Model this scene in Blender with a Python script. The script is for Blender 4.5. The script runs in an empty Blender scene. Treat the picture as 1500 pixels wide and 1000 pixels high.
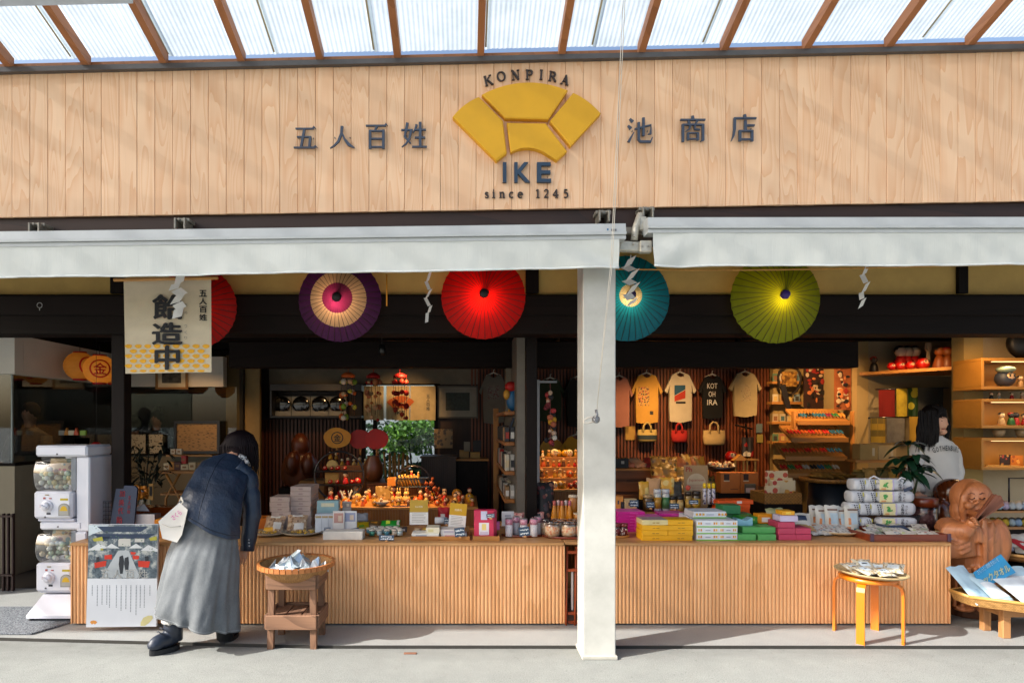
import bpy,math,random
from mathutils import Vector,Matrix,noise
R = random.Random(7)
PI = math.pi
S = bpy.context.scene
COL = S.collection
rad = math.radians

# ------------------------------------------------------------------ camera, light, exposure
F,PX,PY,EYE = 900.0,680.0,620.0,1.5           # focal length and centre of perspective in photo pixels, eye height
cam = bpy.data.cameras.new('camera'); cam.sensor_width = 36; cam.sensor_fit = 'HORIZONTAL'
cam.lens = F / 1500 * 36
cam.shift_x = (750 - PX) / 1500; cam.shift_y = (PY - 500) / 1500
cam.clip_start = .05; cam.clip_end = 600
camo = bpy.data.objects.new('camera',cam); COL.objects.link(camo)
camo.location = (0,0,EYE); camo.rotation_euler = (PI / 2,0,0)
S.camera = camo
SUN_D = Vector((.68,.275,-.53)).normalized()
EL = math.asin(-SUN_D.z)
W = bpy.data.worlds.new('World'); S.world = W; W.use_nodes = True
wn = W.node_tree.nodes; wl = W.node_tree.links
bg = wn['Background']; bg.inputs['Strength'].default_value = .15
sky = wn.new('ShaderNodeTexSky'); sky.sky_type = 'NISHITA'; sky.sun_disc = False
sky.sun_elevation = EL; sky.sun_rotation = math.atan2(-SUN_D.x,-SUN_D.y); sky.air_density = 1.0; sky.dust_density = 4.0; sky.ozone_density = 1.0
wl.new(sky.outputs[0],bg.inputs['Color'])
sun = bpy.data.lights.new('sun','SUN'); sun.energy = 4.6; sun.angle = rad(.6); sun.color = (1,.97,.92)
suno = bpy.data.objects.new('sun',sun); COL.objects.link(suno); suno.location = (-5,-3,9)
suno.rotation_euler = SUN_D.to_track_quat('-Z','Y').to_euler()
S.view_settings.view_transform = 'Standard'; S.view_settings.look = 'None'
S.view_settings.exposure = .85; S.view_settings.gamma = 1; S.view_settings.use_curve_mapping = False
S.render.engine = 'CYCLES'
S.cycles.max_bounces = 8; S.cycles.diffuse_bounces = 4; S.cycles.transparent_max_bounces = 12; S.cycles.transmission_bounces = 5
S.cycles.caustics_reflective = False; S.cycles.caustics_refractive = False
S.cycles.use_denoising = True
S.cycles.sample_clamp_indirect = 4

# ------------------------------------------------------------------ helpers
def P(px,py,Y):
    return Vector(((px - PX) / F * Y,Y,EYE - (py - PY) / F * Y))
def XX(px,Y): return (px - PX) / F * Y
def ZZ(py,Y): return EYE - (py - PY) / F * Y
def L(px,Y): return px * Y / F
def hexc(h):
    h = h.lstrip('#'); o = []
    for i in (0,2,4):
        c = int(h[i:i + 2],16) / 255
        o.append(c / 12.92 if c <= .04045 else ((c + .055) / 1.055) ** 2.4)
    return tuple(o)
def col(c):
    return hexc(c) if isinstance(c,str) else tuple(c)

class NT:
    def __init__(s,name):
        s.m = bpy.data.materials.new(name); s.m.use_nodes = True
        s.n = s.m.node_tree.nodes; s.l = s.m.node_tree.links
        s.b = s.n['Principled BSDF']; s.out = s.n['Material Output']
    def new(s,t,**k):
        o = s.n.new(t)
        for a,b in k.items(): setattr(o,a,b)
        return o
    def link(s,a,b): s.l.new(a,b)
    def coord(s,scale=(1,1,1),rnd=True):
        tc = s.new('ShaderNodeTexCoord'); mp = s.new('ShaderNodeMapping'); mp.inputs['Scale'].default_value = scale
        if rnd:
            oi = s.new('ShaderNodeObjectInfo'); mu = s.new('ShaderNodeVectorMath',operation='MULTIPLY_ADD')
            cx = s.new('ShaderNodeCombineXYZ')
            for i in range(3): s.link(oi.outputs['Random'],cx.inputs[i])
            mu.inputs[1].default_value = (7.3,11.7,5.1)
            s.link(cx.outputs[0],mu.inputs[0]); s.link(tc.outputs['Object'],mu.inputs[2])
            s.link(mu.outputs[0],mp.inputs[0])
        else: s.link(tc.outputs['Object'],mp.inputs[0])
        return mp.outputs[0]
    def noise(s,vec,scale,detail=3,rough=.55,dist=0):
        n = s.new('ShaderNodeTexNoise'); n.inputs['Scale'].default_value = scale; n.inputs['Detail'].default_value = detail
        n.inputs['Roughness'].default_value = rough; n.inputs['Distortion'].default_value = dist
        s.link(vec,n.inputs['Vector']); return n.outputs['Fac']
    def ramp(s,fac,stops):
        r = s.new('ShaderNodeValToRGB'); e = r.color_ramp.elements
        while len(e) < len(stops): e.new(.5)
        for i,(p,c) in enumerate(stops):
            e[i].position = p; e[i].color = (*col(c),1)
        s.link(fac,r.inputs[0]); return r.outputs[0]
    def mix(s,fac,a,b,mode='MIX'):
        m = s.new('ShaderNodeMix',data_type='RGBA',blend_type=mode)
        for k,v in ((0,fac),(6,a),(7,b)):
            if isinstance(v,(int,float)): m.inputs[k].default_value = v
            elif isinstance(v,tuple): m.inputs[k].default_value = (*v,1)
            else: s.link(v,m.inputs[k])
        return m.outputs[2]
    def bump(s,h,strength=.3,dist=.01):
        b = s.new('ShaderNodeBump'); b.inputs['Strength'].default_value = strength; b.inputs['Distance'].default_value = dist
        s.link(h,b.inputs['Height']); s.link(b.outputs[0],s.b.inputs['Normal'])
    def set(s,**k):
        for a,v in k.items():
            i = s.b.inputs[a.replace('_',' ')]
            if hasattr(v,'is_output') : s.link(v,i)
            else: i.default_value = (*v,1) if isinstance(v,tuple) and len(v) == 3 else v

_mc = {}
def M(c,rough=.55,metal=0,var=.10,ns=9,bump=.0,bs=120,coat=0,spec=None,sheen=0):
    """a plain painted / paper / cloth / plastic material with a little uneven tone and relief"""
    c = col(c); key = (c,rough,metal,var,ns,bump,bs,coat,spec)
    if key in _mc: return _mc[key]
    t = NT('surface')
    v = t.coord()
    f = t.noise(v,ns,4,.6)
    lo = tuple(max(0,x * (1 - var)) for x in c); hi = tuple(min(1,x * (1 + var)) for x in c)
    t.set(Base_Color=t.ramp(f,[(.3,lo),(.7,hi)]),Roughness=rough,Metallic=metal,Coat_Weight=coat)
    if spec is not None: t.set(Specular_IOR_Level=spec)
    if bump: t.bump(t.noise(v,bs,3),bump,.004)
    _mc[key] = t.m
    return t.m

def wood(c1,c2,rough=.5,axis=2,ring=38,var=.10,coat=0,fine=1.0,big=1.0):
    """sawn timber: long arches of early and late wood along one axis, fine fibre, each piece cut from another part of the log"""
    key = ('wood',col(c1),col(c2),rough,axis,ring,coat,fine,big)
    if key in _mc: return _mc[key]
    t = NT('timber')
    sc = [1,1,1]; sc[axis] = .11
    v = t.coord(tuple(sc))
    n1 = t.new('ShaderNodeTexNoise'); n1.inputs['Scale'].default_value = 3.2 * big; n1.inputs['Detail'].default_value = 2
    t.link(v,n1.inputs['Vector'])
    ad = t.new('ShaderNodeVectorMath',operation='MULTIPLY_ADD'); ad.inputs[1].default_value = (.30,.30,.30)
    t.link(n1.outputs['Color'],ad.inputs[0]); t.link(v,ad.inputs[2])
    w = t.new('ShaderNodeTexNoise'); w.inputs['Scale'].default_value = 2.3 * big; w.inputs['Detail'].default_value = 1
    t.link(ad.outputs[0],w.inputs['Vector'])
    m1 = t.new('ShaderNodeMath',operation='MULTIPLY'); m1.inputs[1].default_value = ring; t.link(w.outputs['Fac'],m1.inputs[0])
    fr = t.new('ShaderNodeMath',operation='FRACT'); t.link(m1.outputs[0],fr.inputs[0])
    pw = t.new('ShaderNodeMath',operation='POWER'); pw.inputs[1].default_value = 2.2; t.link(fr.outputs[0],pw.inputs[0])
    sf = [220 * fine] * 3; sf[axis] = 5
    fib = t.noise(t.coord(tuple(sf)),1,2)
    base = t.mix(pw.outputs[0],col(c1),col(c2))
    tone = t.noise(t.coord((1.5,1.5,1.5)),1.3,2)
    base = t.mix(.35,base,t.ramp(fib,[(.3,tuple(x * (1 - 2.2 * var) for x in col(c1))),(.7,tuple(min(1,x * (1 + var)) for x in col(c1)))]))
    oi = t.new('ShaderNodeObjectInfo')
    hs = t.new('ShaderNodeHueSaturation')
    mr = t.new('ShaderNodeMapRange'); mr.inputs[3].default_value = 1 - var; mr.inputs[4].default_value = 1 + var
    t.link(oi.outputs['Random'],mr.inputs[0]); t.link(mr.outputs[0],hs.inputs['Value']); t.link(base,hs.inputs['Color'])
    fin = t.mix(t.ramp(tone,[(.35,(0,0,0)),(.65,(.25,.25,.25))]),hs.outputs[0],tuple(x * .8 for x in col(c2)))
    t.set(Base_Color=fin,Roughness=rough,Coat_Weight=coat)
    t.bump(fib,.12,.002)
    _mc[key] = t.m
    return t.m

def dots(c0,cols,scale=40,size=.3,rough=.5,stretch=(1,1,1)):
    """printed sheet: ground colour with scattered little coloured marks"""
    key = ('dots',str(c0),str(cols),scale,size,stretch)
    if key in _mc: return _mc[key]
    t = NT('printed_sheet')
    v = t.coord(stretch)
    vo = t.new('ShaderNodeTexVoronoi'); vo.inputs['Scale'].default_value = scale; t.link(v,vo.inputs['Vector'])
    sep = t.new('ShaderNodeSeparateColor'); t.link(vo.outputs['Color'],sep.inputs[0])
    n = len(cols)
    rc = t.new('ShaderNodeValToRGB'); rc.color_ramp.interpolation = 'CONSTANT'; e = rc.color_ramp.elements
    while len(e) < n: e.new(.5)
    for i,c in enumerate(cols):
        e[i].position = i / n; e[i].color = (*col(c),1)
    t.link(sep.outputs[0],rc.inputs[0])
    lt = t.new('ShaderNodeMath',operation='LESS_THAN'); lt.inputs[1].default_value = size; t.link(vo.outputs['Distance'],lt.inputs[0])
    t.set(Base_Color=t.mix(lt.outputs[0],col(c0),rc.outputs[0]),Roughness=rough)
    _mc[key] = t.m
    return t.m

def clear(tint=(1,1,1),gloss=.12,rough=.05):
    """thin clear film or pane"""
    key = ('clear',tint,gloss,rough)
    if key in _mc: return _mc[key]
    t = NT('clear_film')
    tr = t.new('ShaderNodeBsdfTransparent'); tr.inputs[0].default_value = (*tint,1)
    gl = t.new('ShaderNodeBsdfGlossy'); gl.inputs['Roughness'].default_value = rough
    lw = t.new('ShaderNodeLayerWeight'); lw.inputs[0].default_value = .35
    mr = t.new('ShaderNodeMapRange'); mr.inputs[3].default_value = gloss * .35; mr.inputs[4].default_value = min(1,gloss * 3)
    t.link(lw.outputs['Facing'],mr.inputs[0])
    mx = t.new('ShaderNodeMixShader'); t.link(mr.outputs[0],mx.inputs[0]); t.link(tr.outputs[0],mx.inputs[1]); t.link(gl.outputs[0],mx.inputs[2])
    t.link(mx.outputs[0],t.out.inputs[0])
    _mc[key] = t.m
    return t.m

def thin(c,through=.5,rough=.7,var=.08,clearness=0.0):
    """paper or sheet that lets light through"""
    key = ('thin',col(c),through,clearness)
    if key in _mc: return _mc[key]
    t = NT('thin_sheet'); c = col(c)
    f = t.noise(t.coord(),14 if not clearness else 3,5,.65)
    cc = t.ramp(f,[(.3,tuple(x * (1 - var) for x in c)),(.7,tuple(min(1,x * (1 + var)) for x in c))])
    t.set(Base_Color=cc,Roughness=rough)
    tl = t.new('ShaderNodeBsdfTranslucent'); t.link(cc,tl.inputs[0])
    mx = t.new('ShaderNodeMixShader'); mx.inputs[0].default_value = through
    t.link(t.b.outputs[0],mx.inputs[1]); t.link(tl.outputs[0],mx.inputs[2])
    o = mx.outputs[0]
    if clearness:
        tr = t.new('ShaderNodeBsdfTransparent'); m2 = t.new('ShaderNodeMixShader'); m2.inputs[0].default_value = clearness
        t.link(o,m2.inputs[1]); t.link(tr.outputs[0],m2.inputs[2]); o = m2.outputs[0]
    t.link(o,t.out.inputs[0])
    _mc[key] = t.m
    return t.m

def glow(c,s):
    key = ('glow',col(c),s)
    if key in _mc: return _mc[key]
    t = NT('lamp_glow'); t.set(Base_Color=col(c),Emission_Color=col(c),Emission_Strength=s)
    _mc[key] = t.m
    return t.m

_gl = {}
def glyph(s,bold=0.0,ext=0.0):
    key = (s,bold,ext)
    if key in _gl: return _gl[key]
    if bold and any(ord(ch) > 0x2e80 for ch in s):          # heavy brush weight: the glyph laid down several times, a hair apart
        v0,f0,_ = glyph(s); vs,fs = [],[]
        for k,(dx,dy) in enumerate(((0,0),(1,0),(-1,0),(0,1),(0,-1),(.7,.7),(-.7,-.7))):
            o = len(vs); vs += [Vector((v.x + dx * bold,v.y + dy * bold * .8,.0003 * k)) for v in v0]; fs += [tuple(i + o for i in f) for f in f0]
        _gl[key] = (vs,fs,(min(v.x for v in vs),max(v.x for v in vs),min(v.y for v in vs),max(v.y for v in vs))); return _gl[key]
    cu = bpy.data.curves.new('lettering','FONT'); cu.body = s; cu.size = 1; cu.resolution_u = 2; cu.offset = bold; cu.extrude = ext
    o = bpy.data.objects.new('lettering',cu)
    me = o.to_mesh()
    vs = [v.co.copy() for v in me.vertices]; fs = [tuple(p.vertices) for p in me.polygons]
    o.to_mesh_clear(); bpy.data.objects.remove(o); bpy.data.curves.remove(cu)
    if not vs: vs = [Vector((0,0,0))] * 3; fs = [(0,1,2)]
    b = (min(v.x for v in vs),max(v.x for v in vs),min(v.y for v in vs),max(v.y for v in vs))
    _gl[key] = (vs,fs,b)
    return _gl[key]

_CB = [(i,j,k) for i in (-1,1) for j in (-1,1) for k in (-1,1)]
class MB:
    """collects shapes and links them as ONE mesh object"""
    def __init__(s): s.v = []; s.f = []; s.m = []; s.sm = []; s.cur = 0
    def mat(s,i): s.cur = i; return s
    def add(s,vs,fs,smooth=False):
        o = len(s.v); s.v += [tuple(v) for v in vs]
        for f in fs: s.f.append(tuple(i + o for i in f)); s.m.append(s.cur); s.sm.append(smooth)
        return s
    def obox(s,c,size,rot=None,ch=0.0):
        c = Vector(c); h = [x / 2 for x in size]; ch = min(ch,min(h) * .9)
        if ch <= 0:
            vs = [Vector((i * h[0],j * h[1],k * h[2])) for i,j,k in _CB]
            fs = [(0,1,3,2),(4,6,7,5),(0,4,5,1),(2,3,7,6),(0,2,6,4),(1,5,7,3)]
        else:
            vs = []; ix = {}
            for n,k in enumerate(_CB):
                for a in range(3):
                    ix[(k,a)] = len(vs)
                    vs.append(Vector([k[q] * (h[q] - (0 if q == a else ch)) for q in range(3)]))
            fs = []
            for a in range(3):
                b,d = (a + 1) % 3,(a + 2) % 3
                for sg in (-1,1):
                    def K(p,q):
                        k = [0,0,0]; k[a] = sg; k[b] = p; k[d] = q; return tuple(k)
                    fs.append([ix[(K(p,q),a)] for p,q in ((-1,-1),(1,-1),(1,1),(-1,1))])
                for p in (-1,1):
                    for q in (-1,1):
                        def K2(t):
                            k = [0,0,0]; k[a] = t; k[b] = p; k[d] = q; return tuple(k)
                        fs.append([ix[(K2(-1),b)],ix[(K2(1),b)],ix[(K2(1),d)],ix[(K2(-1),d)]])
            for k in _CB: fs.append([ix[(k,0)],ix[(k,1)],ix[(k,2)]])
            for i,f in enumerate(fs):
                n = (vs[f[1]] - vs[f[0]]).cross(vs[f[2]] - vs[f[0]]); m = sum((vs[q] for q in f),Vector()) / len(f)
                if n.dot(m) < 0: fs[i] = f[::-1]
        if rot is not None: vs = [rot @ v for v in vs]
        return s.add([v + c for v in vs],fs)
    def box(s,x0,x1,y0,y1,z0,z1,ch=0.0):
        return s.obox(((x0 + x1) / 2,(y0 + y1) / 2,(z0 + z1) / 2),(abs(x1 - x0),abs(y1 - y0),abs(z1 - z0)),None,ch)
    def tube(s,pts,r,n=8,cap=True):
        pts = [Vector(p) for p in pts]; k = len(pts)
        rs = r if isinstance(r,(list,tuple)) else [r] * k
        vs = []; up = None
        for i,p in enumerate(pts):
            t = (pts[min(i + 1,k - 1)] - pts[max(i - 1,0)]).normalized()
            if up is None: up = Vector((0,0,1)) if abs(t.z) < .9 else Vector((0,1,0))
            a = t.cross(up)
            if a.length < 1e-5: a = t.cross(Vector((1,0,0)))
            a.normalize(); b = a.cross(t); up = b
            for j in range(n):
                g = 2 * PI * j / n; vs.append(p + (a * math.cos(g) + b * math.sin(g)) * rs[i])
        fs = [(i * n + j,i * n + (j + 1) % n,(i + 1) * n + (j + 1) % n,(i + 1) * n + j) for i in range(k - 1) for j in range(n)]
        if cap: fs += [tuple(range(n))[::-1],tuple(range((k - 1) * n,k * n))]
        return s.add(vs,fs,True)
    def lathe(s,prof,c=(0,0,0),n=16,rot=None,smooth=True,sx=1,sy=1):
        c = Vector(c); k = len(prof); vs = []
        for r,z in prof:
            for j in range(n):
                g = 2 * PI * j / n; v = Vector((r * math.cos(g) * sx,r * math.sin(g) * sy,z))
                vs.append((rot @ v if rot is not None else v) + c)
        fs = [(i * n + j,i * n + (j + 1) % n,(i + 1) * n + (j + 1) % n,(i + 1) * n + j) for i in range(k - 1) for j in range(n)]
        if prof[0][0] > 1e-5: fs.append(tuple(range(n))[::-1])
        if prof[-1][0] > 1e-5: fs.append(tuple(range((k - 1) * n,k * n)))
        return s.add(vs,fs,smooth)
    def cyl(s,c,r,h,n=14,rot=None):
        b = min(r,h) * .08
        return s.lathe([(r - b,0),(r,b),(r,h - b),(r - b,h)],c,n,rot)
    def ell(s,c,r,nu=12,nv=7,rot=None):
        if isinstance(r,(int,float)): r = (r,r,r)
        c = Vector(c); vs = []
        for i in range(nv + 1):
            a = PI * i / nv - PI / 2
            for j in range(nu):
                g = 2 * PI * j / nu
                v = Vector((r[0] * math.cos(a) * math.cos(g),r[1] * math.cos(a) * math.sin(g),r[2] * math.sin(a)))
                vs.append((rot @ v if rot is not None else v) + c)
        fs = [(i * nu + j,i * nu + (j + 1) % nu,(i + 1) * nu + (j + 1) % nu,(i + 1) * nu + j) for i in range(nv) for j in range(nu)]
        return s.add(vs,fs,True)
    def prism(s,poly,y0,y1,smooth=False):
        """an outline in x, z given thickness from y0 (front) to y1"""
        n = len(poly); vs = [(x,y0,z) for x,z in poly] + [(x,y1,z) for x,z in poly]
        fs = [tuple(range(n)),tuple(range(2 * n - 1,n - 1,-1))] + [(i,i + n,(i + 1) % n + n,(i + 1) % n) for i in range(n)]
        return s.add(vs,fs)
    def quad(s,*p): return s.add(p,[tuple(range(len(p)))])
    def loft(s,secs,n=24,fold=None,cap=True):
        """secs: (centre, u, v) half-axes; fold(i, angle) scales the radius"""
        vs = []; k = len(secs)
        for i,(c,u,v) in enumerate(secs):
            c,u,v = Vector(c),Vector(u),Vector(v)
            for j in range(n):
                g = 2 * PI * j / n; q = fold(i,g) if fold else 1
                vs.append(c + (u * math.cos(g) + v * math.sin(g)) * q)
        fs = [(i * n + j,i * n + (j + 1) % n,(i + 1) * n + (j + 1) % n,(i + 1) * n + j) for i in range(k - 1) for j in range(n)]
        if cap: fs += [tuple(range(n))[::-1],tuple(range((k - 1) * n,k * n))]
        return s.add(vs,fs,True)
    def text(s,t,cx,cz,w,h,y,depth=0.0,bold=0.0,rot=0.0,keep=True):
        """lettering facing the street, fitted into w by h"""
        vs,fs,b = glyph(t,bold,.5 if depth else 0)
        bw,bh = max(b[1] - b[0],1e-4),max(b[3] - b[2],1e-4)
        if w is None: w = bw * h / bh
        if h is None: h = bh * w / bw
        c,sn = math.cos(rot),math.sin(rot); o = []
        for v in vs:
            x = ((v.x - b[0]) / bw - .5) * w; z = ((v.y - b[2]) / bh - .5) * h
            o.append((cx + x * c - z * sn,y - (v.z + .5) * depth if depth else y - v.z,cz + x * sn + z * c))
        return s.add(o,fs)
    def xf(s,mat,a=0):
        s.v[a:] = [tuple(mat @ Vector(v)) for v in s.v[a:]]; return s
    def build(s,name,mats,parent=None,local=False,mesh_only=False):
        me = bpy.data.meshes.new(name); me.from_pydata(s.v,[],s.f)
        for m in (mats if isinstance(mats,(list,tuple)) else [mats]): me.materials.append(m)
        me.polygons.foreach_set('material_index',s.m); me.polygons.foreach_set('use_smooth',s.sm); me.update()
        if parent is not None and not local: me.transform(root_mat(parent).inverted())
        if mesh_only: return me
        return link(name,me,parent)

def link(name,me,parent=None):
    o = bpy.data.objects.new(name,me); COL.objects.link(o)
    if parent is not None: o.parent = parent
    return o
def root_mat(o):
    while o.parent is not None: o = o.parent
    return Matrix.LocRotScale(o.location,o.rotation_euler,o.scale)
def tag(o,label=None,cat=None,group=None,kind=None):
    for k,v in (('label',label),('category',cat),('group',group),('kind',kind)):
        if v: o[k] = v
    return o
def thing(name,label,cat,loc=(0,0,0),rz=0,group=None):
    o = bpy.data.objects.new(name,None); COL.objects.link(o); o.location = loc; o.rotation_euler = (0,0,rz); o.empty_display_size = .1
    return tag(o,label,cat,group)
def rebase(o,base):
    """move a single-mesh thing's origin to its base"""
    base = Vector(base); o.data.transform(Matrix.Translation(-base)); o.location = base; return o
def copy_tree(o,parent=None,loc=None,rz=None,label=None):
    c = o.copy(); COL.objects.link(c); c.parent = parent
    if loc is not None: c.location = loc
    if rz is not None: c.rotation_euler = (0,0,rz)
    if label: c['label'] = label
    for ch in list(o.children): copy_tree(ch,c)
    return c
def rotz(a): return Matrix.Rotation(a,3,'Z')
def rotx(a): return Matrix.Rotation(a,3,'X')
def roty(a): return Matrix.Rotation(a,3,'Y')

TMP = bpy.data.scenes.new('workbench')
def solid(mb,mods):
    """run modifiers on collected shapes and give the resulting vertices and faces back in a new MB"""
    me = mb.build('w',[],mesh_only=True) if isinstance(mb,MB) else mb
    o = bpy.data.objects.new('w',me); TMP.collection.objects.link(o)
    for t,kw in mods:
        m = o.modifiers.new(t,t)
        for a,b in kw.items(): setattr(m,a,b)
    vl = TMP.view_layers[0]; vl.update(); dg = vl.depsgraph; dg.update()
    e = o.evaluated_get(dg).to_mesh()
    r = MB(); r.add([v.co.copy() for v in e.vertices],[tuple(p.vertices) for p in e.polygons],True)
    o.evaluated_get(dg).to_mesh_clear(); bpy.data.objects.remove(o); bpy.data.meshes.remove(me)
    return r
def melt(mb,voxel=.01,smooth=3):
    return solid(mb,[('REMESH',dict(mode='VOXEL',voxel_size=voxel)),('SMOOTH',dict(factor=.5,iterations=smooth))])
def skin(joints,bones,root,sub=1):
    """a continuous body grown round a skeleton: joints name -> (position, radius)"""
    names = list(joints); ix = {n: i for i,n in enumerate(names)}
    me = bpy.data.meshes.new('w'); me.from_pydata([joints[n][0] for n in names],[(ix[a],ix[b]) for a,b in bones],[])
    o = bpy.data.objects.new('w',me); TMP.collection.objects.link(o)
    o.modifiers.new('k','SKIN'); o.modifiers['k'].branch_smoothing = .6
    m = o.modifiers.new('s','SUBSURF'); m.levels = sub; m.render_levels = sub
    sv = me.skin_vertices[0].data if me.skin_vertices else None
    if sv is None:
        raise RuntimeError('no skin layer')
    for n,i in ix.items():
        r = joints[n][1]; sv[i].radius = (r,r) if not isinstance(r,tuple) else r; sv[i].use_root = n == root
    vl = TMP.view_layers[0]; vl.update(); dg = vl.depsgraph; dg.update()
    e = o.evaluated_get(dg).to_mesh()
    r = MB(); r.add([v.co.copy() for v in e.vertices],[tuple(p.vertices) for p in e.polygons],True)
    o.evaluated_get(dg).to_mesh_clear(); bpy.data.objects.remove(o); bpy.data.meshes.remove(me)
    return r
ORD = ['topmost','second from the top','third from the top','fourth from the top','fifth from the top','sixth from the top','seventh from the top','eighth from the top','ninth from the top','tenth from the top']
NTH = ['first','second','third','fourth','fifth','sixth','seventh','eighth','ninth','tenth','eleventh','twelfth','thirteenth','fourteenth','fifteenth','sixteenth']

# ------------------------------------------------------------------ shared materials
HINOKI = wood('#efc8a2','#dfa677',.55,2,22,.04,fine=.8,big=1.7)
SLAT = wood('#edb580','#d79c66',.5,2,10,.06)
TOPW = wood('#c3935f','#a9743f',.45,0,14,.06)
RAFT = wood('#a86e44','#8a5632',.55,1,12,.1)
DARKW = wood('#191210','#0f0b0a',.6,0,14,.2)
DARKV = wood('#1b1412','#100c0b',.5,2,14,.2)
OLDW = wood('#946d52','#5a3e2d',.75,0,40,.14)
OLDV = wood('#8c674d','#5a3e2d',.75,2,40,.14)
SHELFW = wood('#b9803f','#96602a',.5,0,14,.08)
SHELFV = wood('#b9803f','#96602a',.5,2,14,.08)
ORANGEW = wood('#e07c10','#cc6a08',.3,2,10,.05,coat=.4)
REDW = wood('#7a3218','#54200f',.35,0,14,.1,coat=.3)
WHITE = M('#e9e8e4',.5,var=.04)
for w_ in (DARKW,DARKV): w_.node_tree.nodes['Principled BSDF'].inputs['Specular IOR Level'].default_value = .12
PAPER = M('#eceae6',.7,var=.03)
CREAMP = M('#e0d2b4',.8,var=.05)
NAVY = M('#2a3a52',.5)
INK = M('#1c222c',.5)
STEEL = M('#a9aaa8',.3,.9,.06)
BLACK = M('#0c0c0e',.5)

def concrete(c,name,stain=.28,big=.6,rough=.85):
    t = NT(name); v = t.coord(rnd=False); c = col(c)
    a = t.noise(v,big,5,.62); b = t.noise(v,7,5,.65); g = t.noise(v,160,2,.6)
    base = t.ramp(a,[(.32,tuple(x * (1 - stain) for x in c)),(.68,tuple(x * (1 + stain * .5) for x in c))])
    base = t.mix(.5,base,t.ramp(b,[(.3,tuple(x * .72 for x in c)),(.7,tuple(min(1,x * 1.18) for x in c))]))
    base = t.mix(.5,base,t.ramp(g,[(.35,tuple(x * .55 for x in c)),(.65,tuple(min(1,x * 1.3) for x in c))]))
    vo = t.new('ShaderNodeTexVoronoi'); vo.feature = 'DISTANCE_TO_EDGE'; vo.inputs['Scale'].default_value = .33
    ds = t.new('ShaderNodeVectorMath',operation='MULTIPLY_ADD'); ds.inputs[1].default_value = (.5,.5,.5)
    nn = t.new('ShaderNodeTexNoise'); nn.inputs['Scale'].default_value = 2.2; nn.inputs['Detail'].default_value = 6; t.link(v,nn.inputs['Vector'])
    t.link(nn.outputs['Color'],ds.inputs[0]); t.link(v,ds.inputs[2]); t.link(ds.outputs[0],vo.inputs['Vector'])
    cr = t.ramp(vo.outputs['Distance'],[(0,(1,1,1)),(.0022,(0,0,0))])
    base = t.mix(t.mix(1.0,cr,(.14,.14,.14),'MULTIPLY'),base,tuple(x * .4 for x in c))
    if name.startswith('street'):                       # grit and damp dirt caught along the drain gap
        sx = t.new('ShaderNodeSeparateXYZ'); t.link(v,sx.inputs[0]); mr = t.new('ShaderNodeMapRange'); mr.inputs[1].default_value = 3.78; mr.inputs[2].default_value = 4.16; t.link(sx.outputs[1],mr.inputs[0])
        mm = t.new('ShaderNodeMath',operation='MULTIPLY'); t.link(mr.outputs[0],mm.inputs[0]); t.link(t.noise(t.coord((1,2.5,1),False),3.5,6,.7),mm.inputs[1])
        base = t.mix(t.ramp(mm.outputs[0],[(.12,(0,0,0)),(.62,(.6,.6,.6))]),base,tuple(x * .45 for x in c))
        sp = t.noise(v,55,2,.5); base = t.mix(t.ramp(sp,[(.68,(0,0,0)),(.72,(.5,.5,.5))]),base,tuple(x * .4 for x in c))
    t.set(Base_Color=base,Roughness=rough)
    t.bump(t.mix(.5,b,g),.6,.008)
    return t.m

# ------------------------------------------------------------------ ground
KERB = [(-9,4.60),(-3.26,4.313),(-1.6,4.20),(-1.0,4.16),(4,4.154),(14,4.16)]
def struct(name,mb,mats): return tag(mb.build(name,mats),kind='structure')
m = MB()
n = len(KERB)
gx = [(-200,4.6)] + KERB + [(200,4.16)]
for (x0,y0),(x1,y1) in zip(gx,gx[1:]):
    m.quad((x0,-200,-.012),(x1,-200,-.012),(x1,y1 - .03,-.012),(x0,y0 - .03,-.012))
struct('street',m,concrete('#959792','street_concrete',.6))
m = MB()                                            # drain gap between street and shop floor
for (x0,y0),(x1,y1) in zip(gx,gx[1:]):
    m.quad((x0,y0 - .03,-.012),(x1,y1 - .03,-.012),(x1,y1 - .03,-.06),(x0,y0 - .03,-.06))
    m.quad((x0,y0 - .03,-.06),(x1,y1 - .03,-.06),(x1,y1 + .01,-.06),(x0,y0 + .01,-.06))
    m.quad((x0,y0 + .0,-.06),(x1,y1 + .0,-.06),(x1,y1 + .0,0),(x0,y0 + .0,0))
struct('drain_gap',m,M('#3a3833',.8))
m = MB()
for (x0,y0),(x1,y1) in zip(gx,gx[1:]):
    m.quad((x0,y0,0),(x1,y1,0),(x1,5.6,0),(x0,5.6,0))
struct('shop_floor',m,concrete('#9c9d9a','floor_concrete',.12,1.2,.6))
m = MB(); m.quad((-200,5.6,0),(200,5.6,0),(200,14,0),(-200,14,0)); struct('inner_floor',m,M('#3d362f',.6,0,.15,3))
m = MB()
for (x0,y0),(x1,y1) in (((-200,14),(200,14)),): m.quad((x0,14,0),(x1,14,0),(200,300,0),(-200,300,0))
struct('back_ground',m,M('#5b5348',.9))
def rust_lid(px,py,w,d):
    Y = 1350 / (py - 620); m = MB(); m.box(XX(px,Y) - w / 2,XX(px,Y) + w / 2,Y - d / 2,Y + d / 2,-.013,-.007,.002)
    o = rebase(m.build('drain_lid',M('#8a5f4a',.8,.3,.3,40)),(XX(px,Y),Y,-.012)); tag(o,'small rusty drain lid set in the street concrete','drain lid')
rust_lid(601,954,.085,.03)
m = MB(); Ym = 4.34
m.box(-4.6,XX(48,Ym) - .02,4.36,5.0,.001,.014,.004)
m.v = [(x + (y - 4.36) * .45 if x > -4 else x,y,z) for x,y,z in m.v]
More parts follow.
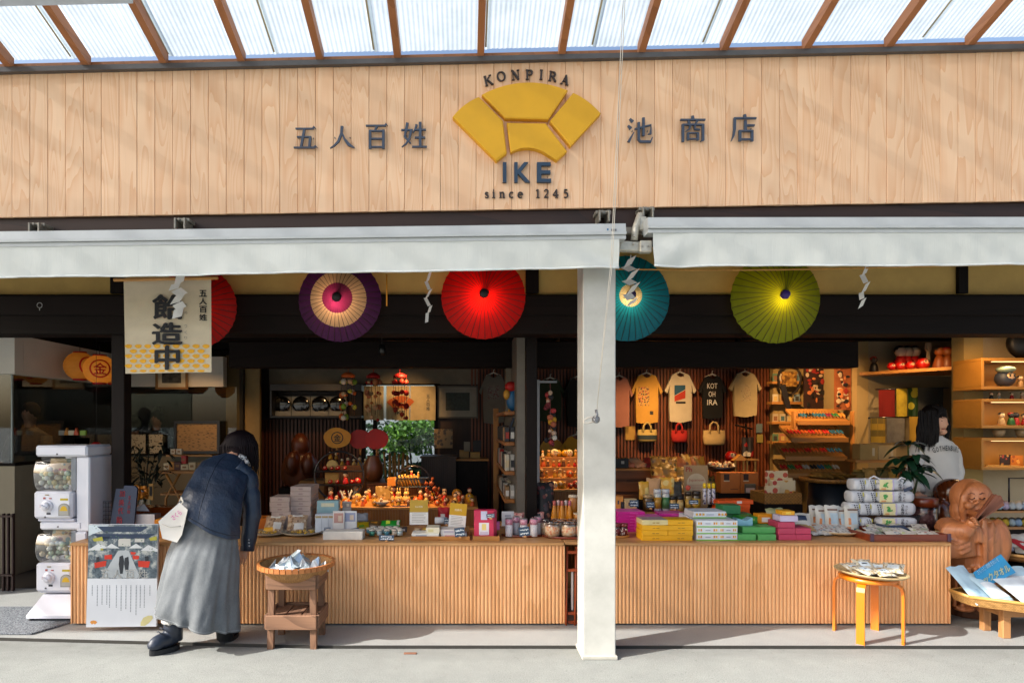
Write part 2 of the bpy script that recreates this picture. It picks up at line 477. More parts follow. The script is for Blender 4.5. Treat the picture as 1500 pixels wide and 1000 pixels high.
matt = NT('mat_pile'); vv = matt.coord(); matt.set(Base_Color=matt.ramp(matt.noise(vv,130,2,.7),[(.4,hexc('#3e434b')),(.6,hexc('#9094980'[:7]))]),Roughness=.95); matt.bump(matt.noise(vv,260,2),.8,.006)
tag(rebase(m.build('door_mat',matt.m),(-3.9,4.6,0)),'speckled grey door mat in front of the capsule machine','mat')

# ------------------------------------------------------------------ eave roof of clear corrugated sheet
SY = 4.0                                              # front plane of the sign boards
def sign_top(x): return ZZ(110 - (x + 3.02) / 6.67 * 34,SY)
def sign_bot(x): return ZZ(318 - (x + 3.02) / 6.67 * 24,SY)
EAVE_Y,RS = 2.22,.335
TILT = (sign_top(3.64) - sign_top(-3.02)) / 6.67
roof = thing('eave_roof','wooden eave roof of clear corrugated sheet above the plank sign','eave roof',(0,4,sign_top(0)))
def roof_z(x,y): return sign_top(x) + .02 + (SY - y) * RS
x = -3.02 - 3 * .512
RX = [XX(p,SY) for p in (17.5,130,243,356,470,583,704,822,938,1058,1178,1298,1416)]
RX = [RX[0] - .5 * i for i in range(1,12)] + RX + [RX[-1] + .52,RX[-1] + 1.04]
for x in RX:
    m = MB(); w = .022
    a = [Vector((x + sx * w,y,roof_z(x,y) + dz)) for y in (SY - .01,EAVE_Y) for sx,dz in ((-1,-.0),(1,-.0),(1,.075),(-1,.075))]
    m.add(a,[(0,1,2,3),(7,6,5,4),(0,4,5,1),(1,5,6,2),(2,6,7,3),(3,7,4,0)])
    m.build('rafter',RAFT,roof)
sheet = thin('#c0cbd0',.75,.35,.16,.10)
xs = -4.9; sheets = []
edges = [-8.6,-7.5,-6.4,-5.6,-4.9] + [XX(p,SY) for p in (104,247,402,548,712,868,1030,1180,1352,1520)] + [5.2]
for k,(x0,x1) in enumerate(zip(edges,edges[1:])):
    m = MB(); nn = int((x1 + .02 - x0) / .0075); rows = 14; vs = []
    for r_ in range(rows + 1):
        y = SY + .02 - (SY + .02 - EAVE_Y + .06) * r_ / rows
        for i in range(nn + 1):
            x = x0 + (x1 + .02 - x0) * i / nn
            vs.append((x,y,roof_z(x,y) + .093 + .004 * (k % 2) + .0015 * math.sin(x * 2 * PI / .030) + .0008 * math.sin(y * 2 * PI / .05 + x * 60)))
    m.add(vs,[(r_ * (nn + 1) + i,r_ * (nn + 1) + i + 1,(r_ + 1) * (nn + 1) + i + 1,(r_ + 1) * (nn + 1) + i) for r_ in range(rows) for i in range(nn)],True)
    m.build('roof_sheet',sheet,roof)
    m = MB()
    a = [(x1 - .002 + sx,y,roof_z(x1,y) + .088) for y in (SY,EAVE_Y) for sx in (-.006,.006)]
    m.quad(a[0],a[1],a[3],a[2]); m.build('sheet_lap',M('#a89c7c',.8),roof)
for y in (3.25,2.6,2.24):
    m = MB(); x0,x1 = -8.6,5.2
    a = [(x,y + sy * .02,roof_z(x,y) + dz) for x in (x0,x1) for sy,dz in ((-1,.078),(1,.078),(1,.088),(-1,.088))]
    m.add(a,[(0,1,2,3),(7,6,5,4),(0,4,5,1),(1,5,6,2),(2,6,7,3),(3,7,4,0)]); m.build('batten',M('#c9c4ba',.6),roof)
# pale purlin seen at the upper left corner
m = MB(); x0,x1 = -5.0,XX(195,3.5)
a = [(x,y,roof_z(x,y) + dz - .03) for x in (x0,x1) for y,dz in ((3.44,-.06),(3.50,-.06),(3.50,.02),(3.44,.02))]
m.add(a,[(0,1,2,3),(7,6,5,4),(0,4,5,1),(1,5,6,2),(2,6,7,3),(3,7,4,0)])
m.build('purlin',M('#b9c3cf',.5),roof)
def long_bar(name,ztop,zbot,y0,y1,mat,parent,x0=-5,x1=5.2):
    m = MB(); a = []
    for x in (x0,x1): a += [(x,y0,zbot(x)),(x,y1,zbot(x)),(x,y1,ztop(x)),(x,y0,ztop(x))]
    m.add(a,[(0,1,2,3),(7,6,5,4),(0,4,5,1),(1,5,6,2),(2,6,7,3),(3,7,4,0)])
    return m.build(name,mat,parent)
long_bar('wall_plate',lambda x: sign_top(x) + .068,lambda x: sign_top(x) + .036,SY - .005,SY + .05,RAFT,roof)

# ------------------------------------------------------------------ the plank sign
sign = thing('shop_sign','long pale wooden plank sign with yellow fan emblem over the shop front','shop sign',(0,4,sign_bot(0)))
long_bar('cap_flashing',lambda x: sign_top(x) + .032,lambda x: sign_top(x),SY - .035,SY + .055,M('#5c5a5a',.45,.5),sign)
PW = 26.15 / 900 * SY
k = int(-4.9 / PW)
x = XX(17.5,SY) - 15 * PW
while x < 5.1:
    m = MB(); j = R.uniform(-.0015,.0015); g = .0010
    a,b = x + g,x + PW - g
    ch = .0022
    pr = [(a,.02),(a,ch),(a + ch,0),(b - ch,0),(b,ch),(b,.02)]
    vs = [(px,SY + j + dy,sign_bot(px) - R.uniform(0,.003)) for px,dy in pr] + [(px,SY + j + dy,sign_top(px)) for px,dy in pr]
    m.add(vs,[(i,i + 1,i + 7,i + 6) for i in range(5)] + [(0,5,4,3,2,1),(6,7,8,9,10,11),(5,0,6,11)])
    o = m.build('plank',HINOKI,sign)
    x += PW
long_bar('backing_board',lambda x: sign_top(x),lambda x: sign_bot(x) + .004,SY + .024,SY + .06,M('#7d4a2a',.7),sign)

def strokes(mb,st,x0,z0,w,h,y,depth,wf=1.0,rot=0.0):
    """brush or serif strokes: points and widths on a 100 by 100 field, cut out of sheet and standing proud"""
    c,sn = math.cos(rot),math.sin(rot); cx,cz = x0 + w / 2,z0 + h / 2
    for i,s_ in enumerate(st):
        pts,wd = s_; n = len(pts)
        if isinstance(wd,(int,float)): wd = [wd] * n
        q = [Vector((p[0] / 100 * w,p[1] / 100 * h)) for p in pts]
        lf,rt = [],[]
        for j in range(n):
            t = (q[min(j + 1,n - 1)] - q[max(j - 1,0)]); t = t.normalized() if t.length > 1e-9 else Vector((1,0))
            nn_ = Vector((-t.y,t.x)) * wd[j] / 200 * h * wf
            lf.append(q[j] + nn_); rt.append(q[j] - nn_)
        poly = lf + rt[::-1]
        out = []
        for p in poly:
            dx,dz = p.x - w / 2,p.y - h / 2
            out.append((cx + dx * c - dz * sn,cz + dx * sn + dz * c))
        dd = depth + .0004 * (i % 7)
        nq = len(q)
        vs = [(x,y - dd,z) for x,z in out] + [(x,y,z) for x,z in out]; N = len(out)
        fs = [(j,j + 1,N - 2 - j,N - 1 - j) for j in range(nq - 1)]
        fs += [(j,(j + 1) % N,(j + 1) % N + N,j + N) for j in range(N)]
        mb.add(vs,fs)
KAN = {
 'five': [([(10,89),(84,89)],5),([(78,89),(84,97),(92,89)],[2,6,2]),([(46,88),(32,7)],9),([(16,52),(72,52)],5),([(70,54),(66,7)],9),([(3,5),(90,5)],5),([(84,5),(90,12),(98,5)],[2,6,2])],
 'person': [([(50,94),(47,62),(35,30),(18,12),(3,2)],[10,9,8,5,2]),([(50,66),(60,40),(76,18),(98,4)],[5,8,11,4])],
 'hundred': [([(4,91),(90,91)],5),([(84,91),(90,98),(97,91)],[2,6,2]),([(52,90),(42,71)],[8,4]),([(22,74),(22,0)],9),([(22,70),(80,70)],5),([(79,74),(79,0)],9),([(22,39),(80,39)],5),([(22,7),(80,7)],5)],
 'surname': [([(24,97),(13,44),(36,18)],[9,7,4]),([(39,70),(31,36),(18,16),(2,4)],[8,7,5,2]),([(0,69),(45,69)],5),([(59,90),(54,74),(45,58)],[8,5,2]),([(53,70),(95,70)],5),([(73,99),(73,6)],9),([(52,40),(92,40)],5),([(42,5),(99,5)],5)],
 'pond': [([(8,94),(20,82)],[5,10]),([(1,68),(13,56)],[5,10]),([(3,5),(24,42)],[9,3]),([(28,54),(92,70),(90,36),(80,34)],[5,5,7,3]),([(62,98),(62,28)],8),([(43,80),(43,14),(50,6),(90,6),(97,22)],[8,8,7,7,3])],
 'trade': [([(49,100),(51,87)],[8,9]),([(2,85),(98,85)],5),([(32,81),(38,70)],[5,8]),([(68,82),(60,69)],[8,4]),([(12,68),(12,0)],8),([(12,66),(90,66)],5),([(89,68),(89,6),(80,2)],[8,8,3]),([(41,64),(37,50),(24,41)],[7,5,2]),([(58,64),(58,49),(76,47)],[7,6,4]),([(32,36),(32,6)],7),([(32,34),(70,34)],4),([(69,36),(69,6)],7),([(32,11),(70,11)],4)],
 'shop': [([(52,100),(54,88)],[8,9]),([(12,86),(97,86)],5),([(14,87),(13,44),(9,20),(1,1)],[8,8,6,2]),([(55,78),(55,40)],8),([(55,59),(90,59)],5),([(34,41),(34,0)],8),([(34,38),(82,38)],5),([(81,41),(81,0)],8),([(34,7),(82,7)],5)],
}
def ell_st(cx,cz,rx,rz,a0,a1,w0,w1,n=14):
    p,w = [],[]
    for i in range(n + 1):
        a = rad(a0 + (a1 - a0) * i / n); p.append((cx + rx * math.cos(a),cz + rz * math.sin(a))); w.append(w0 + (w1 - w0) * abs(math.cos(a)))
    return (p,w)
LET = {
 'K': [([(20,0),(20,100)],17),([(82,99),(22,44)],7),([(40,60),(92,1)],[12,15]),([(4,2),(37,2)],6),([(4,98),(37,98)],6),([(66,98),(98,98)],6),([(74,2),(104,2)],6)],
 'O': [ell_st(50,50,44,47,0,360,6,18,20)],
 'N': [([(18,0),(18,100)],7),([(14,99),(84,2)],17),([(84,0),(84,100)],7),([(2,2),(34,2)],6),([(0,98),(24,98)],6),([(68,98),(100,98)],6)],
 'P': [([(26,0),(26,100)],17),([(26,97),(50,97)],6),ell_st(50,73,34,24,90,-90,6,18,10),([(50,49),(26,49)],6),([(8,2),(46,2)],6),([(8,98),(30,98)],6)],
 'I': [([(50,0),(50,100)],18),([(28,2),(72,2)],6),([(28,98),(72,98)],6)],
 'R': [([(24,0),(24,100)],17),([(24,97),(46,97)],6),ell_st(46,74,32,23,90,-90,6,18,10),([(46,51),(24,51)],6),([(50,50),(94,2)],[12,16]),([(6,2),(42,2)],6),([(6,98),(28,98)],6),([(80,2),(104,2)],6)],
 'A': [([(14,0),(50,100)],7),([(48,100),(86,0)],18),([(26,34),(72,34)],6),([(0,2),(30,2)],6),([(68,2),(104,2)],6)],
 's': [([(72,52),(56,65),(34,62),(28,48),(46,36),(68,26),(72,10),(54,0),(32,2),(24,14)],[6,9,11,14,16,16,13,9,8,6])],
 'i': [([(50,0),(50,66)],16),([(28,2),(74,2)],6),([(32,64),(52,64)],6),([(43,88),(57,88)],17)],
 'n': [([(24,0),(24,66)],16),([(24,50),(44,65),(66,62),(74,46),(74,0)],[7,9,13,15,16]),([(6,2),(42,2)],6),([(58,2),(92,2)],6),([(8,64),(26,64)],6)],
 'c': [ell_st(52,33,30,32,45,315,8,17,12)],
 'e': [ell_st(50,33,32,32,0,318,8,17,14),([(20,35),(82,35)],7)],
 '1': [([(52,0),(52,98)],16),([(52,96),(26,84)],8),([(26,2),(78,2)],6)],
 '2': [([(20,76),(32,94),(56,98),(76,82),(70,56),(20,6)],[12,9,9,15,14,8]),([(18,5),(84,5)],12)],
 '4': [([(66,0),(66,98)],15),([(66,96),(10,34)],8),([(10,30),(94,30)],9),([(46,2),(86,2)],6)],
 '5': [([(74,94),(30,94)],11),([(30,96),(28,54)],8),([(28,54),(52,62),(76,48),(78,22),(56,2),(24,8)],[7,10,15,16,10,9])],
}
DARKB = M('#3f4a5c',.45,.1,.06)
BOT = SY - .0
def px_box(x0,y0,x1,y1,Y): return XX(x0,Y),ZZ(y1,Y),L(x1 - x0,Y),L(y1 - y0,Y)
for key,b in (('five',(430,186,466,219)),('person',(483,184,520,219)),('hundred',(535,182,569,219)),('surname',(588,180,626,218)),('pond',(919,173,956,211)),('trade',(995,171,1033,209)),('shop',(1070,169,1108,208))):
    m = MB(); yy = SY - .012; x0,z0,w,h = px_box(*b,yy)
    strokes(m,KAN[key],x0,z0,w,h,yy,.014,1.15)
    for q in (.2,.8): m.tube([(x0 + w * q,yy,z0 + h * .5),(x0 + w * q,SY + .004,z0 + h * .5)],.003,6)
    m.build('character',DARKB,sign)
BROWNB = M('#3c3230',.5,.2)
for ch,cx,cy,rt in (('K',715,119.5,13),('O',734,113.5,9),('N',755,111.5,4),('P',775,111,0),('I',792.5,111,-4),('R',809,113.5,-9),('A',827.5,118.5,-14)):
    m = MB(); h = L(14,SY); w = L(12 if ch != 'I' else 10,SY)
    strokes(m,LET[ch],XX(cx,SY) - w / 2,ZZ(cy,SY) - h / 2,w,h,SY - .002,.012,1.1,rad(rt)); m.build('letter',BROWNB,sign)
for ch,cx in zip('since1245',(713,723,735.5,749,762,787.5,800,813.5,828.5)):
    m = MB(); h = L(12.5,SY); w = L(9.5,SY)
    strokes(m,LET[ch],XX(cx,SY) - w / 2,ZZ(290.5,SY),w,h,SY - .002,.010,1.1); m.build('letter',BROWNB,sign)
for ch,x0,x1 in (('I',735.3,742.5),('K',752,777),('E',785,807.5)):
    m = MB(); m.text(ch,XX((x0 + x1) / 2,SY),ZZ(254.5,SY),L(x1 - x0 - 2,SY),L(29,SY),SY - .004,.022,.018); m.build('letter',M('#2c4156',.4,.1,.05),sign)
# the fan emblem: five yellow boards
def zp(x,y): return (400 + x / 2.994,60 + y / 2.994)
YEL = M('#dca40a',.42,0,.05,5,.05)
def arc3(a,b,c,n=10):
    """points on the circle through a, b, c"""
    ax,ay,bx,by,cx,cy = *a,*b,*c
    d = 2 * (ax * (by - cy) + bx * (cy - ay) + cx * (ay - by))
    ux = ((ax * ax + ay * ay) * (by - cy) + (bx * bx + by * by) * (cy - ay) + (cx * cx + cy * cy) * (ay - by)) / d
    uy = ((ax * ax + ay * ay) * (cx - bx) + (bx * bx + by * by) * (ax - cx) + (cx * cx + cy * cy) * (bx - ax)) / d
    r = math.hypot(ax - ux,ay - uy); t0 = math.atan2(ay - uy,ax - ux); t1 = math.atan2(cy - uy,cx - ux); tm = math.atan2(by - uy,bx - ux)
    def un(t,ref):
        while t - ref > PI: t -= 2 * PI
        while t - ref < -PI: t += 2 * PI
        return t
    tm = un(tm,t0); t1 = un(t1,tm)
    return [(ux + r * math.cos(t0 + (t1 - t0) * i / n),uy + r * math.sin(t0 + (t1 - t0) * i / n)) for i in range(n + 1)]
FAN = [arc3((915,237),(1100,184),(1293,218)) + [(1208,345),(1018,340)],
       arc3((787,335),(838,283),(903,246)) + [(1008,352),(1025,491),(980,528)],
       [(1025,360),(1195,363),(1290,485),(1245,525)] + arc3((1200,497),(1125,470),(1042,489)),
       arc3((1316,229),(1382,268),(1437,320)) + [(1305,463),(1214,353)]]
def fan_mesh(poly,fx,y0,y1,ch=.004):
    pts = [fx(*p) for p in poly]; n = len(pts)
    cx = sum(p[0] for p in pts) / n; cz = sum(p[1] for p in pts) / n
    inn = [(cx + (x - cx) * (1 - ch / .15),cz + (z - cz) * (1 - ch / .15)) for x,z in pts]
    m = MB(); vs = [(x,y0,z) for x,z in inn] + [(x,y0 + ch,z) for x,z in pts] + [(x,y1,z) for x,z in pts]
    m.add(vs,[tuple(range(n))] + [(i + o,(i + 1) % n + o,(i + 1) % n + n + o,i + n + o) for o in (0,n) for i in range(n)] + [tuple(range(3 * n - 1,2 * n - 1,-1))])
    return m
for poly in FAN:
    fan_mesh(poly,lambda x,y: (XX(zp(x,y)[0],SY - .04),ZZ(zp(x,y)[1],SY - .04)),SY - .045,SY - .002,.005).build('fan_board',YEL,sign)

# ------------------------------------------------------------------ building behind and below the sign
bld = thing('shop_building','old dark timber shop building with open front and plaster bands','building',(0,5,0))
def bbox(name,x0,x1,y0,y1,z0,z1,mat,ch=0.0,parent=None):
    m = MB(); m.box(x0,x1,y0,y1,z0,z1,ch); return m.build(name,mat,parent or bld)
long_bar('eave_beam',lambda x: sign_bot(x) - .004,lambda x: sign_bot(x) - .15,SY + .03,SY + .26,wood('#3a241b','#20130e',.6,0,12,.15),bld)
long_bar('soffit',lambda x: sign_bot(x) - .0,lambda x: sign_bot(x) - .02,SY + .265,4.9,DARKW,bld)
PLB = M('#c2a05c',.85,0,.08,6,.2,200)
bbox('plaster_band',-7,7.5,4.86,4.98,ZZ(432,4.86),3.0,PLB)
bbox('lintel',-7,7.5,4.80,5.02,ZZ(489,4.8),ZZ(431,4.8),DARKW,.006)
bbox('lintel_board',-7,7.5,4.775,4.797,ZZ(462,4.8),ZZ(434,4.8),DARKW,.004)
for a,b in ((163,182),(770,789),(1402,1416)):
    bbox('strut',XX(a,4.84),XX(b,4.84),4.82,4.855,ZZ(430,4.84),2.9,DARKV,.003)
CEIL = M('#1a1512',.9)
bbox('ceiling',-7,7.5,5.03,8.92,2.72,2.8,CEIL)
bbox('upper_floor',-7,7.5,4.3,8.0,3.0,3.7,M('#8c7d66',.9))
for y in (5.7,6.6,7.5,8.4):
    bbox('ceiling_beam',-7,7.5,y - .09,y + .09,2.5,2.715,DARKW,.006)
bbox('cross_beam',XX(335,6.1),XX(1258,6.1),6.1,6.28,ZZ(538,6.1),ZZ(500,6.1),DARKW,.006)
# posts
bbox('post',XX(168,4.9),XX(187,4.9),4.85,4.96,0,ZZ(485,4.9),DARKV,.005)
bbox('post',XX(771,5.1),XX(787,5.1),5.1,5.22,0,ZZ(486,5.1),DARKV,.005)
# white steel pillar at the kerb
m = MB(); m.box(XX(854,3.95),XX(902,3.95),3.95,4.15,-.012,2.74,.006)
pm = NT('painted_steel'); v_ = pm.coord(rnd=False)
pm.set(Base_Color=pm.ramp(pm.noise(v_,3,6,.65),[(.3,hexc('#aeada5')),(.62,hexc('#c4c3bb'))]),Roughness=.42)
o = rebase(m.build('pillar',pm.m),(XX(878,4),4.05,0)); tag(o,'white painted square steel pillar at the street edge','pillar')
m = MB(); m.box(XX(852,3.95),XX(904,3.95),3.93,4.17,-.012,.012,.004); m.build('base_plate',M('#b5b2a6',.6),o)

# ------------------------------------------------------------------ interior shell
def wall(name,x0,x1,y0,y1,z0,z1,mat): return bbox(name,x0,x1,y0,y1,z0,z1,mat)
BY = 8.8
DKWALL = wood('#24150c','#160d08',.6,2,12,.15)
OCHRE = M('#8f7546',.85,0,.06,4,.15,200)
BEIGE = M('#b0a083',.85,0,.05,4,.15,200)
KWHITE = M('#ddd7cd',.8,0,.04,4,.1,200)
wall('back_wall',-7,XX(530,BY),BY,BY + .1,0,2.72,DKWALL)
wall('back_wall',XX(530,BY),XX(641,BY),BY,BY + .1,ZZ(563,BY),2.72,M('#6c6558',.85))
wall('back_wall',XX(530,BY),XX(641,BY),BY,BY + .1,0,.35,DKWALL)
wall('back_wall',XX(641,BY),XX(1128,BY),BY,BY + .1,0,2.72,wood('#33190e','#221009',.6,2,12,.15))
wall('plaster_panel',XX(395,BY),XX(700,BY),BY - .03,BY - .005,ZZ(563,BY),ZZ(540,BY),M('#7a7263',.85))
m = MB(); x = XX(690,BY); SL = .0475
while x < XX(1128,BY):
    m.box(x,x + SL * .55,BY - .035,BY - .002,.0,ZZ(528,BY)); x += SL
tag(m.build('wall_slats',wood('#7d4020','#5c2c15',.5,2,10,.12),bld),kind='stuff')
wall('plaster_wall',XX(1120,BY),XX(1268,7.6),8.55,8.65,0,2.72,M('#a58a55',.85,0,.06,4,.15,200))
wall('plaster_wall',XX(1248,7.6),XX(1264,7.6),7.5,8.54,0,2.72,M('#a08a5e',.85,0,.06,4,.15))
wall('plaster_wall',XX(1264,7.6) + .002,6.9,7.5,7.6,0,2.72,M('#94866a',.85,0,.06,4,.15))
wall('plaster_pier',XX(1412,6.3),XX(1440,6.3),6.3,6.46,0,2.72,M('#b59b62',.85,0,.06,4,.15))
wall('plaster_wall',XX(1440,6.3) + .002,7.2,6.32,6.42,0,2.72,BEIGE)
wall('side_wall',-7.1,-7,4.2,12,-.02,3,DKWALL); wall('side_wall',7.5,7.6,4.2,9,0,3,BEIGE)
wall('side_wall',-7.1,7.6,8.92,8.99,2.3,2.99,DKWALL)
bbox('glow_cover_beam',XX(690,8.3),XX(1128,8.3),8.3,8.42,ZZ(531,8.3),2.715,DARKW,.005)  # added dark beam, hides lamp glow on the wall above the slats
# candy workshop: low wall, glass, plaster bulkhead
KX = -4.45
kit = thing('candy_workshop','glazed candy workshop with low plaster wall and white bulkhead inside the shop','workshop',(-5,7,0))
def kb(name,x0,x1,y0,y1,z0,z1,mat,ch=0): return bbox(name,x0,x1,y0,y1,z0,z1,mat,ch,kit)
KLOW = M('#9c9078',.8,0,.05,5,.15)
kb('low_wall',-6.98,KX,6.08,6.18,0,1.08,KLOW); kb('low_wall',KX - .1,KX,6.182,8.2,0,1.08,KLOW)
kb('sill',-6.98,KX + .02,6.06,6.2,1.081,1.105,DARKW,.004); kb('sill',KX - .12,KX + .02,6.202,8.2,1.081,1.105,DARKW,.004)
kb('bulkhead',-6.98,KX,6.08,6.2,1.99,2.38,KWHITE); kb('bulkhead',KX - .12,KX,6.202,8.1,1.99,2.38,KWHITE)
kb('bulkhead',KX - .12,XX(327,8.1),8.1,8.22,1.985,2.38,KWHITE)
kb('low_wall',KX + .001,XX(345,8.1),8.1,8.2,0,1.08,M('#6f6754',.8,0,.05,5,.15))
kb('sill',KX + .021,XX(345,8.1),8.08,8.22,1.081,1.105,DARKW,.004)
kb('header',-6.98,KX + .05,6.0,6.3,2.381,2.6,DARKW)
kb('header',KX - .15,KX + .001,6.302,8.3,2.381,2.6,DARKW)
GL = clear((.80,.84,.84),.10,.02)
kb('glass_pane',-6.98,KX - .06,6.12,6.126,1.106,1.989,GL); kb('glass_pane',KX - .056,KX - .05,6.14,8.1,1.106,1.989,GL)
kb('glass_pane',KX - .04,XX(345,8.1),8.14,8.146,1.106,1.984,GL)
kb('glass_edge',KX - .062,KX - .048,6.115,6.13,1.106,1.989,M('#7d8a88',.3))
kb('inner_wall',XX(345,8.1) ,XX(350,8.1),8.24,8.79,0,2.7,M('#2a241c',.9))
kb('worktop',-6.9,-4.9,7.2,7.9,.82,.87,M('#4c4a46',.4))
for i,(px,w) in enumerate(((137,22),(160,18),(200,26),(228,20))):      # recipe sheets leaning on the sill
    Yk = 7.2 if px < 170 else 8.07
    m = MB(); x = XX(px,Yk)
    if px < 170:
        m.box(KX - .03,KX - .026,Yk - .14,Yk + .14,1.106,1.33)
    else: m.box(XX(px - w / 2,Yk),XX(px + w / 2,Yk),Yk,Yk + .004,1.106,ZZ(636,Yk))
    tag(rebase(m.build('menu_sheet',dots('#a59b84',['#3c3a34','#7d6a50','#565043'],38,.34)),(x,Yk,1.106)),'pale framed notice %s on the workshop sill' % ('nearest the street','beside the dark post','behind the dark leafy plant','next to the dark framed chart')[i],'notice')
# dark framed chart behind the woman
def frame_pic(name,label,cat,x0,y0,x1,y1,Y,fm,inner,mount=None,fw=4,art=None):
    t = thing(name,label,cat,P((x0 + x1) / 2,y1,Y)); m = MB(); w = L(fw,Y); d = .03
    X0,X1,Z0,Z1 = XX(x0,Y),XX(x1,Y),ZZ(y1,Y),ZZ(y0,Y)
    m.box(X0,X1,Y - d,Y,Z0,Z0 + w); m.box(X0,X1,Y - d,Y,Z1 - w,Z1); m.box(X0,X0 + w,Y - d,Y,Z0 + w,Z1 - w); m.box(X1 - w,X1,Y - d,Y,Z0 + w,Z1 - w)
    m.build('frame',fm,t)
    m = MB(); m.box(X0 + w,X1 - w,Y - .012,Y - .004,Z0 + w,Z1 - w); m.build('mount' if art else 'sheet',mount or inner,t)
    if art:
        m = MB(); m.box(XX(art[0],Y),XX(art[2],Y),Y - .015,Y - .0125,ZZ(art[3],Y),ZZ(art[1],Y)); m.build('picture',inner,t)
    return t
frame_pic('framed_chart','dark framed chart of small writing behind the bending woman','framed chart',256,616,323,664,8.03,M('#14100c',.4),dots('#8a6a3c',['#3a2c18','#5e4626'],34,.3,stretch=(.5,1,2)))
frame_pic('framed_photo','framed black and white photograph below the hanging cloth banner','framed photo',229,536,276,570,8.06,M('#8a6436',.4),M('#45413a',.5,0,.85,16),M('#cabfa6',.8),3,(238,536,266,561))
# door leaf and plain panel left of the dish shelf
kb('door_panel',XX(331,8.4),XX(357,8.4),8.4,8.45,0,ZZ(520,8.4),M('#6d5733',.7)); kb('door_jamb',XX(358,8.35),XX(381,8.35),8.33,8.4,0,ZZ(525,8.35),M('#8a7247',.7))
# the wall cupboard with oval plates
t = thing('dish_shelf','dark wall shelf holding four oval black dishes on white cards','wall shelf',P(463,610,8.6))
X0,X1 = XX(400,8.6),XX(532,8.6)
for nm,a in (('shelf_board',(X0,X1,8.45,8.78,ZZ(612,8.6),ZZ(609,8.6))),('shelf_top',(X0,X1,8.45,8.78,ZZ(573,8.6),ZZ(563,8.6))),('shelf_side',(X0,X0 + .03,8.45,8.78,ZZ(608.9,8.6),ZZ(573.1,8.6)))):
    m = MB(); m.box(*a,.003); m.build(nm,M('#171210',.4),t)
for i,px in enumerate((413,441,469,495)):
    t = thing('oval_dish','%s oval black dish on the dark wall shelf' % ('first from the left','second from the left','third from the left','fourth from the left')[i],'dish',P(px,609,8.6),group='oval dishes on the wall shelf')
    m = MB(); m.ell(P(px,592,8.64),(L(13,8.6),.02,L(12,8.6)),20,8); m.build('dish',M('#0d0c0c',.15,coat=.6),t)
    m = MB(); m.box(XX(px - 14,8.6),XX(px + 13,8.6),8.6,8.605,ZZ(609,8.6),ZZ(602,8.6)); m.box(XX(px - 14,8.7),XX(px + 13,8.7),8.7,8.705,ZZ(609,8.7),ZZ(580,8.7)); m.build('card',M('#8f8c84',.6),t)
# window, noren and garden
win = thing('garden_window','back window onto a green garden behind the noren curtain','window',P(585,760,BY))
for nm,a in (('frame',(XX(530,BY),XX(535,BY),BY + .02,BY + .08,.35,ZZ(563,BY))),('frame',(XX(636,BY),XX(641,BY),BY + .02,BY + .08,.35,ZZ(563,BY))),('mullion',(XX(546,BY),XX(552,BY),BY + .02,BY + .08,.35,ZZ(563,BY)))):
    m = MB(); m.box(*a); m.build(nm,DARKV,win)
m = MB(); m.box(XX(535.1,BY),XX(545.9,BY),BY + .05,BY + .054,.35,ZZ(563,BY)); m.box(XX(552.1,BY),XX(635.9,BY),BY + .05,BY + .054,.35,ZZ(563,BY)); m.build('pane',clear((.96,.98,.98),.05),win)
nor = thing('noren_curtain','beige cloth noren with orange fan emblem across the garden window','curtain',P(588,563,8.6))
m = MB(); m.tube([P(528,563,8.55),P(645,563,8.55)],.012); m.build('rod',DARKW,nor)
CLOTH = thin('#c8b48a',.25)
def cloth(x0,x1,y0,y1,Y,amp=.012,nx=14,nz=8,ph=0.0,waves=2.3,wav=.004):
    m = MB(); vs = []
    for i in range(nz + 1):
        for j in range(nx + 1):
            u,w = j / nx,i / nz
            p = P(x0 + (x1 - x0) * u,y0 + (y1 - y0) * w,Y)
            p.y += amp * (.25 + w) * math.sin(u * 2 * PI * waves + ph) ; p.x += wav * w * math.sin(ph * 3 + w * 4); p.z += wav * w * math.sin(u * 7 + ph)
            vs.append(p)
    k = len(vs); vs2 = [v + Vector((0,.0016,0)) for v in vs]
    q = lambda o: [(i * (nx + 1) + j + o,i * (nx + 1) + j + 1 + o,(i + 1) * (nx + 1) + j + 1 + o,(i + 1) * (nx + 1) + j + o) for i in range(nz) for j in range(nx)]
    m.add(vs + vs2,q(0) + [f[::-1] for f in q(k)],True)
    return m
for a,b in ((533,562),(566,600),(601,638)):
    cloth(a,b,565,615,8.55,.01,ph=a).build('cloth_panel',CLOTH,nor)
EM = M('#b0541a',.7)
for poly in FAN:
    fan_mesh(poly,lambda x,y: (XX(586.5 + (x - 1110) * 20 / 325,8.53),ZZ(590 + (y - 355) * 20 / 325,8.53)),8.532,8.5335,.0004).build('fan_print',EM,nor)
m = MB(); m.text('IKE',XX(586,8.53),ZZ(604,8.53),L(14,8.53),L(5,8.53),8.531,0,.02)
for i,ch in enumerate('五人百姓'): m.text(ch,XX(627,8.53),ZZ(580 + i * 6,8.53),L(5,8.53),L(5,8.53),8.531)
m.build('lettering',INK,nor)
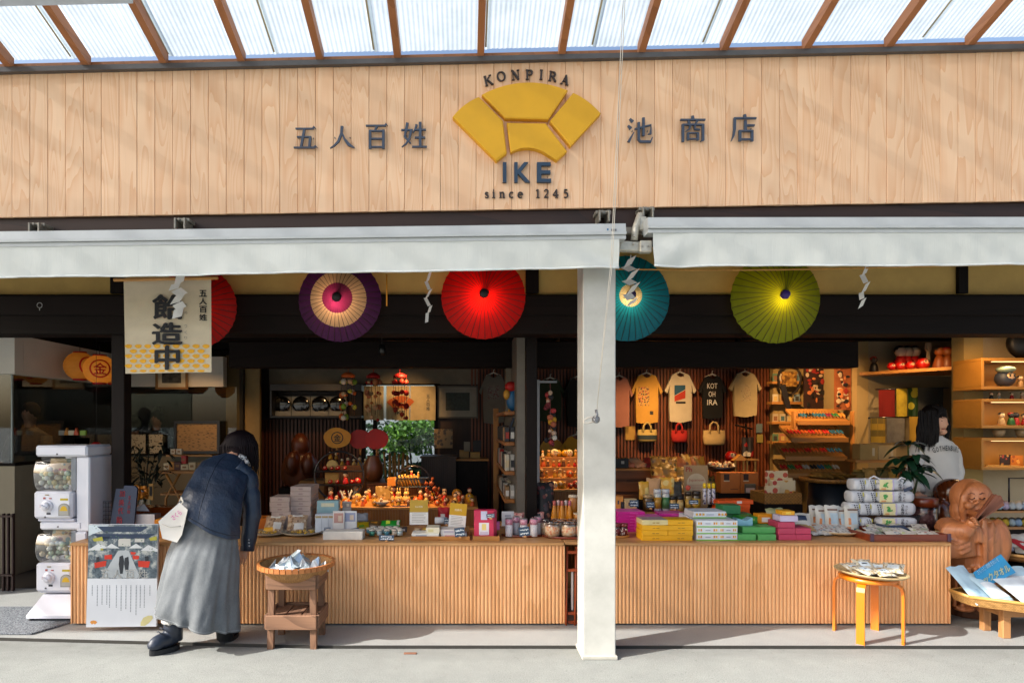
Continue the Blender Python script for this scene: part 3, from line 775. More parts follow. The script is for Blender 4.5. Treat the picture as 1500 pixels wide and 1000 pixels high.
# garden
def leaves(mb,c,r,n,size,seed,flat=.0,hollow=.35):
    q = random.Random(seed); c = Vector(c)
    for _ in range(n):
        while True:
            p = Vector((q.uniform(-1,1),q.uniform(-1,1),q.uniform(-1,1)))
            if hollow < p.length < 1: break
        p = Vector((p.x * r[0],p.y * r[1],p.z * r[2])) + c
        a = Vector((q.gauss(0,1),q.gauss(0,1),q.gauss(0,.6))).normalized(); b = a.cross(Vector((q.gauss(0,1),q.gauss(0,1),q.gauss(0,1)))).normalized()
        s_ = size * q.uniform(.6,1.4); w = s_ * q.uniform(.28,.45); mb.cur = q.choice((0,0,1,2))
        mid = p + a * s_ * .5 + Vector((0,0,s_ * .08))
        mb.add([p,mid + b * w,p + a * s_,mid - b * w],[(0,1,2,3)])
LEAF = [thin('#4f7a2e',.4),thin('#6f9a3c',.45),thin('#34571f',.35)]
LEAFD = [thin('#234428',.3),thin('#2f5a34',.3),thin('#17301c',.3)]
wall('garden_wall',-3.2,1.2,12.0,12.1,0,1.6,M('#97a0a6',.8))
for i,(px,py,Y,rx,rz,mat_,n_,lab) in enumerate(((600,640,10.2,.5,.3,LEAF,900,'bright green maple foliage seen through the back window'),(630,625,10.8,.55,.28,LEAF,700,'light green leafy branch at the top of the back window'),(628,712,9.9,.42,.42,LEAFD,1000,'dark green shrub low in the back window'),(560,660,11.2,.5,.6,LEAFD,600,'deep green bush at the far end of the window view'))):
    c = P(px,py,Y); t = thing('garden_shrub',lab,'shrub',(c.x,c.y,0))
    m = MB(); leaves(m,c,(rx,.4,rz),n_,.085 if mat_ is LEAF else .11,i); tag(m.build('foliage',mat_,t),kind='stuff')
    m = MB(); m.tube([(c.x,c.y,0),(c.x + .05,c.y,c.z * .5),(c.x - .02,c.y,c.z)],[.03,.022,.01],7); m.build('trunk',DARKV,t)

# ------------------------------------------------------------------ awnings
CANV = NT('awning_canvas'); v_ = CANV.coord((1,1,1),False)
CANV.set(Base_Color=CANV.ramp(CANV.noise(v_,2.2,5,.65),[(.3,hexc('#c4c8c3')),(.68,hexc('#d2d5cf'))]),Roughness=.7)
wv = CANV.coord((260,260,3),False); CANV.bump(CANV.noise(wv,1,2),.45,.003)
CASS = M('#b7bbbb',.45,0,.05)
def awning(label,x0,x1,yt0,yt1,yb0,yb1,seed,cx0,cx1):
    """x in pixels at the ends; casing tops and valance bottoms at the two ends"""
    t = thing('awning',label,'awning',P((x0 + x1) / 2,(yb0 + yb1) / 2,3.84))
    def ln(a,b): return lambda px: a + (b - a) * (px - x0) / (x1 - x0)
    top,bot = ln(yt0,yt1),ln(yb0,yb1)
    Yc = 3.82
    for nm,d0,d1,ya,yb,mt in (('casing',0,13,3.80,3.95,CASS),('casing_lip',13.2,17,3.79,3.94,CASS),('front_bar',17.6,23,3.805,3.90,CASS)):
        m = MB(); a = []
        for px in (cx0,cx1):
            a += [(XX(px,Yc),ya,ZZ(top(px) + d1,Yc)),(XX(px,Yc),yb,ZZ(top(px) + d1,Yc)),(XX(px,Yc),yb,ZZ(top(px) + d0,Yc)),(XX(px,Yc),ya + (.012 if d0 == 0 else 0),ZZ(top(px) + d0,Yc))]
        m.add(a,[(0,1,2,3),(7,6,5,4),(0,4,5,1),(1,5,6,2),(2,6,7,3),(3,7,4,0)]); m.build(nm,mt,t)
    q = random.Random(seed); nx,nz = 160,10; m = MB(); vs = []
    ph = [q.uniform(0,6) for _ in range(8)]
    for i in range(nz + 1):
        w = i / nz
        for j in range(nx + 1):
            px = x0 + (x1 - x0) * j / nx; u = px / 100
            p = P(px,0,3.81); z1,z0 = ZZ(top(px) + 22,3.81),ZZ(bot(px),3.81)
            p.z = z1 + (z0 - z1) * w
            d = .004 * math.sin(u * 2.1 + ph[0] + 2.2 * w) + .003 * math.sin(u * 5.3 + ph[1] - 3 * w) + .0018 * math.sin(u * 11 + ph[2] + 5 * w) + .002 * math.sin(u * 23 + ph[3])
            e = min(abs(px - x0),abs(px - x1)) / 90                       # stretch creases running in from the ends
            d += .02 * math.exp(-e * e) * math.sin(w * 5 + e * 5 + ph[4])
            p.y += d * (.15 + w * .9) + noise.noise(Vector((u * 3,w * 2,seed))) * .003 * w
            p.z += w * w * (.003 * math.sin(u * 1.7 + ph[5]) + .001 * math.sin(u * 6.1))
            vs.append(p)
    k = len(vs); vs2 = [v + Vector((0,.003,0)) for v in vs]
    qd = lambda o: [(i * (nx + 1) + j + o,i * (nx + 1) + j + 1 + o,(i + 1) * (nx + 1) + j + 1 + o,(i + 1) * (nx + 1) + j + o) for i in range(nz) for j in range(nx)]
    m.add(vs + vs2,qd(0) + [f[::-1] for f in qd(k)],True)
    m.build('valance',CANV.m,t)
    m = MB(); m.tube([v + Vector((0,-.002,.006)) for v in vs[nz * (nx + 1):]],.006,6); m.build('hem',M('#dde1df',.6),t)
    return t
aw1 = awning('longer off white roll awning hanging left of the pillar',-420,907,345,328,415,393,3,-420,916)
aw2 = awning('shorter off white roll awning hanging right of the pillar',957,1900,319,318,391,387,8,948,1900)
m = MB(); m.text('▪',XX(890,3.79),ZZ(336.5,3.79),L(2.5,3.79),L(3,3.79),3.785); m.build('maker_mark',M('#3f6f96',.5),aw1)
m = MB(); m.box(XX(895,3.79),XX(903,3.79),3.786,3.7895,ZZ(338.5,3.79),ZZ(335.5,3.79)); m.build('maker_plate',M('#6d7074',.4),aw1)
BRK = M('#8b877c',.4,.4,.2,30)
def bracket(px,py,par):
    m = MB(); x = XX(px,3.98); z = ZZ(py,3.98)
    m.box(x - .05,x + .05,3.94,4.03,z - .01,z + .012,.003); m.obox((x - .03,3.97,z - .03),(.012,.12,.07),None,.002); m.obox((x + .03,3.97,z - .03),(.012,.12,.07),None,.002)
    m.cyl((x - .012,3.935,z),.009,.012,8,rotx(PI / 2)); m.cyl((x + .022,3.935,z),.009,.012,8,rotx(PI / 2)); m.build('bracket',BRK,par)
for px,py in ((60,332),(270,325),(882,314)): bracket(px,py,aw1)
for px in (945,): bracket(px,309,aw2)
# arm joint in the gap between the awnings
m = MB()
m.tube([P(938,314,3.93),P(931,334,3.9),P(929,352,3.88)],.022,8); m.obox(P(928,362,3.9),(L(44,3.9),.05,L(14,3.9)),roty(rad(3)),.006)
m.obox(P(945,362,3.87),(L(18,3.9),.05,L(17,3.9)),None,.006); m.obox(P(940,329,3.93),(L(12,3.9),.06,L(20,3.9)),None,.006)
for a,b in ((929,356),(941,361),(950,361),(930,345)): m.cyl(P(a,b,3.845),.007,.02,8,rotx(-PI / 2))
m.build('arm_joint',M('#b9b5a8',.4,.3,.15,30),aw2)
m = MB(); m.box(XX(911,3.92),XX(958,3.92),3.93,3.96,ZZ(341,3.92),ZZ(332,3.92)); m.build('arm_rail',M('#6b655b',.5),aw2)

# ------------------------------------------------------------------ sacred rope and folded paper streamers
m = MB(); m.tube([P(p,399 - 9 * (p / 1500) + 3 * math.sin(p / 140),4.24) for p in range(-300,1900,60)],.006,6)
m2 = []
tag(rebase(m.build('straw_rope',M('#b5843f',.8,0,.2,60)),P(700,395,4.24)),'thin straw rope strung across the shop front below the awnings','rope')
SHP = thin('#f0efec',.3)
def shide(label,pts,Y,w=9,yaw=.3):
    t = thing('paper_streamer',label,'paper streamer',P(pts[0][0],pts[-1][1],Y),0,'folded paper streamers on the rope')
    m = MB(); hw = L(w,Y) / 2
    for i,((x0,y0),(x1,y1)) in enumerate(zip(pts,pts[1:])):
        a,b = P(x0,y0,Y + .006 * (i % 2)),P(x1,y1,Y + .006 * ((i + 1) % 2)); s_ = Vector((hw * math.cos(yaw),hw * math.sin(yaw),hw * (.35 if i % 2 else .55)))
        dy = Vector((0,.0008,0)); o = Vector((hw * .3 * (-1) ** i,0,0))
        vs = [a - s_ + o,a + s_ + o,b + s_ + o,b - s_ + o]; m.add([v - dy for v in vs] + [v + dy for v in vs],[(0,1,2,3),(7,6,5,4),(0,4,5,1),(1,5,6,2),(2,6,7,3),(3,7,4,0)])
    m.build('folded_paper',SHP,t)
    m = MB(); m.tube([P(pts[0][0],pts[0][1] - 4,Y),P(pts[0][0],pts[0][1] + 2,Y)],.003,5); m.build('tie',SHP,t)
shide('white paper streamer in front of the cloth banner',[(263,402),(260,415),(256,424),(266,432),(258,444),(264,452),(261,465)],4.2,13)
shide('narrow twisted paper streamer between the purple and red parasols',[(629,399),(625,412),(630,424),(624,436),(630,448),(627,458),(626,472)],4.24,7,.9)
shide('broad paper streamer in front of the blue parasol',[(924,377),(917,390),(929,396),(919,410),(930,416),(920,430),(927,438),(922,446)],4.2,14)
shide('thin crumpled paper streamer right of the green parasol',[(1270,388),(1264,402),(1270,414),(1263,428),(1264,438),(1259,450)],4.24,10,.35)
# loose pull cord with its ring
cord = thing('pull_cord','long thin double pull cord hanging before the pillar with a steel ring','cord',P(872,615,3.62))
for k,dx in enumerate((-1.6,1.6)):
    m = MB(); m.tube([P(917 + dx,-60,3.55),P(905 + dx * .8,195,3.6),P(896 + dx * .7,385,3.66),P(884 + dx * .4,500,3.72),P(874,603,3.76)],.0022,5); m.build('cord',M('#cfc8ba',.8),cord)
m = MB(); m.tube([P(874 - 10 - 9 * math.cos(a),615 - 4 * math.sin(a) + 2 * math.cos(a),3.76) for a in [i * PI / 8 for i in range(17)]],.005,6); m.build('loop',M('#d6d0c4',.8),cord)
m = MB(); m.ell(P(873,614,3.75),.025,10,7); m.tube([P(869,611,3.73),P(873,619,3.72),P(877,611,3.73)],.006,6); m.tube([P(873,600,3.75),P(875,607,3.74),P(871,612,3.73)],.008,6); m.build('knot',M('#8a8b8c',.35,.5,.2,60),cord)
m = MB(); m.tube([P(566.5,402,4.5),P(566.5,448,4.5)],.005,8); tag(rebase(m.build('bamboo_stick',M('#d28a1e',.5)),P(566.5,448,4.5)),'short orange bamboo stick hanging right of the purple parasol','stick')
m = MB(); c = P(58,447,4.74); m.tube([c + Vector((.02 * math.cos(a),0,.02 * math.sin(a))) for a in [i * PI / 6 for i in range(13)]],.0025,5); m.tube([c + Vector((0,0,-.02)),c + Vector((0,0,-.04))],.003,5)
tag(rebase(m.build('hook_ring',STEEL),c),'small steel hook ring on the dark lintel','hook')

# ------------------------------------------------------------------ oiled paper parasols, each with a lamp behind
def parasol(label,px,py,rp,bands,hubc,power,lampc,Y=4.58):
    dep = L(rp,Y) * .42; Yr = Y + dep; c = Vector((XX(px,Yr),Y,ZZ(py,Yr))); r = L(rp,Yr); t = thing('paper_parasol',label,'parasol',c,0,None)
    NR = 36
    prev = 0.10
    for bi,(r1,cc) in enumerate(bands):
        m = MB(); vs = []; n = NR * 2; rings = 5
        for i in range(rings + 1):
            u = prev + (r1 - prev) * i / rings
            for j in range(n):
                a = 2 * PI * j / n + .04; fold = (0 if j % 2 else -.012) * u * r
                rr = r * u * (1 if j % 2 == 0 else .988)
                vs.append((c.x + rr * math.cos(a),c.y + dep * u * u * .55 + dep * u * .45 - (fold if u > .1 else 0),c.z + rr * math.sin(a)))
        m.add(vs,[(i * n + j,i * n + (j + 1) % n,(i + 1) * n + (j + 1) % n,(i + 1) * n + j) for i in range(rings) for j in range(n)])
        m.build('paper_band' if len(bands) > 1 else 'paper_cover',thin(cc,.6,.6,.08),t); prev = r1
    m = MB()
    for j in range(NR):
        a = 2 * PI * j / NR + .04
        m.tube([(c.x + r * u * math.cos(a),c.y + dep * u * u * .55 + dep * u * .45 - .0016,c.z + r * u * math.sin(a)) for u in (.08,.3,.5,.75,1.0)],[.0008,.0014,.0018,.002,.002],4)
    tag(m.build('ribs',M('#2a1a12',.6),t),kind='stuff')
    m = MB(); m.lathe([(0,0),(.028,.004),(.036,.03),(.03,.05),(0,.05)],(c.x,c.y - .03,c.z),16,rotx(-PI / 2)); m.build('hub_cap',M(hubc,.6),t)
    m = MB(); m.tube([c + Vector((0,.02,0)),c + Vector((0,.18,.0))],.012,8); m.build('shaft',DARKW,t)
    li = bpy.data.lights.new('parasol_lamp','POINT'); li.energy = power; li.color = lampc; li.shadow_soft_size = .02
    lo = bpy.data.objects.new('parasol_lamp',li); COL.objects.link(lo); lo.parent = t; lo.location = Vector((-.01,.07,-.03))
    m = MB(); m.ell(c + Vector((-.01,.105,-.03)),.012,8,6); m.build('bulb',glow('#ffb060',6),t)
WARM = (1,.58,.24)
parasol('red paper parasol half hidden by the cloth banner',287,450,60,[(1,'#d81a10')],'#1b1512',.3,WARM)
parasol('purple paper parasol with a broad cream ring',498,440,61,[(.36,'#7a2450'),(.67,'#cdb389'),(1,'#53225a')],'#120f10',.9,(1,.6,.4))
parasol('plain red paper parasol with a glowing centre',708,435,62,[(1,'#e01008')],'#120f10',.9,WARM)
parasol('blue paper parasol partly behind the white pillar',918,437,63,[(.26,'#b7b08a'),(1,'#1888a2')],'#2c1a50',.7,(1,.7,.4))
parasol('lime green paper parasol with a purple hub',1136,437,66,[(1,'#8f9f0c')],'#3c2878',.8,WARM)

# ------------------------------------------------------------------ cloth banner
ban = thing('cloth_banner','cream cloth banner with black candy making characters and yellow fan pattern','banner',P(247,546,4.3))
Yb = 4.3
m = MB(); m.tube([P(167,410,Yb),P(319,407,Yb)],.012,8); m.build('rod',M('#c08a4a',.5),ban)
def bz(px,py): return P(px,py,Yb)
def cy(px,py):
    w = (py - 410) / 136; u = (px - 181) / 128
    return .007 * (.25 + w) * math.sin(u * 2 * PI * 1.15 + .6)
def banner_strip(y0,y1,mat,off,x0=181,x1=309,name='cloth'):
    m = MB(); nx,nz = 24,10; vs = []
    for i in range(nz + 1):
        for j in range(nx + 1):
            px,py = x0 + (x1 - x0) * j / nx,y0 + (y1 - y0) * i / nz
            p = bz(px + 2.2 * (py - 410) / 136 * (1 - (px - 181) / 128),py - 2 * (px - 181) / 128); p.y += cy(px,py) + off; vs.append(p)
    k = len(vs); q = lambda o: [(i * (nx + 1) + j + o,i * (nx + 1) + j + 1 + o,(i + 1) * (nx + 1) + j + 1 + o,(i + 1) * (nx + 1) + j + o) for i in range(nz) for j in range(nx)]
    m.add(vs + [v + Vector((0,.0015,0)) for v in vs],q(0) + [f[::-1] for f in q(k)],True)
    return m.build(name,mat,ban)
banner_strip(410,547,thin('#ddd0b4',.3,.8,.05),0)
def on_banner(m):
    m.v = [(x,y + cy(x * F / Yb + PX,-(z - EYE) * F / Yb + PY),z) for x,y,z in m.v]; return m
m = MB()
for row in range(6):
    for k in range(9):
        px = 188 + k * 14.2 + (7 if row % 2 else 0); py = 507 + row * 7.2
        if px > 306: continue
        x,z = XX(px,Yb),ZZ(py,Yb); h = 1.0 if py < 541 else .6; w,hh = L(11.6,Yb) / 2,L(6,Yb) / 2 * h
        pts = [(x + w * math.cos(a) * (1 if math.sin(a) > 0 else .8),z + hh * math.sin(a)) for a in [i * PI / 7 for i in range(14)]]
        m.add([(a,Yb - .002,b) for a,b in pts],[tuple(range(14))])
on_banner(m).build('fan_pattern',M('#dca01c',.8),ban)
m = MB()
for ch,px,py,w,h in (('飴',247.5,450,47,37),('造',246.5,489,46,33),('中',246.5,524,38,36)):
    m = MB(); m.text(ch,XX(px,Yb),ZZ(py,Yb),L(w,Yb),L(h,Yb),Yb - .012,0,.032); on_banner(m).build('brush_character',M('#17191d',.8),ban)
for i,ch in enumerate('五人百姓'): m = MB(); m.text(ch,XX(298,Yb),ZZ(430 + i * 11.6,Yb),L(11.5,Yb),L(9.8,Yb),Yb - .008,0,.03); on_banner(m).build('small_character',M('#17191d',.8),ban)
m = MB()
for ch,py in (('あ',447),('め',458),('つ',478),('く',487),('り',495)): m.text(ch,XX(273,Yb),ZZ(py,Yb),L(4,Yb),L(4.4,Yb),Yb - .008)
on_banner(m).build('reading_marks',M('#7d776c',.8),ban)

# ------------------------------------------------------------------ round paper lanterns in the workshop corner
def lantern(label,px,py,Y,face,power=1.0):
    c = P(px,py,Y); r = L(21 if Y < 6.7 else 19,6.6) * (1.0); t = thing('paper_lantern',label,'lantern',c - Vector((0,0,r)),0,'round paper lanterns in the workshop corner')
    prof = [(r * math.cos(a) * (1 + .012 * math.cos(a * 24)),r * 1.0 * math.sin(a)) for a in [rad(-66 + 132 * i / 40) for i in range(41)]]
    m = MB(); m.lathe(prof,c,24); m.build('shade',thin('#cfa04e',.6),t)
    m = MB()
    for s_ in (-1,1): m.lathe([(r * .42,-.012),(r * .44,0),(r * .42,.012)],c + Vector((0,0,s_ * r * .93)),16)
    m.build('rim',M('#a81a10',.5),t)
    m = MB(); m.tube([c + Vector((0,0,r)),c + Vector((0,0,r + .1))],.003,5); m.build('cord',BLACK,t)
    m = MB(); u = Vector((math.cos(face),math.sin(face),0)); nrm = Vector((u.y,-u.x,0))
    def on(x,z):
        d = math.hypot(x,z); rr = r * 1.02
        return c + u * x + Vector((0,0,z)) + nrm * (math.sqrt(max(rr * rr - d * d,0)) + .002)
    n = 28
    ring = [on(r * k * math.cos(2 * PI * j / n),r * k * math.sin(2 * PI * j / n)) for k in (.52,.62) for j in range(n)]
    m.add(ring,[(j,(j + 1) % n,n + (j + 1) % n,n + j) for j in range(n)])
    vs,fs,b = glyph('金',.02)
    m.add([on(((v.x - b[0]) / (b[1] - b[0]) - .5) * r * .78,((v.y - b[2]) / (b[3] - b[2]) - .5) * r * .78) for v in vs],fs)
    m.build('crest',M('#b8150c',.7),t)
    li = bpy.data.lights.new('lantern_bulb','POINT'); li.energy = power; li.color = (1,.55,.2); li.shadow_soft_size = .04
    lo = bpy.data.objects.new('lantern_bulb',li); COL.objects.link(lo); lo.parent = t; lo.location = (0,0,r)
lantern('yellow paper lantern nearest the street with its crest turned aside',117,536,6.65,1.15,.15)
lantern('yellow paper lantern showing its red round crest in full',146,541,6.45,.56,.3)
lantern('yellow paper lantern half behind the dark post',166,545,7.1,.0,.15)

# ------------------------------------------------------------------ ceiling spot lamps: a few seen, others added to warm the goods
def spot(label,px,py,Y,target,power,cone=70,size=.04):
    c = P(px,py,Y); t = thing('spot_lamp',label,'spot lamp',c,0,'small black spot lamps under the ceiling')
    d = (Vector(target) - c).normalized(); q = d.to_track_quat('-Z','Y'); rot = q.to_matrix()
    m = MB(); m.lathe([(.0,.1),(.026,.1),(.032,.05),(.034,0),(.028,.0),(.026,.03),(0,.03)],c,12,rot); m.build('housing',M('#101010',.4),t)
    m = MB(); m.tube([c + rot @ Vector((0,0,.1)),Vector((c.x,c.y,2.72))],.006,6); m.build('stem',BLACK,t)
    m = MB(); m.lathe([(0,.012),(.024,.012)],c,12,rot); m.build('lens',glow('#ffd9a0',4),t)
    li = bpy.data.lights.new('spot_bulb','SPOT'); li.energy = power; li.color = (1,.58,.24); li.spot_size = rad(cone); li.spot_blend = .8; li.shadow_soft_size = size
    lo = bpy.data.objects.new('spot_bulb',li); COL.objects.link(lo); lo.parent = t; lo.location = rot @ Vector((0,0,-.01)); lo.rotation_euler = q.to_euler()

# ------------------------------------------------------------------ display counters with fluted fronts
CT,CY = .616,4.57
def counter(label,px0,px1,slat,end=True):
    x0,x1 = XX(px0,CY),XX(px1,CY)
    t = thing('display_counter',label,'counter',((x0 + x1) / 2,CY,0))
    m = MB(); m.box(x0 - .004,x1 + .004,CY - .018,5.32,CT - .022,CT,.003); m.build('counter_top',TOPW,t)
    m = MB(); m.box(x0 + .002,x1 - .002,CY + .012,5.28,.012,CT - .0225); m.build('carcass',M('#a8794e',.6),t)
    m = MB(); m.box(x0 + .02,x1 - .02,CY + .03,5.26,0.001,.0115); m.build('plinth',BLACK,t)
    m = MB(); pitch = .0278; n = int((x1 - x0) / pitch); pitch = (x1 - x0) / n; r = pitch * .465
    for i in range(n):
        cx = x0 + pitch * (i + .5); vs = []
        for z in (.013,CT - .023):
            for a in range(7):
                g = PI * a / 6; vs.append((cx - r * math.cos(g),CY + .0115 - .011 * math.sin(g),z))
        m.add(vs,[(a,a + 1,a + 8,a + 7) for a in range(6)],True)
    tag(m.build('fluted_front',slat,t),kind='stuff')
    m = MB(); m.box(x1,x1 + .012,CY - .004,5.28,.013,CT - .023,.002); m.build('end_panel',slat,t)
    m = MB(); m.box(x0 - .012,x0,CY - .004,5.28,.013,CT - .023,.002); m.build('end_panel',slat,t)
    return t
counter('long fluted wooden counter behind the bending woman',106,825,SLAT)
counter('fluted wooden counter right of the white pillar behind the orange stool',868,1390,SLAT)
m = MB(); m.box(XX(825,CY) + .014,XX(868,CY) - .014,CY + .02,5.3,CT - .022,CT - .002,.003)
tag(rebase(m.build('bridge_board',TOPW),(XX(846,CY),CY + .3,CT)),'short wooden board bridging the two counters behind the pillar','board')
# folded red-brown trestles in the gap
t = thing('folding_trestle','red brown folded wooden trestle in the gap beside the pillar','trestle',P(846,918,4.62))
for a,b in ((829,832),(842,845)):
    m = MB(); m.tube([P(a,915,4.56),P(a + 2,800,4.62)],.008,6); m.build('leg',M('#9a4420',.45),t)
for y in (806,832,895,908):
    m = MB(); m.box(XX(831,4.6),XX(868,4.6),4.58,4.6,ZZ(y + 4,4.6),ZZ(y,4.6),.002); m.build('rail',M('#9a4420',.45),t)
for px in (838,847,856):
    m = MB(); m.box(XX(px - 1.5,4.61),XX(px + 1.5,4.61),4.604,4.612,ZZ(893,4.6),ZZ(837,4.6)); m.build('slat',M('#cfc6c0',.6),t)

# ------------------------------------------------------------------ goods: builders
def yc(py,z=CT): return F * (EYE - z) / (py - PY)          # depth at which a thing standing at height z meets image row py
def carton(name,label,cat,px,z,Y,w,d,h,mats,group=None,rz=0,prints=None,lid=None,ch=.0025):
    """a closed carton whose front face is centred at px; mats: body, then printed pieces (x, z, w, h, material)"""
    m = MB(); rot = rotz(rz); c = Vector((XX(px,Y),Y,z))
    m.obox((0,d / 2,h / 2),(w,d,h),None,ch)
    ms = [mats]
    for (x,zz,pw,ph,mt) in prints or ():
        m.mat(len(ms)); ms.append(mt); e_ = .0004 * len(ms); m.box(x * w - pw * w / 2,x * w + pw * w / 2,-.0006 - e_,.0008 + e_,h * zz - ph * h / 2,h * zz + ph * h / 2)
    if lid:
        m.mat(len(ms)); ms.append(lid); m.obox((0,d / 2,h + .0006),(w * .96,d * .96,.001))
    m.v = [tuple(rot @ Vector(v)) for v in m.v]
    o = m.build(name,ms); o.location = c
    return tag(o,label,cat,group)
def pouch(name,label,cat,base,w,h,d,mats,lean=.2,rz=0,seed=0,group=None,parts=None):
    """a filled bag standing or leaning; mats = [film, label...]; parts: (u, v, w, h, idx)"""
    m = MB(); nx,nz = 8,10; q = random.Random(seed); p1,p2 = q.uniform(0,6),q.uniform(0,6)
    def pt(u,v,s):
        b = max(0,1 - (2 * u - 1) ** 4) ** .6 * max(0,min(1,(1 - v) * 5)) ** .5 * max(.0,min(1,v * 6 + .35))
        x = (u - .5) * w * (1 - .07 * math.sin(v * PI)); y = s * d / 2 * b * (1 - .45 * v) * (1 + .18 * math.sin(u * 9 + p1 + v * 5) + .12 * math.sin(v * 13 + p2))
        return Vector((x,y,v * h + .004 * math.sin(u * 12 + p2) * (v > .9)))
    vs = []
    for s in (-1,1):
        for i in range(nz + 1):
            for j in range(nx + 1): vs.append(pt(j / nx,i / nz,s))
    k = (nx + 1) * (nz + 1)
    fs = [(i * (nx + 1) + j,i * (nx + 1) + j + 1,(i + 1) * (nx + 1) + j + 1,(i + 1) * (nx + 1) + j) for i in range(nz) for j in range(nx)]
    m.add(vs,fs + [tuple(x + k for x in f[::-1]) for f in fs],True)
    for (u0,v0,uw,vh,idx) in parts or ():
        m.mat(idx); g = []
        for i in range(5):
            for j in range(5):
                g.append(pt(u0 + uw * (j / 4 - .5),v0 + vh * (i / 4 - .5),-1) + Vector((0,-.0016,0)))
        m.add(g,[(i * 5 + j,i * 5 + j + 1,i * 5 + j + 6,i * 5 + j + 5) for i in range(4) for j in range(4)],True)
    rot = rotz(rz) @ rotx(-lean)
    m.v = [tuple(rot @ Vector(v)) for v in m.v]
    o = m.build(name,mats); o.location = base
    return tag(o,label,cat,group)
def jar(name,label,cat,base,r,h,body,lid,fill=None,band=None,lidh=.2,n=14,group=None,lidr=1.02):
    t = thing(name,label,cat,base,0,group); b = Vector(base)
    m = MB(); m.lathe([(r * .9,0),(r,r * .12),(r,h * (1 - lidh) - r * .15),(r * .93,h * (1 - lidh))],b,n); m.build('body',body,t)
    if fill: m = MB(); m.lathe([(0,.003),(r * .88,.003),(r * .93,h * (1 - lidh) * .86),(0,h * (1 - lidh) * .86)],b,n); m.build('contents',fill,t)
    if band: m = MB(); m.lathe([(r * 1.012,h * .12),(r * 1.012,h * (1 - lidh) * .8)],b,n); m.v = m.v; m.build('label_band',band,t)
    m = MB(); m.lathe([(r * lidr,h * (1 - lidh) + .0006),(r * lidr,h * .985),(r * .92,h),(0,h)],b,n); m.build('lid',lid,t)
    return t
def plate(label,px,py,rp,z=CT,mat=None,h=.028,cat='plate',name='plate',Y=None):
    Y = Y or yc(py,z); r = L(rp,Y); m = MB(); c = (XX(px,Y),Y,z + .001)
    m.lathe([(0,0),(r * .55,0),(r * .8,h * .35),(r,h * .9),(r * .985,h),(r * .78,h * .48),(r * .52,h * .14),(0,h * .14)],(0,0,0),32)
    o = m.build(name,mat or M('#d8cdb6',.35,coat=.3)); o.location = c; return tag(o,label,cat)
def tray(label,px0,px1,Y0,Y1,z=CT,h=.025,mat=None,cat='tray',name='tray',floor=True):
    x0,x1 = XX(px0,Y0),XX(px1,Y0); t = thing(name,label,cat,((x0 + x1) / 2,(Y0 + Y1) / 2,z)); w = .008; mat = mat or SHELFW; z += .001
    for a in ((x0,x1,Y0,Y0 + w),(x0,x1,Y1 - w,Y1)): m = MB(); m.box(*a,z,z + h,.0015); m.build('long_side',mat,t)
    for a in ((x0,x0 + w,Y0 + w,Y1 - w),(x1 - w,x1,Y0 + w,Y1 - w)): m = MB(); m.box(*a,z,z + h,.0015); m.build('short_side',mat,t)
    m = MB(); m.box(x0 + w,x1 - w,Y0 + w,Y1 - w,z,z + .005); m.build('base',mat,t); return t
def round_tray(label,px,py,rp,sq=.7,mat=None,h=.018):
    Y = yc(py); r = L(rp,Y); m = MB()
    m.lathe([(0,.0),(r * .96,0),(r,h * .3),(r,h),(r * .95,h),(r * .94,h * .4),(0,h * .4)],(0,0,0),32,None,True,1,sq)
    o = m.build('round_tray',mat or SHELFW); o.location = (XX(px,Y),Y,CT + .001); return tag(o,label,'tray')
def price_card(label,px,py,w,h,Y,z=None,rz=0,lean=.25,lines=2):
    t = thing('price_card',label,'price card',(XX(px,Y),Y,ZZ(py + h / 2,Y)),0); W_,H_ = L(w,Y),L(h,Y); c = Vector((XX(px,Y),Y,ZZ(py + h / 2,Y)))
    q = random.Random(px); rot = roty(rz) @ rotx(-lean)
    m = MB(); m.box(-W_ / 2,W_ / 2,-.001,.001,0,H_); m.v = [tuple(rot @ Vector(v) + c) for v in m.v]; m.build('card',M('#2d4258',.6),t)
    m = MB()
    for r_ in range(lines):
        z0 = H_ * (.68 - .42 * r_); x = -W_ * .38
        while x < W_ * .36:
            a = q.uniform(.04,.12) * W_; m.obox((x + a / 2,-.0016,z0 + q.uniform(-.04,.04) * H_),(a,.0006,H_ * q.uniform(.08,.2)),roty(q.uniform(-.5,.5))); x += a + W_ * .03
    m.v = [tuple(rot @ Vector(v) + c) for v in m.v]; tag(m.build('chalk_writing',M('#dfe4e6',.8),t),kind='stuff')
    m = MB(); m.obox(c + Vector((0,-.006,-.004)),(.02,.016,.012),None,.002); m.build('clip',M('#c89460',.5),t)
    return t
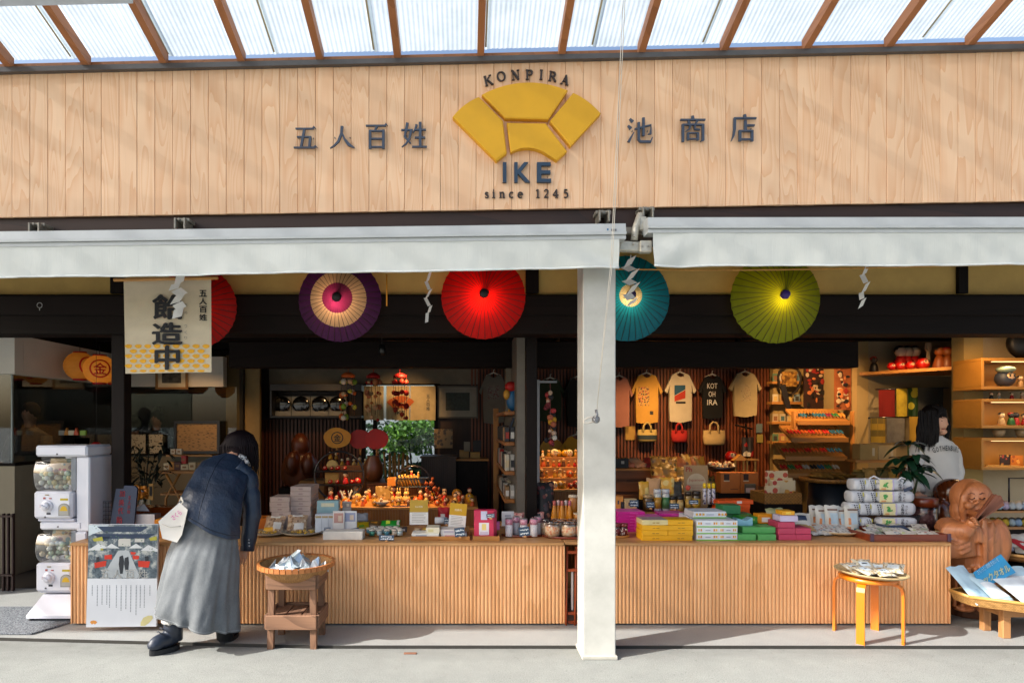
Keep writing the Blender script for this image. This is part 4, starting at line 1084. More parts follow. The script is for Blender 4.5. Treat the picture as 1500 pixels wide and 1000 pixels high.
def sign_card(label,px,py,w,h,Y,top,split=.5,rz=0,lean=.15,words='',body='#e4e2dc',wcol='#f1ead2'):
    W_,H_ = L(w,Y),L(h,Y); c = Vector((XX(px,Y),Y,ZZ(py + h / 2,Y))); t = thing('notice_card',label,'notice card',c); rot = roty(rz) @ rotx(-lean)
    def pt(mb,nm,mt):
        mb.v = [tuple(rot @ Vector(v) + c) for v in mb.v]; return mb.build(nm,mt,t)
    m = MB(); m.box(-W_ / 2,W_ / 2,0,.003,0,H_); pt(m,'card',M(body,.6))
    m = MB(); m.box(-W_ / 2,W_ / 2,-.001,-.0002,H_ * (1 - split),H_); pt(m,'coloured_field',M(top,.6))
    if words: m = MB(); m.text(words,0,H_ * (1 - split * .55),W_ * .42,None,-.0015); pt(m,'heading',M(wcol,.6))
    q = random.Random(px); m = MB()
    for k in range(6):
        z0 = H_ * ((1 - split) * (.88 - .13 * k)); m.box(-W_ * .38,W_ * q.uniform(.2,.4),-.001,-.0003,z0 - H_ * .008,z0 + H_ * .008)
    tag(pt(m,'small_print',M('#8f8a80',.7)),kind='stuff')
    m = MB(); m.obox((0,.02,.02),(W_ * .3,.03,.04),None,.003); pt(m,'foot',M('#b58a55',.6))
    return t

# ------------------------------------------------------------------ goods on the long counter
PLATEM = M('#b9ad97',.4,coat=.3)
plate('grey ceramic sample plate nearest the woman',393,783,28,mat=PLATEM)
plate('grey ceramic sample plate below the tall carton stack',443,782,31,mat=PLATEM)
q = random.Random(5)
for nm,cx,cy_ in (('nearest the woman',393,783),('below the tall carton stack',443,782)):
    Y = yc(cy_); m = MB(); ms = [M('#c9a25c',.6),M('#e0b12c',.5),M('#8f8a6a',.6)]
    for k in range(22): m.mat(q.choice((0,0,1,2))); m.obox((XX(cx,Y) + q.uniform(-.08,.08),Y + q.uniform(-.05,.07),CT + .016 + q.random() * .01),(.022,.018,.010),rotz(q.random() * 3) @ rotx(q.uniform(-.4,.4)),.003)
    o = rebase(m.build('candy_samples',ms),(XX(cx,Y),Y,CT + .006)); tag(o,'broken yellow candy samples heaped on the plate ' + nm,'candy',kind='stuff')
CART = M('#bda79c',.65,0,.05); CARTP = M('#a58c86',.65)
for i in range(7):
    carton('gift_carton','pale pinkish gift carton, %s of the lower stack beside the woman' % ORD[6 - i],'carton',411 + q.uniform(-1,1) - (1 if i > 3 else 0),CT + .001 + i * .0405,5.02,L(28.5,5.05),.2,.0395,CART,'pale pinkish gift cartons',q.uniform(-.03,.03),[(0,.5,.2,.3,CARTP)])
for i in range(9):
    carton('gift_carton','pale pinkish gift carton, %s of the taller stack beside the woman' % ORD[8 - i],'carton',440 + q.uniform(-.7,.7) + (1 if i < 3 else 0),CT + .001 + i * .0405,5.06,L(30,5.06),.26,.0395,CART,'pale pinkish gift cartons',q.uniform(-.03,.02),[(0,.5,.2,.3,CARTP)])
FILM = dots('#b99778',['#8a6a50','#d8c2a0','#a07850'],45,.45,.3)
pouch('snack_bag','clear bag of brown rice crackers with a yellow card by the woman','snack bag',P(399,781,4.93),L(31,4.9),L(28,4.9),.05,[FILM,M('#e2ddd4',.5),M('#e3a81c',.5)],.55,-.12,1,None,[(.5,.9,.5,.12,1),(.3,.18,.5,.22,2),(.7,.4,.4,.4,1)])
pouch('snack_bag','clear bag of brown rice crackers with a plain white label','snack bag',P(434,780,4.95),L(30,4.9),L(28,4.9),.05,[FILM,M('#e2ddd4',.5)],.5,.08,2,None,[(.5,.92,.5,.1,1),(.62,.32,.5,.36,1)])
carton('orange_tray_box','orange wooden box behind the sleeve of the woman','box',383,CT + .001,5.04,L(21,5.05),.16,L(19,5.05),M('#c66a12',.5))
m = MB(); m.obox(P(374.5,753,4.97),(L(4,5),.01,L(36,5)),roty(.1),.001); tag(rebase(m.build('bookmark_strip',M('#dcae3a',.5)),P(374,771,4.97)),'tall narrow yellow card beside the sleeve of the woman','card')
carton('teal_display_box','pale teal display carton with a glossy picture behind the scalloped box','display box',480,CT + .06,5.04,L(32,5.04),.08,L(36,5.04) - .06 + .05,M('#8fb0b4',.4),None,0,[(0,.82,.6,.16,M('#d6cfae',.3)),(.05,.38,.45,.2,M('#5e7c86',.5))])
carton('scalloped_box','white carton with tan scalloped edge','carton',476,CT + .001,4.93,L(29,4.93),.07,L(23,4.93) + .03,M('#cdd2d8',.5),None,0,[(-.33,.86,.3,.1,M('#b19a6a',.5)),(0,.86,.3,.1,M('#b19a6a',.5)),(.33,.86,.3,.1,M('#b19a6a',.5)),(-.17,.4,.012,.7,M('#9aa2ac',.5)),(.17,.4,.012,.7,M('#9aa2ac',.5))])
for i,(px,py,w,h,Y,c1,c2,lab) in enumerate(((496,764,17,32,4.86,'#d9d3cc','#b88a80','picture card with a pink round sweet'),(513,762,19,28,4.88,'#d6d4d2','#8d93ae','picture card with lilac and cream photographs'),(508,742,13,16,5.1,'#a79c94','#8f7f76','dull mauve card standing behind the picture cards'))):
    carton('picture_card',lab + ' in the white display box','card',px,ZZ(py + h / 2,Y),Y,L(w,Y),.006,L(h,Y),M(c1,.4),None,.05 * i,[(0,.68,.8,.45,M(c2,.4)),(.12,.66,.3,.26,M('#cdb8a0',.4))])
carton('white_display_box','plain white open display box at the counter edge','display box',502,CT + .001,4.66,L(58,4.66),.12,L(12.5,4.66),M('#cfcac0',.6),None,0)
price_card('small dark card lying before the scalloped box',479,775,9,7,4.8,lean=.6); price_card('small dark card on the rim of the white display box',519,775,13,6,4.78,rz=-.15,lean=.8)
round_tray('round wooden tray of little glass candy jars',564.5,783,30,.55,h=.02)
Yt = yc(783)
LIDS = ['#1e8c70','#cfd6d6','#1d7f94','#c9b4a4','#c3cfd2']
k = 0
for row,(dy,ppx) in enumerate(((-.085,(545,556,567,578,586)),(-.02,(541,551,562,573,584)),(.05,(547,558,569,580)))):
    for i,px in enumerate(ppx):
        c = LIDS[(i + row * 2) % 5]
        jar('candy_jar','little glass candy jar, %s in the %s row of the round tray' % (NTH[i],('front','middle','back')[row]),'jar',(XX(px,Yt + dy),Yt + dy,CT + .01),.024,.05,clear((.9,.95,.95),.2),M('#c9c2b4',.4),M(c,.5),None,.22,12,'little glass candy jars'); k += 1
price_card('dark price card in front of the round tray of candy jars',566,787,22,8,4.62,lean=.4)
pouch('candy_packet','bright green candy packet lying behind the candy jars','candy packet',P(571,771,5.05),L(31,5.05),L(14,5),.03,[M('#1f8a2c',.3),M('#cfe04a',.4),M('#d7d0c0',.4)],1.0,.05,3,None,[(.4,.5,.2,.5,1),(.9,.5,.12,.8,2)])
pouch('candy_packet','yellow and green candy packet beside the picture cards','candy packet',P(532,776,5.0),L(20,5),L(16,5),.04,[M('#c9a81c',.35),M('#6f9a2e',.4)],.9,.3,4,None,[(.4,.3,.4,.3,1)])
pouch('candy_packet','brown candy packet lying between the green and yellow packets','candy packet',P(546,772,5.05),L(26,5),L(16,5),.04,[M('#5c4526',.4),M('#b47c2c',.4)],1.05,-.2,5,None,[(.5,.5,.4,.3,1)])
pouch('candy_packet','grey silver candy packet behind the picture cards','candy packet',P(530,764,5.15),L(20,5),L(14,5),.05,[M('#98989a',.35)],.5,.2,6)
pouch('candy_packet','flat salmon pink packet behind the candy jars','candy packet',P(545,781,4.92),L(24,5),L(8,5),.02,[M('#b8785c',.4)],1.1,.0,7)
for i,(px,c) in enumerate(((566,'#8a5a5a'),(577,'#b9b0b0'),(591,'#4a3c3c'))): carton('candy_box','%s small candy box behind the candy jars' % ('dull red','white and red','dark')[i],'candy box',px,CT + .001,4.99,L(10,5),.05,L(7,5),M(c,.5),None,.05,[(0,.5,.4,.4,M('#d8d2cc',.5))])
sign_card('gold and white notice card standing upright',613.5,750,27,36,4.95,'#b8942e',.5,0,.1,'五人百姓')
sign_card('gold and white notice card tilted to one side',669,754.5,25,35,4.85,'#c99a10',.5,rad(5),.15,'加美代')
pouch('daruma_bag','red drawstring bag with a white face beside the tilted card','bag',P(650,764,5.08),L(18,5),L(22,5),.07,[M('#a8121a',.5),M('#d9cfc6',.5)],.05,0,8,None,[(.42,.42,.4,.28,1)])
m = MB(); c = P(646,762,5.0); m.tube([c + Vector((-.05,0,-.0)),c + Vector((.05,0,0))],.028,14); tag(rebase(m.build('towel_roll',M('#b9bcc2',.8)),c - Vector((0,0,.028))),'white rolled hand towel below the red drawstring bag','towel')
price_card('small dark card on the rolled towel',654,763,7,9,4.93)
tray('shallow wooden tray holding flat white boxes',602,688,4.64,4.85,h=.032)
for i,(px,z,w,c,pr) in enumerate(((623,.008,40,'#d8d6ce','#8f9aa8'),(634,.05,20,'#d9d2ba','#c9c08e'),(665,.008,38,'#cfcac6','#c48a92'),(663,.04,36,'#d2cdc8','#b0a8b4'))):
    carton('flat_box','flat white box in the shallow wooden tray, ' + ('with a grey picture','cream coloured on top','with a pink pattern','with a mauve stripe')[i],'box',px,CT + z,4.66 + .01 * i,L(w,4.66),.14,.035 if i > 1 else .042,M(c,.5),'flat white boxes in the wooden tray',0,[(-.15,.5,.4,.5,M(pr,.5))])
for i in range(4):
    px = 612 + i * 12; jar('mini_cake','small topped cake tub behind the flat boxes, %s in the row' % NTH[i],'tub',(XX(px,4.95),4.95,CT + .002),.026,.04,M('#a89078',.5),M(('#c8b08c','#c9a43c','#b49a84','#c8a860')[i],.5),None,None,.3,10,'small topped cake tubs')
price_card('dark price card clipped to the shallow wooden tray',674,779,15,13,4.63,rz=rad(-6))
# pink boxes with a bottle picture
tray('small wooden tray under the pink boxes',692.5,732,4.63,4.8,h=.034)
BOT_W = M('#d9d8de',.4)
def pinkbox(px,py,Y,lab,rz=0):
    t = carton('bottle_box',lab,'box',px,CT + .008,Y,L(29,Y),.045,ZZ(py,Y) - CT - .008,M('#c22c50',.45),'pink boxes with a bottle picture',rz,
      [(0,.82,.32,.3,M('#c3c4dc',.45)),(0,.36,.5,.42,M('#d8d2d8',.45)),(0,.42,.22,.22,M('#dcc47a',.45)),(0,.2,.4,.12,M('#c4b4c4',.45))])
pinkbox(709,747,4.66,'pink box with a white bottle picture, front of three'); pinkbox(711,746,4.71,'pink box with a white bottle picture, middle of three',.04); pinkbox(713,746.5,4.76,'pink box with a white bottle picture, rear of three',-.05)
carton('magenta_box','small magenta box beside the pink bottle boxes','box',728,CT + .06,4.76,L(8,4.76),.04,L(12,4.76),M('#a8488c',.4)); carton('wooden_riser','small wooden riser behind the pink boxes','riser',715,CT + .001,4.84,L(56,4.84),.12,.058,SHELFW)
price_card('dark price card on the pink bottle boxes',719,755,12,6,4.64,rz=rad(-6))
# printed cans
round_tray('dark oval wooden tray of printed white cans',765,784,31,.6,REDW)
CAN = dots('#d4d2d4',['#6a6470','#b8808c','#d8d2d2'],130,.25,.35); CANT = dots('#c98aa0',['#dfc3cc','#b85a78','#e0d4d8'],110,.35,.35)
for i,(px,dy) in enumerate(((745.5,-.07),(767,-.075),(782,-.07),(756,.02),(788,.02))):
    Y = yc(784) + dy; b = Vector((XX(px,Y),Y,CT + .008)); t = thing('printed_can','white printed can with a pink patterned top, %s of the oval tray' % ('front left','behind the card','front right','rear left','rear right')[i],'can',b,0,'printed white cans')
    r,h = L(5.4,Y),L(26,Y)
    m = MB(); m.lathe([(r * .94,0),(r,.004),(r,h * .66)],b,16); m.build('body',CAN,t)
    m = MB(); m.lathe([(r,h * .66),(r,h * .97)],b,16); m.build('patterned_band',CANT,t)
    m = MB(); m.lathe([(r * 1.02,h * .965),(r * 1.02,h),(r * .9,h - .002),(0,h - .002)],b,16); m.build('lid',M('#b8b4b8',.3,.7),t)
price_card('dark price card in front of the printed cans',769,778,16,13,4.64,rz=rad(-8))
carton('white_card','plain white card behind the printed cans','card',744,CT + .03,5.0,L(18,5),.005,L(25,5),M('#c8c8cc',.5),None,.1,[(0,.75,.5,.12,M('#9a9aa4',.5))])
PINKF = dots('#c98e86',['#e0b8a8','#a84a50','#dcc0b0'],60,.4,.25)
pouch('sweets_bag','pink film bag of sweets behind the white card','sweets bag',P(757,768,5.12),L(24,5.1),L(18,5.1),.06,[PINKF,M('#d8c4b8',.4)],.4,0,11,None,[(.5,.5,.6,.3,1)])
pouch('sweets_bag','pink film bag of sweets with a dark price card','sweets bag',P(786,767,5.1),L(24,5.1),L(18,5.1),.06,[PINKF,M('#16161a',.5)],.4,0,12,None,[(.5,.62,.5,.36,1)])
carton('low_shelf','low wooden shelf behind the printed cans','shelf',775,CT + .001,5.05,L(90,5.05),.2,.05,SHELFW)
# candy tubs
round_tray('dark oval wooden tray of clear candy tubs',836,786,42,.5,REDW)
TUBF = dots('#cfae86',['#d8c8a8','#c48a68','#e0d4c0','#b88a90'],70,.5,.4)
for i,(px,dy) in enumerate(((809,-.06),(833,-.065),(852,-.06),(801,.03),(820,.03),(842,.03))):
    Y = yc(785) + dy; r = L(10.5,Y)
    jar('candy_tub','clear tub of pastel candies, %s on the oval tray' % ('front left','front centre','front right by the pillar','rear left','rear centre','rear right')[i],'candy tub',(XX(px,Y),Y,CT + .008),r,L(23,Y),clear((.96,.95,.93),.25),clear((.9,.88,.86),.4),TUBF,dots('#d4b490',['#c87c5c','#d8c8b0','#d89a6a'],60,.5) if i < 3 else None,.14,16,'clear tubs of pastel candies')
for i in range(5):
    px = 812 + i * 5.6; Y = 5.12 + .02 * (i % 2); b = Vector((XX(px,Y),Y,CT + .05)); t = thing('juice_bottle','cone shaped bottle of amber juice, %s from the grey partition' % NTH[i],'bottle',b,0,'cone shaped bottles of amber juice')
    h = L(34,Y); r = L(5.2,Y)
    m = MB(); m.lathe([(r * .9,0),(r,.004),(r * .95,h * .3),(r * .4,h * .8),(r * .38,h * .86)],b,12); m.build('body',M('#c47a10',.15,0,.1,coat=.5),t)
    m = MB(); m.lathe([(r * .42,h * .74),(r * .44,h * .98),(0,h)],b,10); m.build('cap',M(('#b85a50','#d8b4ac','#c0685c','#d8c8c0','#b85a6a')[i],.4),t)
carton('riser_box','wooden riser under the amber juice bottles','riser',832,CT + .001,5.06,L(52,5.06),.2,.048,SHELFW)
for i,(px,h) in enumerate(((839,40),(851,40),(846,17))):
    Y = 5.2 if i < 2 else 5.08; jar('amber_canister','%s amber tea canister beside the pillar' % ('tall','second tall','short')[i],'canister',(XX(px,Y),Y,CT + .05),L(6.4,Y),L(h,Y),M('#b06a10',.3,0,.3,30,coat=.4),M('#c8b8a0',.4),None,None,.1,14)
for i in range(7):
    px = 812 + i * 6.5; m = MB(); c = P(px,766,4.95); leaves(m,c,(.02,.02,.02),16,.02,i,0,.0); o = rebase(m.build('bow_ribbon',[M('#c9c4be',.5)] * 3),c - Vector((0,0,.02))); tag(o,'crinkled white film knot behind the candy tubs, %s of the row' % NTH[i],'ribbon','white film knots behind the tubs')
pouch('knit_goods','dark bundle of black and tan goods beside the amber bottles','bundle',P(800,766,5.2),L(30,5.2),L(60,5.2),.1,[dots('#120f10',['#3a3034','#8a5c48','#5c2424'],26,.5)],.1,.3,13)

# ------------------------------------------------------------------ goods on the counter right of the pillar
round_tray('wooden tray of red jam jars against the pillar',905,786,17,.7,SHELFW)
for i,px in enumerate((904,914)):
    Y = yc(786) - .01; jar('jam_jar','dark red patterned jam jar %s' % ('touching the pillar','on the outer side of its tray'),'jar',(XX(px,Y),Y,CT + .008),L(5.6,Y),L(19,Y),M('#3a0d10',.2,coat=.5),dots('#6a1418',['#c8b8b4'],120,.25),None,dots('#5c1216',['#cfc4c0','#cfc4c0','#3a0c10'],75,.42),.25,14) if False else jar('jam_jar',('dark red patterned jam jar touching the pillar','dark red patterned jam jar on the outer side of its tray')[i],'jar',(XX(px,Y),Y,CT + .008),L(5.6,Y),L(19,Y),M('#3a0d10',.2,coat=.5),dots('#6a1418',['#c8b8b4'],120,.25),None,dots('#5c1216',['#cfc4c0','#cfc4c0','#3a0c10'],75,.42),.25,14)
MAG,MAGP = M('#c01a86',.45,0,.06),M('#d05aa8',.45)
for s_,(px,Y,n_,w) in enumerate(((925,5.0,7,40),(955,4.86,6,36),(985,5.05,6,40))):
    for i in range(n_):
        carton('magenta_carton','magenta confection carton, %s of the %s stack' % (ORD[n_ - 1 - i],('rear','front','farthest')[s_]),'carton',px + q.uniform(-1,1),CT + .001 + i * .0235,Y,L(w,Y),.2,.0228,MAG,'magenta confection cartons',q.uniform(-.03,.03),[(.1,.5,.3,.2,MAGP)],MAGP if i == n_ - 1 else None)
YC,YP,PALE = M('#dfa408',.45,0,.05),M('#a87c10',.5),M('#d8c890',.45)
for s_,px in enumerate((959.5,996.5)):
    for i in range(4):
        Y = yc(792)
        carton('yellow_carton','%s confection carton, %s of the %s yellow stack' % ('pale yellow' if (s_ == 0 and i == 3) else 'yellow',ORD[3 - i],('first','second')[s_]),'carton',px + q.uniform(-.5,.5),CT + .001 + i * .0392,Y + q.uniform(0,.006),L(37 if s_ else 38,Y),.16,.0385,PALE if (s_ == 0 and i == 3) else YC,'yellow confection cartons',q.uniform(-.015,.015),[(-.05,.45,.1,.16,YP),(.1,.45,.12,.16,YP)],M('#8f8a94',.3) if i == 3 and s_ == 0 else None)
WB,GS = M('#d2d6dc',.5,0,.03),M('#6fae3a',.5)
YD,OD = M('#dfae3c',.5),M('#c9862c',.5)
def wbox(lab,px,z,Y,w,n=2):
    pr = [(0,.08,1.002,.17,GS)] + [(-.40 + .1 * k,.58,.06,.34,(YD,OD)[k % 2]) for k in range(n)] + [(.28 + .1 * k,.58,.06,.34,(OD,YD)[k % 2]) for k in range(n)] + [(0,.55,.22,.1,M('#8d96a6',.5))]
    carton('citrus_carton',lab,'carton',px,z,Y,L(w,Y),.2,.0495,WB,'white citrus cartons with a green base',q.uniform(-.015,.015),pr)
for s_,(px,w) in enumerate(((1037,33),(1067,27))):
    for i in range(3): wbox('white carton with yellow fruit and green base, %s of the %s stack' % (ORD[2 - i],('wider','narrower')[s_]),px,CT + .001 + i * .0505,yc(791.5),w,2)
wbox('wide white carton with yellow fruit bridging both citrus stacks',1040,CT + .155,yc(791.5) + .1,48,3)
wbox('wide white carton lying behind the citrus stacks',1032,CT + .155 - .05,yc(791.5) + .2,50,3)
GR = M('#4f9a52',.5,0,.05); GR2 = M('#2f8a34',.4); 
for lab,px,z,Y,w,h,mt in (('light green carton, lower one beside the citrus stack',1094.5,0,yc(791.5),26,.0465,GR),('light green carton, lower one beside the pink stack',1124,0,yc(791.5),26,.0465,GR),('light green carton, upper one beside the citrus stack',1101,.047,yc(791.5) + .05,26,.046,GR),('light green carton, upper one beside the pink stack',1124,.047,yc(791.5) + .05,24,.046,GR),
    ('bright green glossy carton behind the light green ones',1098,.09,yc(791.5) + .22,26,.055,GR2),('deep green carton behind the citrus stacks',1072,.15,4.98,26,.07,M('#2c7448',.5)),('dull green carton lying under the deep green one',1080,.0,5.0,42,.149,M('#3c7a4a',.5))):
    carton('green_carton',lab,'carton',px,CT + .001 + z,Y,L(w,Y),.15,h,mt,'green cartons',q.uniform(-.02,.02),[(.1,.6,.4,.3,M('#8fb84a',.45))] if mt is GR2 else None)
m = MB(); a = L(23,4.75); m.prism([(-a / 2,0),(a / 2,0),(a / 2,.06),(a * .1,.035),(-a / 2,.055)],0,.08); o = m.build('blue_carton',M('#7fb0c4',.5)); o.location = (XX(1091,4.76),4.76,CT + .095); tag(o,'pale blue open carton on top of the light green cartons','carton')
carton('orange_sleeve','orange and white carton standing between green and pink stacks','carton',1121,CT + .095,4.85,L(21,4.85),.08,.075,M('#d88a14',.45),None,.05,[(.05,.4,.6,.5,M('#dcd6d0',.5))])
PK = M('#b23a58',.5,0,.05)
for s_,(px,w,n_,Y) in enumerate(((1153,25,3,yc(791)),(1177,22,2,yc(791)))):
    for i in range(n_): carton('pink_carton','dusty pink carton, %s of the %s stack' % (ORD[n_ - 1 - i],('higher','lower')[s_]),'carton',px + (1 - i) * .8,CT + .001 + i * .0445,Y + .012 * i,L(w,Y),.16,.0438,PK,'dusty pink cartons',q.uniform(-.02,.02))
carton('lavender_carton','lavender carton on the higher pink stack','carton',1156,CT + .136,yc(791) + .03,L(26,4.66),.12,.045,M('#b9b0cc',.5)); carton('yellow_lid_box','small yellow and orange box on the lavender carton','box',1155,CT + .182,yc(791) + .05,L(19,4.68),.1,.032,M('#d89a1c',.45),None,0,[(0,.5,.4,.5,M('#e0c050',.4))])
pouch('cracker_bag','pale green film bag on top of the pink stack','snack bag',P(1143,772,4.85),L(30,4.85),L(30,4.85),.06,[M('#9a9a70',.3,0,.2,12),M('#a83a38',.4)],.5,.2,14,None,[(.5,.4,.3,.3,1)])
pouch('cracker_bag','white bag with a dark blue label behind the pink stack','snack bag',P(1172,775,4.9),L(38,4.9),L(26,4.9),.08,[M('#c4c1b8',.4),M('#24324c',.5)],.55,-.1,15,None,[(.62,.62,.36,.34,1)])
pouch('cracker_bag','tan paper packet lying between white bags','snack bag',P(1181,778,4.82),L(34,4.8),L(16,4.8),.03,[M('#b08a5c',.5)],1.0,.1,16)
for i in range(6): carton('orange_carton','bright orange carton, %s of the stack behind the citrus cartons' % ORD[5 - i],'carton',1076 + i % 3,CT + .03 + i * .036,5.12,L(54 if i == 5 else 46,5.12),.14,.0355,M('#d8500a',.45,0,.05),'bright orange cartons',.02 * i,[(.1,.5,.14,.6,M('#d8c8c0',.5))] if i == 5 else None)
carton('orange_carton','dark orange carton under the bright orange cartons','carton',1078,CT + .001,5.13,L(50,5.13),.13,.028,M('#b8440a',.5))
plate('wide pale wooden dish heaped with film packets',1224,781,34,mat=M('#cdb895',.45),h=.035)
FILM2 = dots('#bdb9b2',['#8a8680','#d4d0ca','#a8746c','#7d8a96'],40,.4,.25)
for i in range(8): pouch('film_packet','silvery film packet on the wide pale dish, %s from the pink stack' % NTH[i],'packet',P(1203 + i * 6.0,783 - 2.2 * (i % 3),4.82 + .04 * (i % 3)),L(30,4.85),L(22,4.85),.03,[FILM2],1.2,q.uniform(-.5,.5),20 + i,'silvery film packets on the wide dish')
PW_ = M('#bdbcb6',.45,0,.05)
for i,(px,Y) in enumerate(((1196,5.12),(1205,5.04),(1219,5.0),(1234,5.02),(1248,4.98))):
    pouch('stand_pouch','white stand up pouch with a picture of teal and orange, %s from the pink stack' % NTH[i],'pouch',(XX(px,Y),Y,CT + .001),L(21,Y),ZZ(740 + 2 * (i % 2),Y) - CT,.06,[PW_,M('#6a4a3a',.5),M('#a9bcc8',.5),M('#1f6a72',.5),M('#c07a48',.5)],.06,q.uniform(-.15,.15),40 + i,'white stand up pouches',[(.5,.84,.7,.06,1),(.55,.52,.5,.4,2),(.2,.14,.25,.16,4),(.7,.1,.4,.14,3),(.25,.42,.16,.24,4)])
# stacked noodle bags with a carry rope
KN = M('#2a2c3a',.6)
def noodle_bag(lab,px,py,Y,w,h,side,seed):
    """a soft brick of noodles: one printed long face, or its gathered end"""
    c = P(px,py + h / 2,Y); Wd,H = L(w,Y),L(h,Y) * .985; m = MB(); q2 = random.Random(seed); nu = 16
    secs = []
    for i in range(nu + 1):
        u = i / nu; e = min(u,1 - u) * 2; k = min(1,.55 + .9 * e ** .5) if not side else min(1,.8 + .4 * e ** .6)
        secs.append(((c.x - Wd / 2 + Wd * u,c.y + .06,c.z + H / 2),(0,.06 * k,0),(0,0,H / 2 * k)))
    m.loft(secs,20,lambda i,g: (1 / max(abs(math.cos(g)),abs(math.sin(g)))) ** .62 * (1 + .02 * math.sin(i * 1.7 + seed) + .015 * math.sin(g * 5 + i)))
    ms = [M('#c3c6cc',.4,0,.05)]
    def fr(u,v): return Vector((c.x - Wd / 2 + Wd * u,c.y - .0045 + .006 * ((v - .5) * 2) ** 2,c.z + H * v))
    def lay(u0,u1,v0,v1,mt):
        ms.append(mt); m.mat(len(ms) - 1); g = [fr(u0 + (u1 - u0) * j / 3,v0 + (v1 - v0) * i / 4) for i in range(5) for j in range(4)]
        m.add(g,[(i * 4 + j,i * 4 + j + 1,i * 4 + j + 5,i * 4 + j + 4) for i in range(4) for j in range(3)])
    if side:
        ms.append(KN); m.mat(len(ms) - 1)
        for i in range(5):
            for j in range(2):
                p = fr(.45 + .2 * j + .04 * i,.82 - .16 * i); m.obox(p + Vector((0,-.003,0)),(Wd * .1,.001,H * .09),roty(q2.uniform(-.8,.8)))
        lay(.84,.94,.55,.9,M('#b9b04a',.5))
    else:
        lay(.02,.36,.06,.94,M('#d8cf9e',.5)); 
        ms.append(M('#4f9a50',.6)); m.mat(len(ms) - 1)
        for k in range(9):
            a = q2.uniform(0,3); p = fr(.17 + q2.uniform(-.06,.06),.52 + q2.uniform(-.16,.16)); m.obox(p + Vector((0,-.004,0)),(Wd * .07,.001,H * .10),roty(a))
        lay(.34,.40,.05,.95,M('#b3a8c8',.5)); ms.append(M('#c88a58',.6)); m.mat(len(ms) - 1); m.obox(fr(.12,.16) + Vector((0,-.004,0)),(Wd * .12,.001,H * .1),None)
        ms.append(KN); m.mat(len(ms) - 1)
        for ch,v in (('さ',.80),('ぬ',.52),('き',.24)): m.text(ch,fr(.54,v).x,fr(.54,v).z,Wd * .085,H * .25,c.y - .009,0,.02)
        for ch,v in (('う',.72),('ど',.46),('ん',.22)): m.text(ch,fr(.65,v).x,fr(.65,v).z,Wd * .06,H * .18,c.y - .009,0,.01)
    o = rebase(m.build('noodle_bag',ms),c); return tag(o,lab,'noodle bag','white noodle bags in the roped stack')
for r_,(py,h,xs,fx) in enumerate(((709.5,17.5,(1258,1273),1313),(727.5,17.5,(1254.5,1274),1313),(745.5,19.5,(1249.5,1266,1283),1317),(765,14,(1251,1268),1317))):
    for k,px in enumerate(xs): noodle_bag('white noodle bag end with dark characters, %s in the %s row of the roped stack' % (('outer','next','inner')[k],('top','second','third','bottom')[r_]),px - .3 + 3,py,4.98,17 if r_ != 1 else 18,h,True,r_ * 5 + k)
    noodle_bag('printed white noodle bag with a green leek picture, long one in the %s row' % ('top','second','third','bottom')[r_],fx + 2,py,4.96,56 if r_ != 2 else 52,h,False,60 + r_)
rp = thing('carry_rope','white carry rope looped over the stack of noodle bags','rope',P(1300,708,5.0))
m = MB(); m.tube([P(x_,y_,4.99) for x_,y_ in ((1272,709),(1274,700),(1280,697),(1288,701),(1294,708),(1304,704),(1312,708))],.0065,8); m.build('loop',M('#d0cfd2',.7),rp)
m = MB(); m.tube([P(x_,y_,4.97) for x_,y_ in ((1284,706),(1296,706),(1306,709),(1314,704),(1320,699),(1326,701),(1327,709))],.0065,8); m.build('loop',M('#d0cfd2',.7),rp)
m = MB(); m.obox(P(1330,716,4.93),(L(13,4.9),.002,L(5,4.9)),roty(rad(-22))); tag(rebase(m.build('price_tag',M('#39445a',.6)),P(1330,719,4.93)),'slanted dark price tag on the topmost long noodle bag','price tag')
# lacquered tray of packets
t = tray('red brown lacquered wooden tray at the counter end',1275,1392,4.6,5.0,h=.052,mat=REDW,name='lacquer_tray')
for px in (1277,1390):
    m = MB(); m.box(XX(px - 2.4,4.6),XX(px + 2.4,4.6),4.592,4.602,CT + .001,CT + .06,.001); m.build('corner_post',M('#4a3040',.4),t)
for i in range(13):
    pouch('rice_packet','flat film packet in the lacquered tray, %s from its inner corner' % NTH[i],'packet',(XX(1286 + 7.6 * i,4.68),4.64 + .085 * (i % 3),CT + .012 + .014 * (i % 3)),.11,.13,.018,[FILM2 if i % 2 else dots('#b7b2a8',['#8d8478','#c9c4bc','#9aa870'],34,.4,.25),M('#b01a18',.35),M('#7f8a78',.4)],1.25,q.uniform(-.5,.5),70 + i,'film packets in the lacquered tray',[(.5,.2,.8,.24,1 if i % 3 == 0 else 2)])
m = MB(); m.tube([P(1283,768,4.9),P(1300,772,4.85),P(1320,771,4.84),P(1338,778,4.8)],[.012,.014,.014,.006],7); tag(rebase(m.build('dark_ribbon',M('#25324a',.5)),P(1310,775,4.84)),'dark blue folded ribbon lying along the foot of the noodle bags','ribbon')

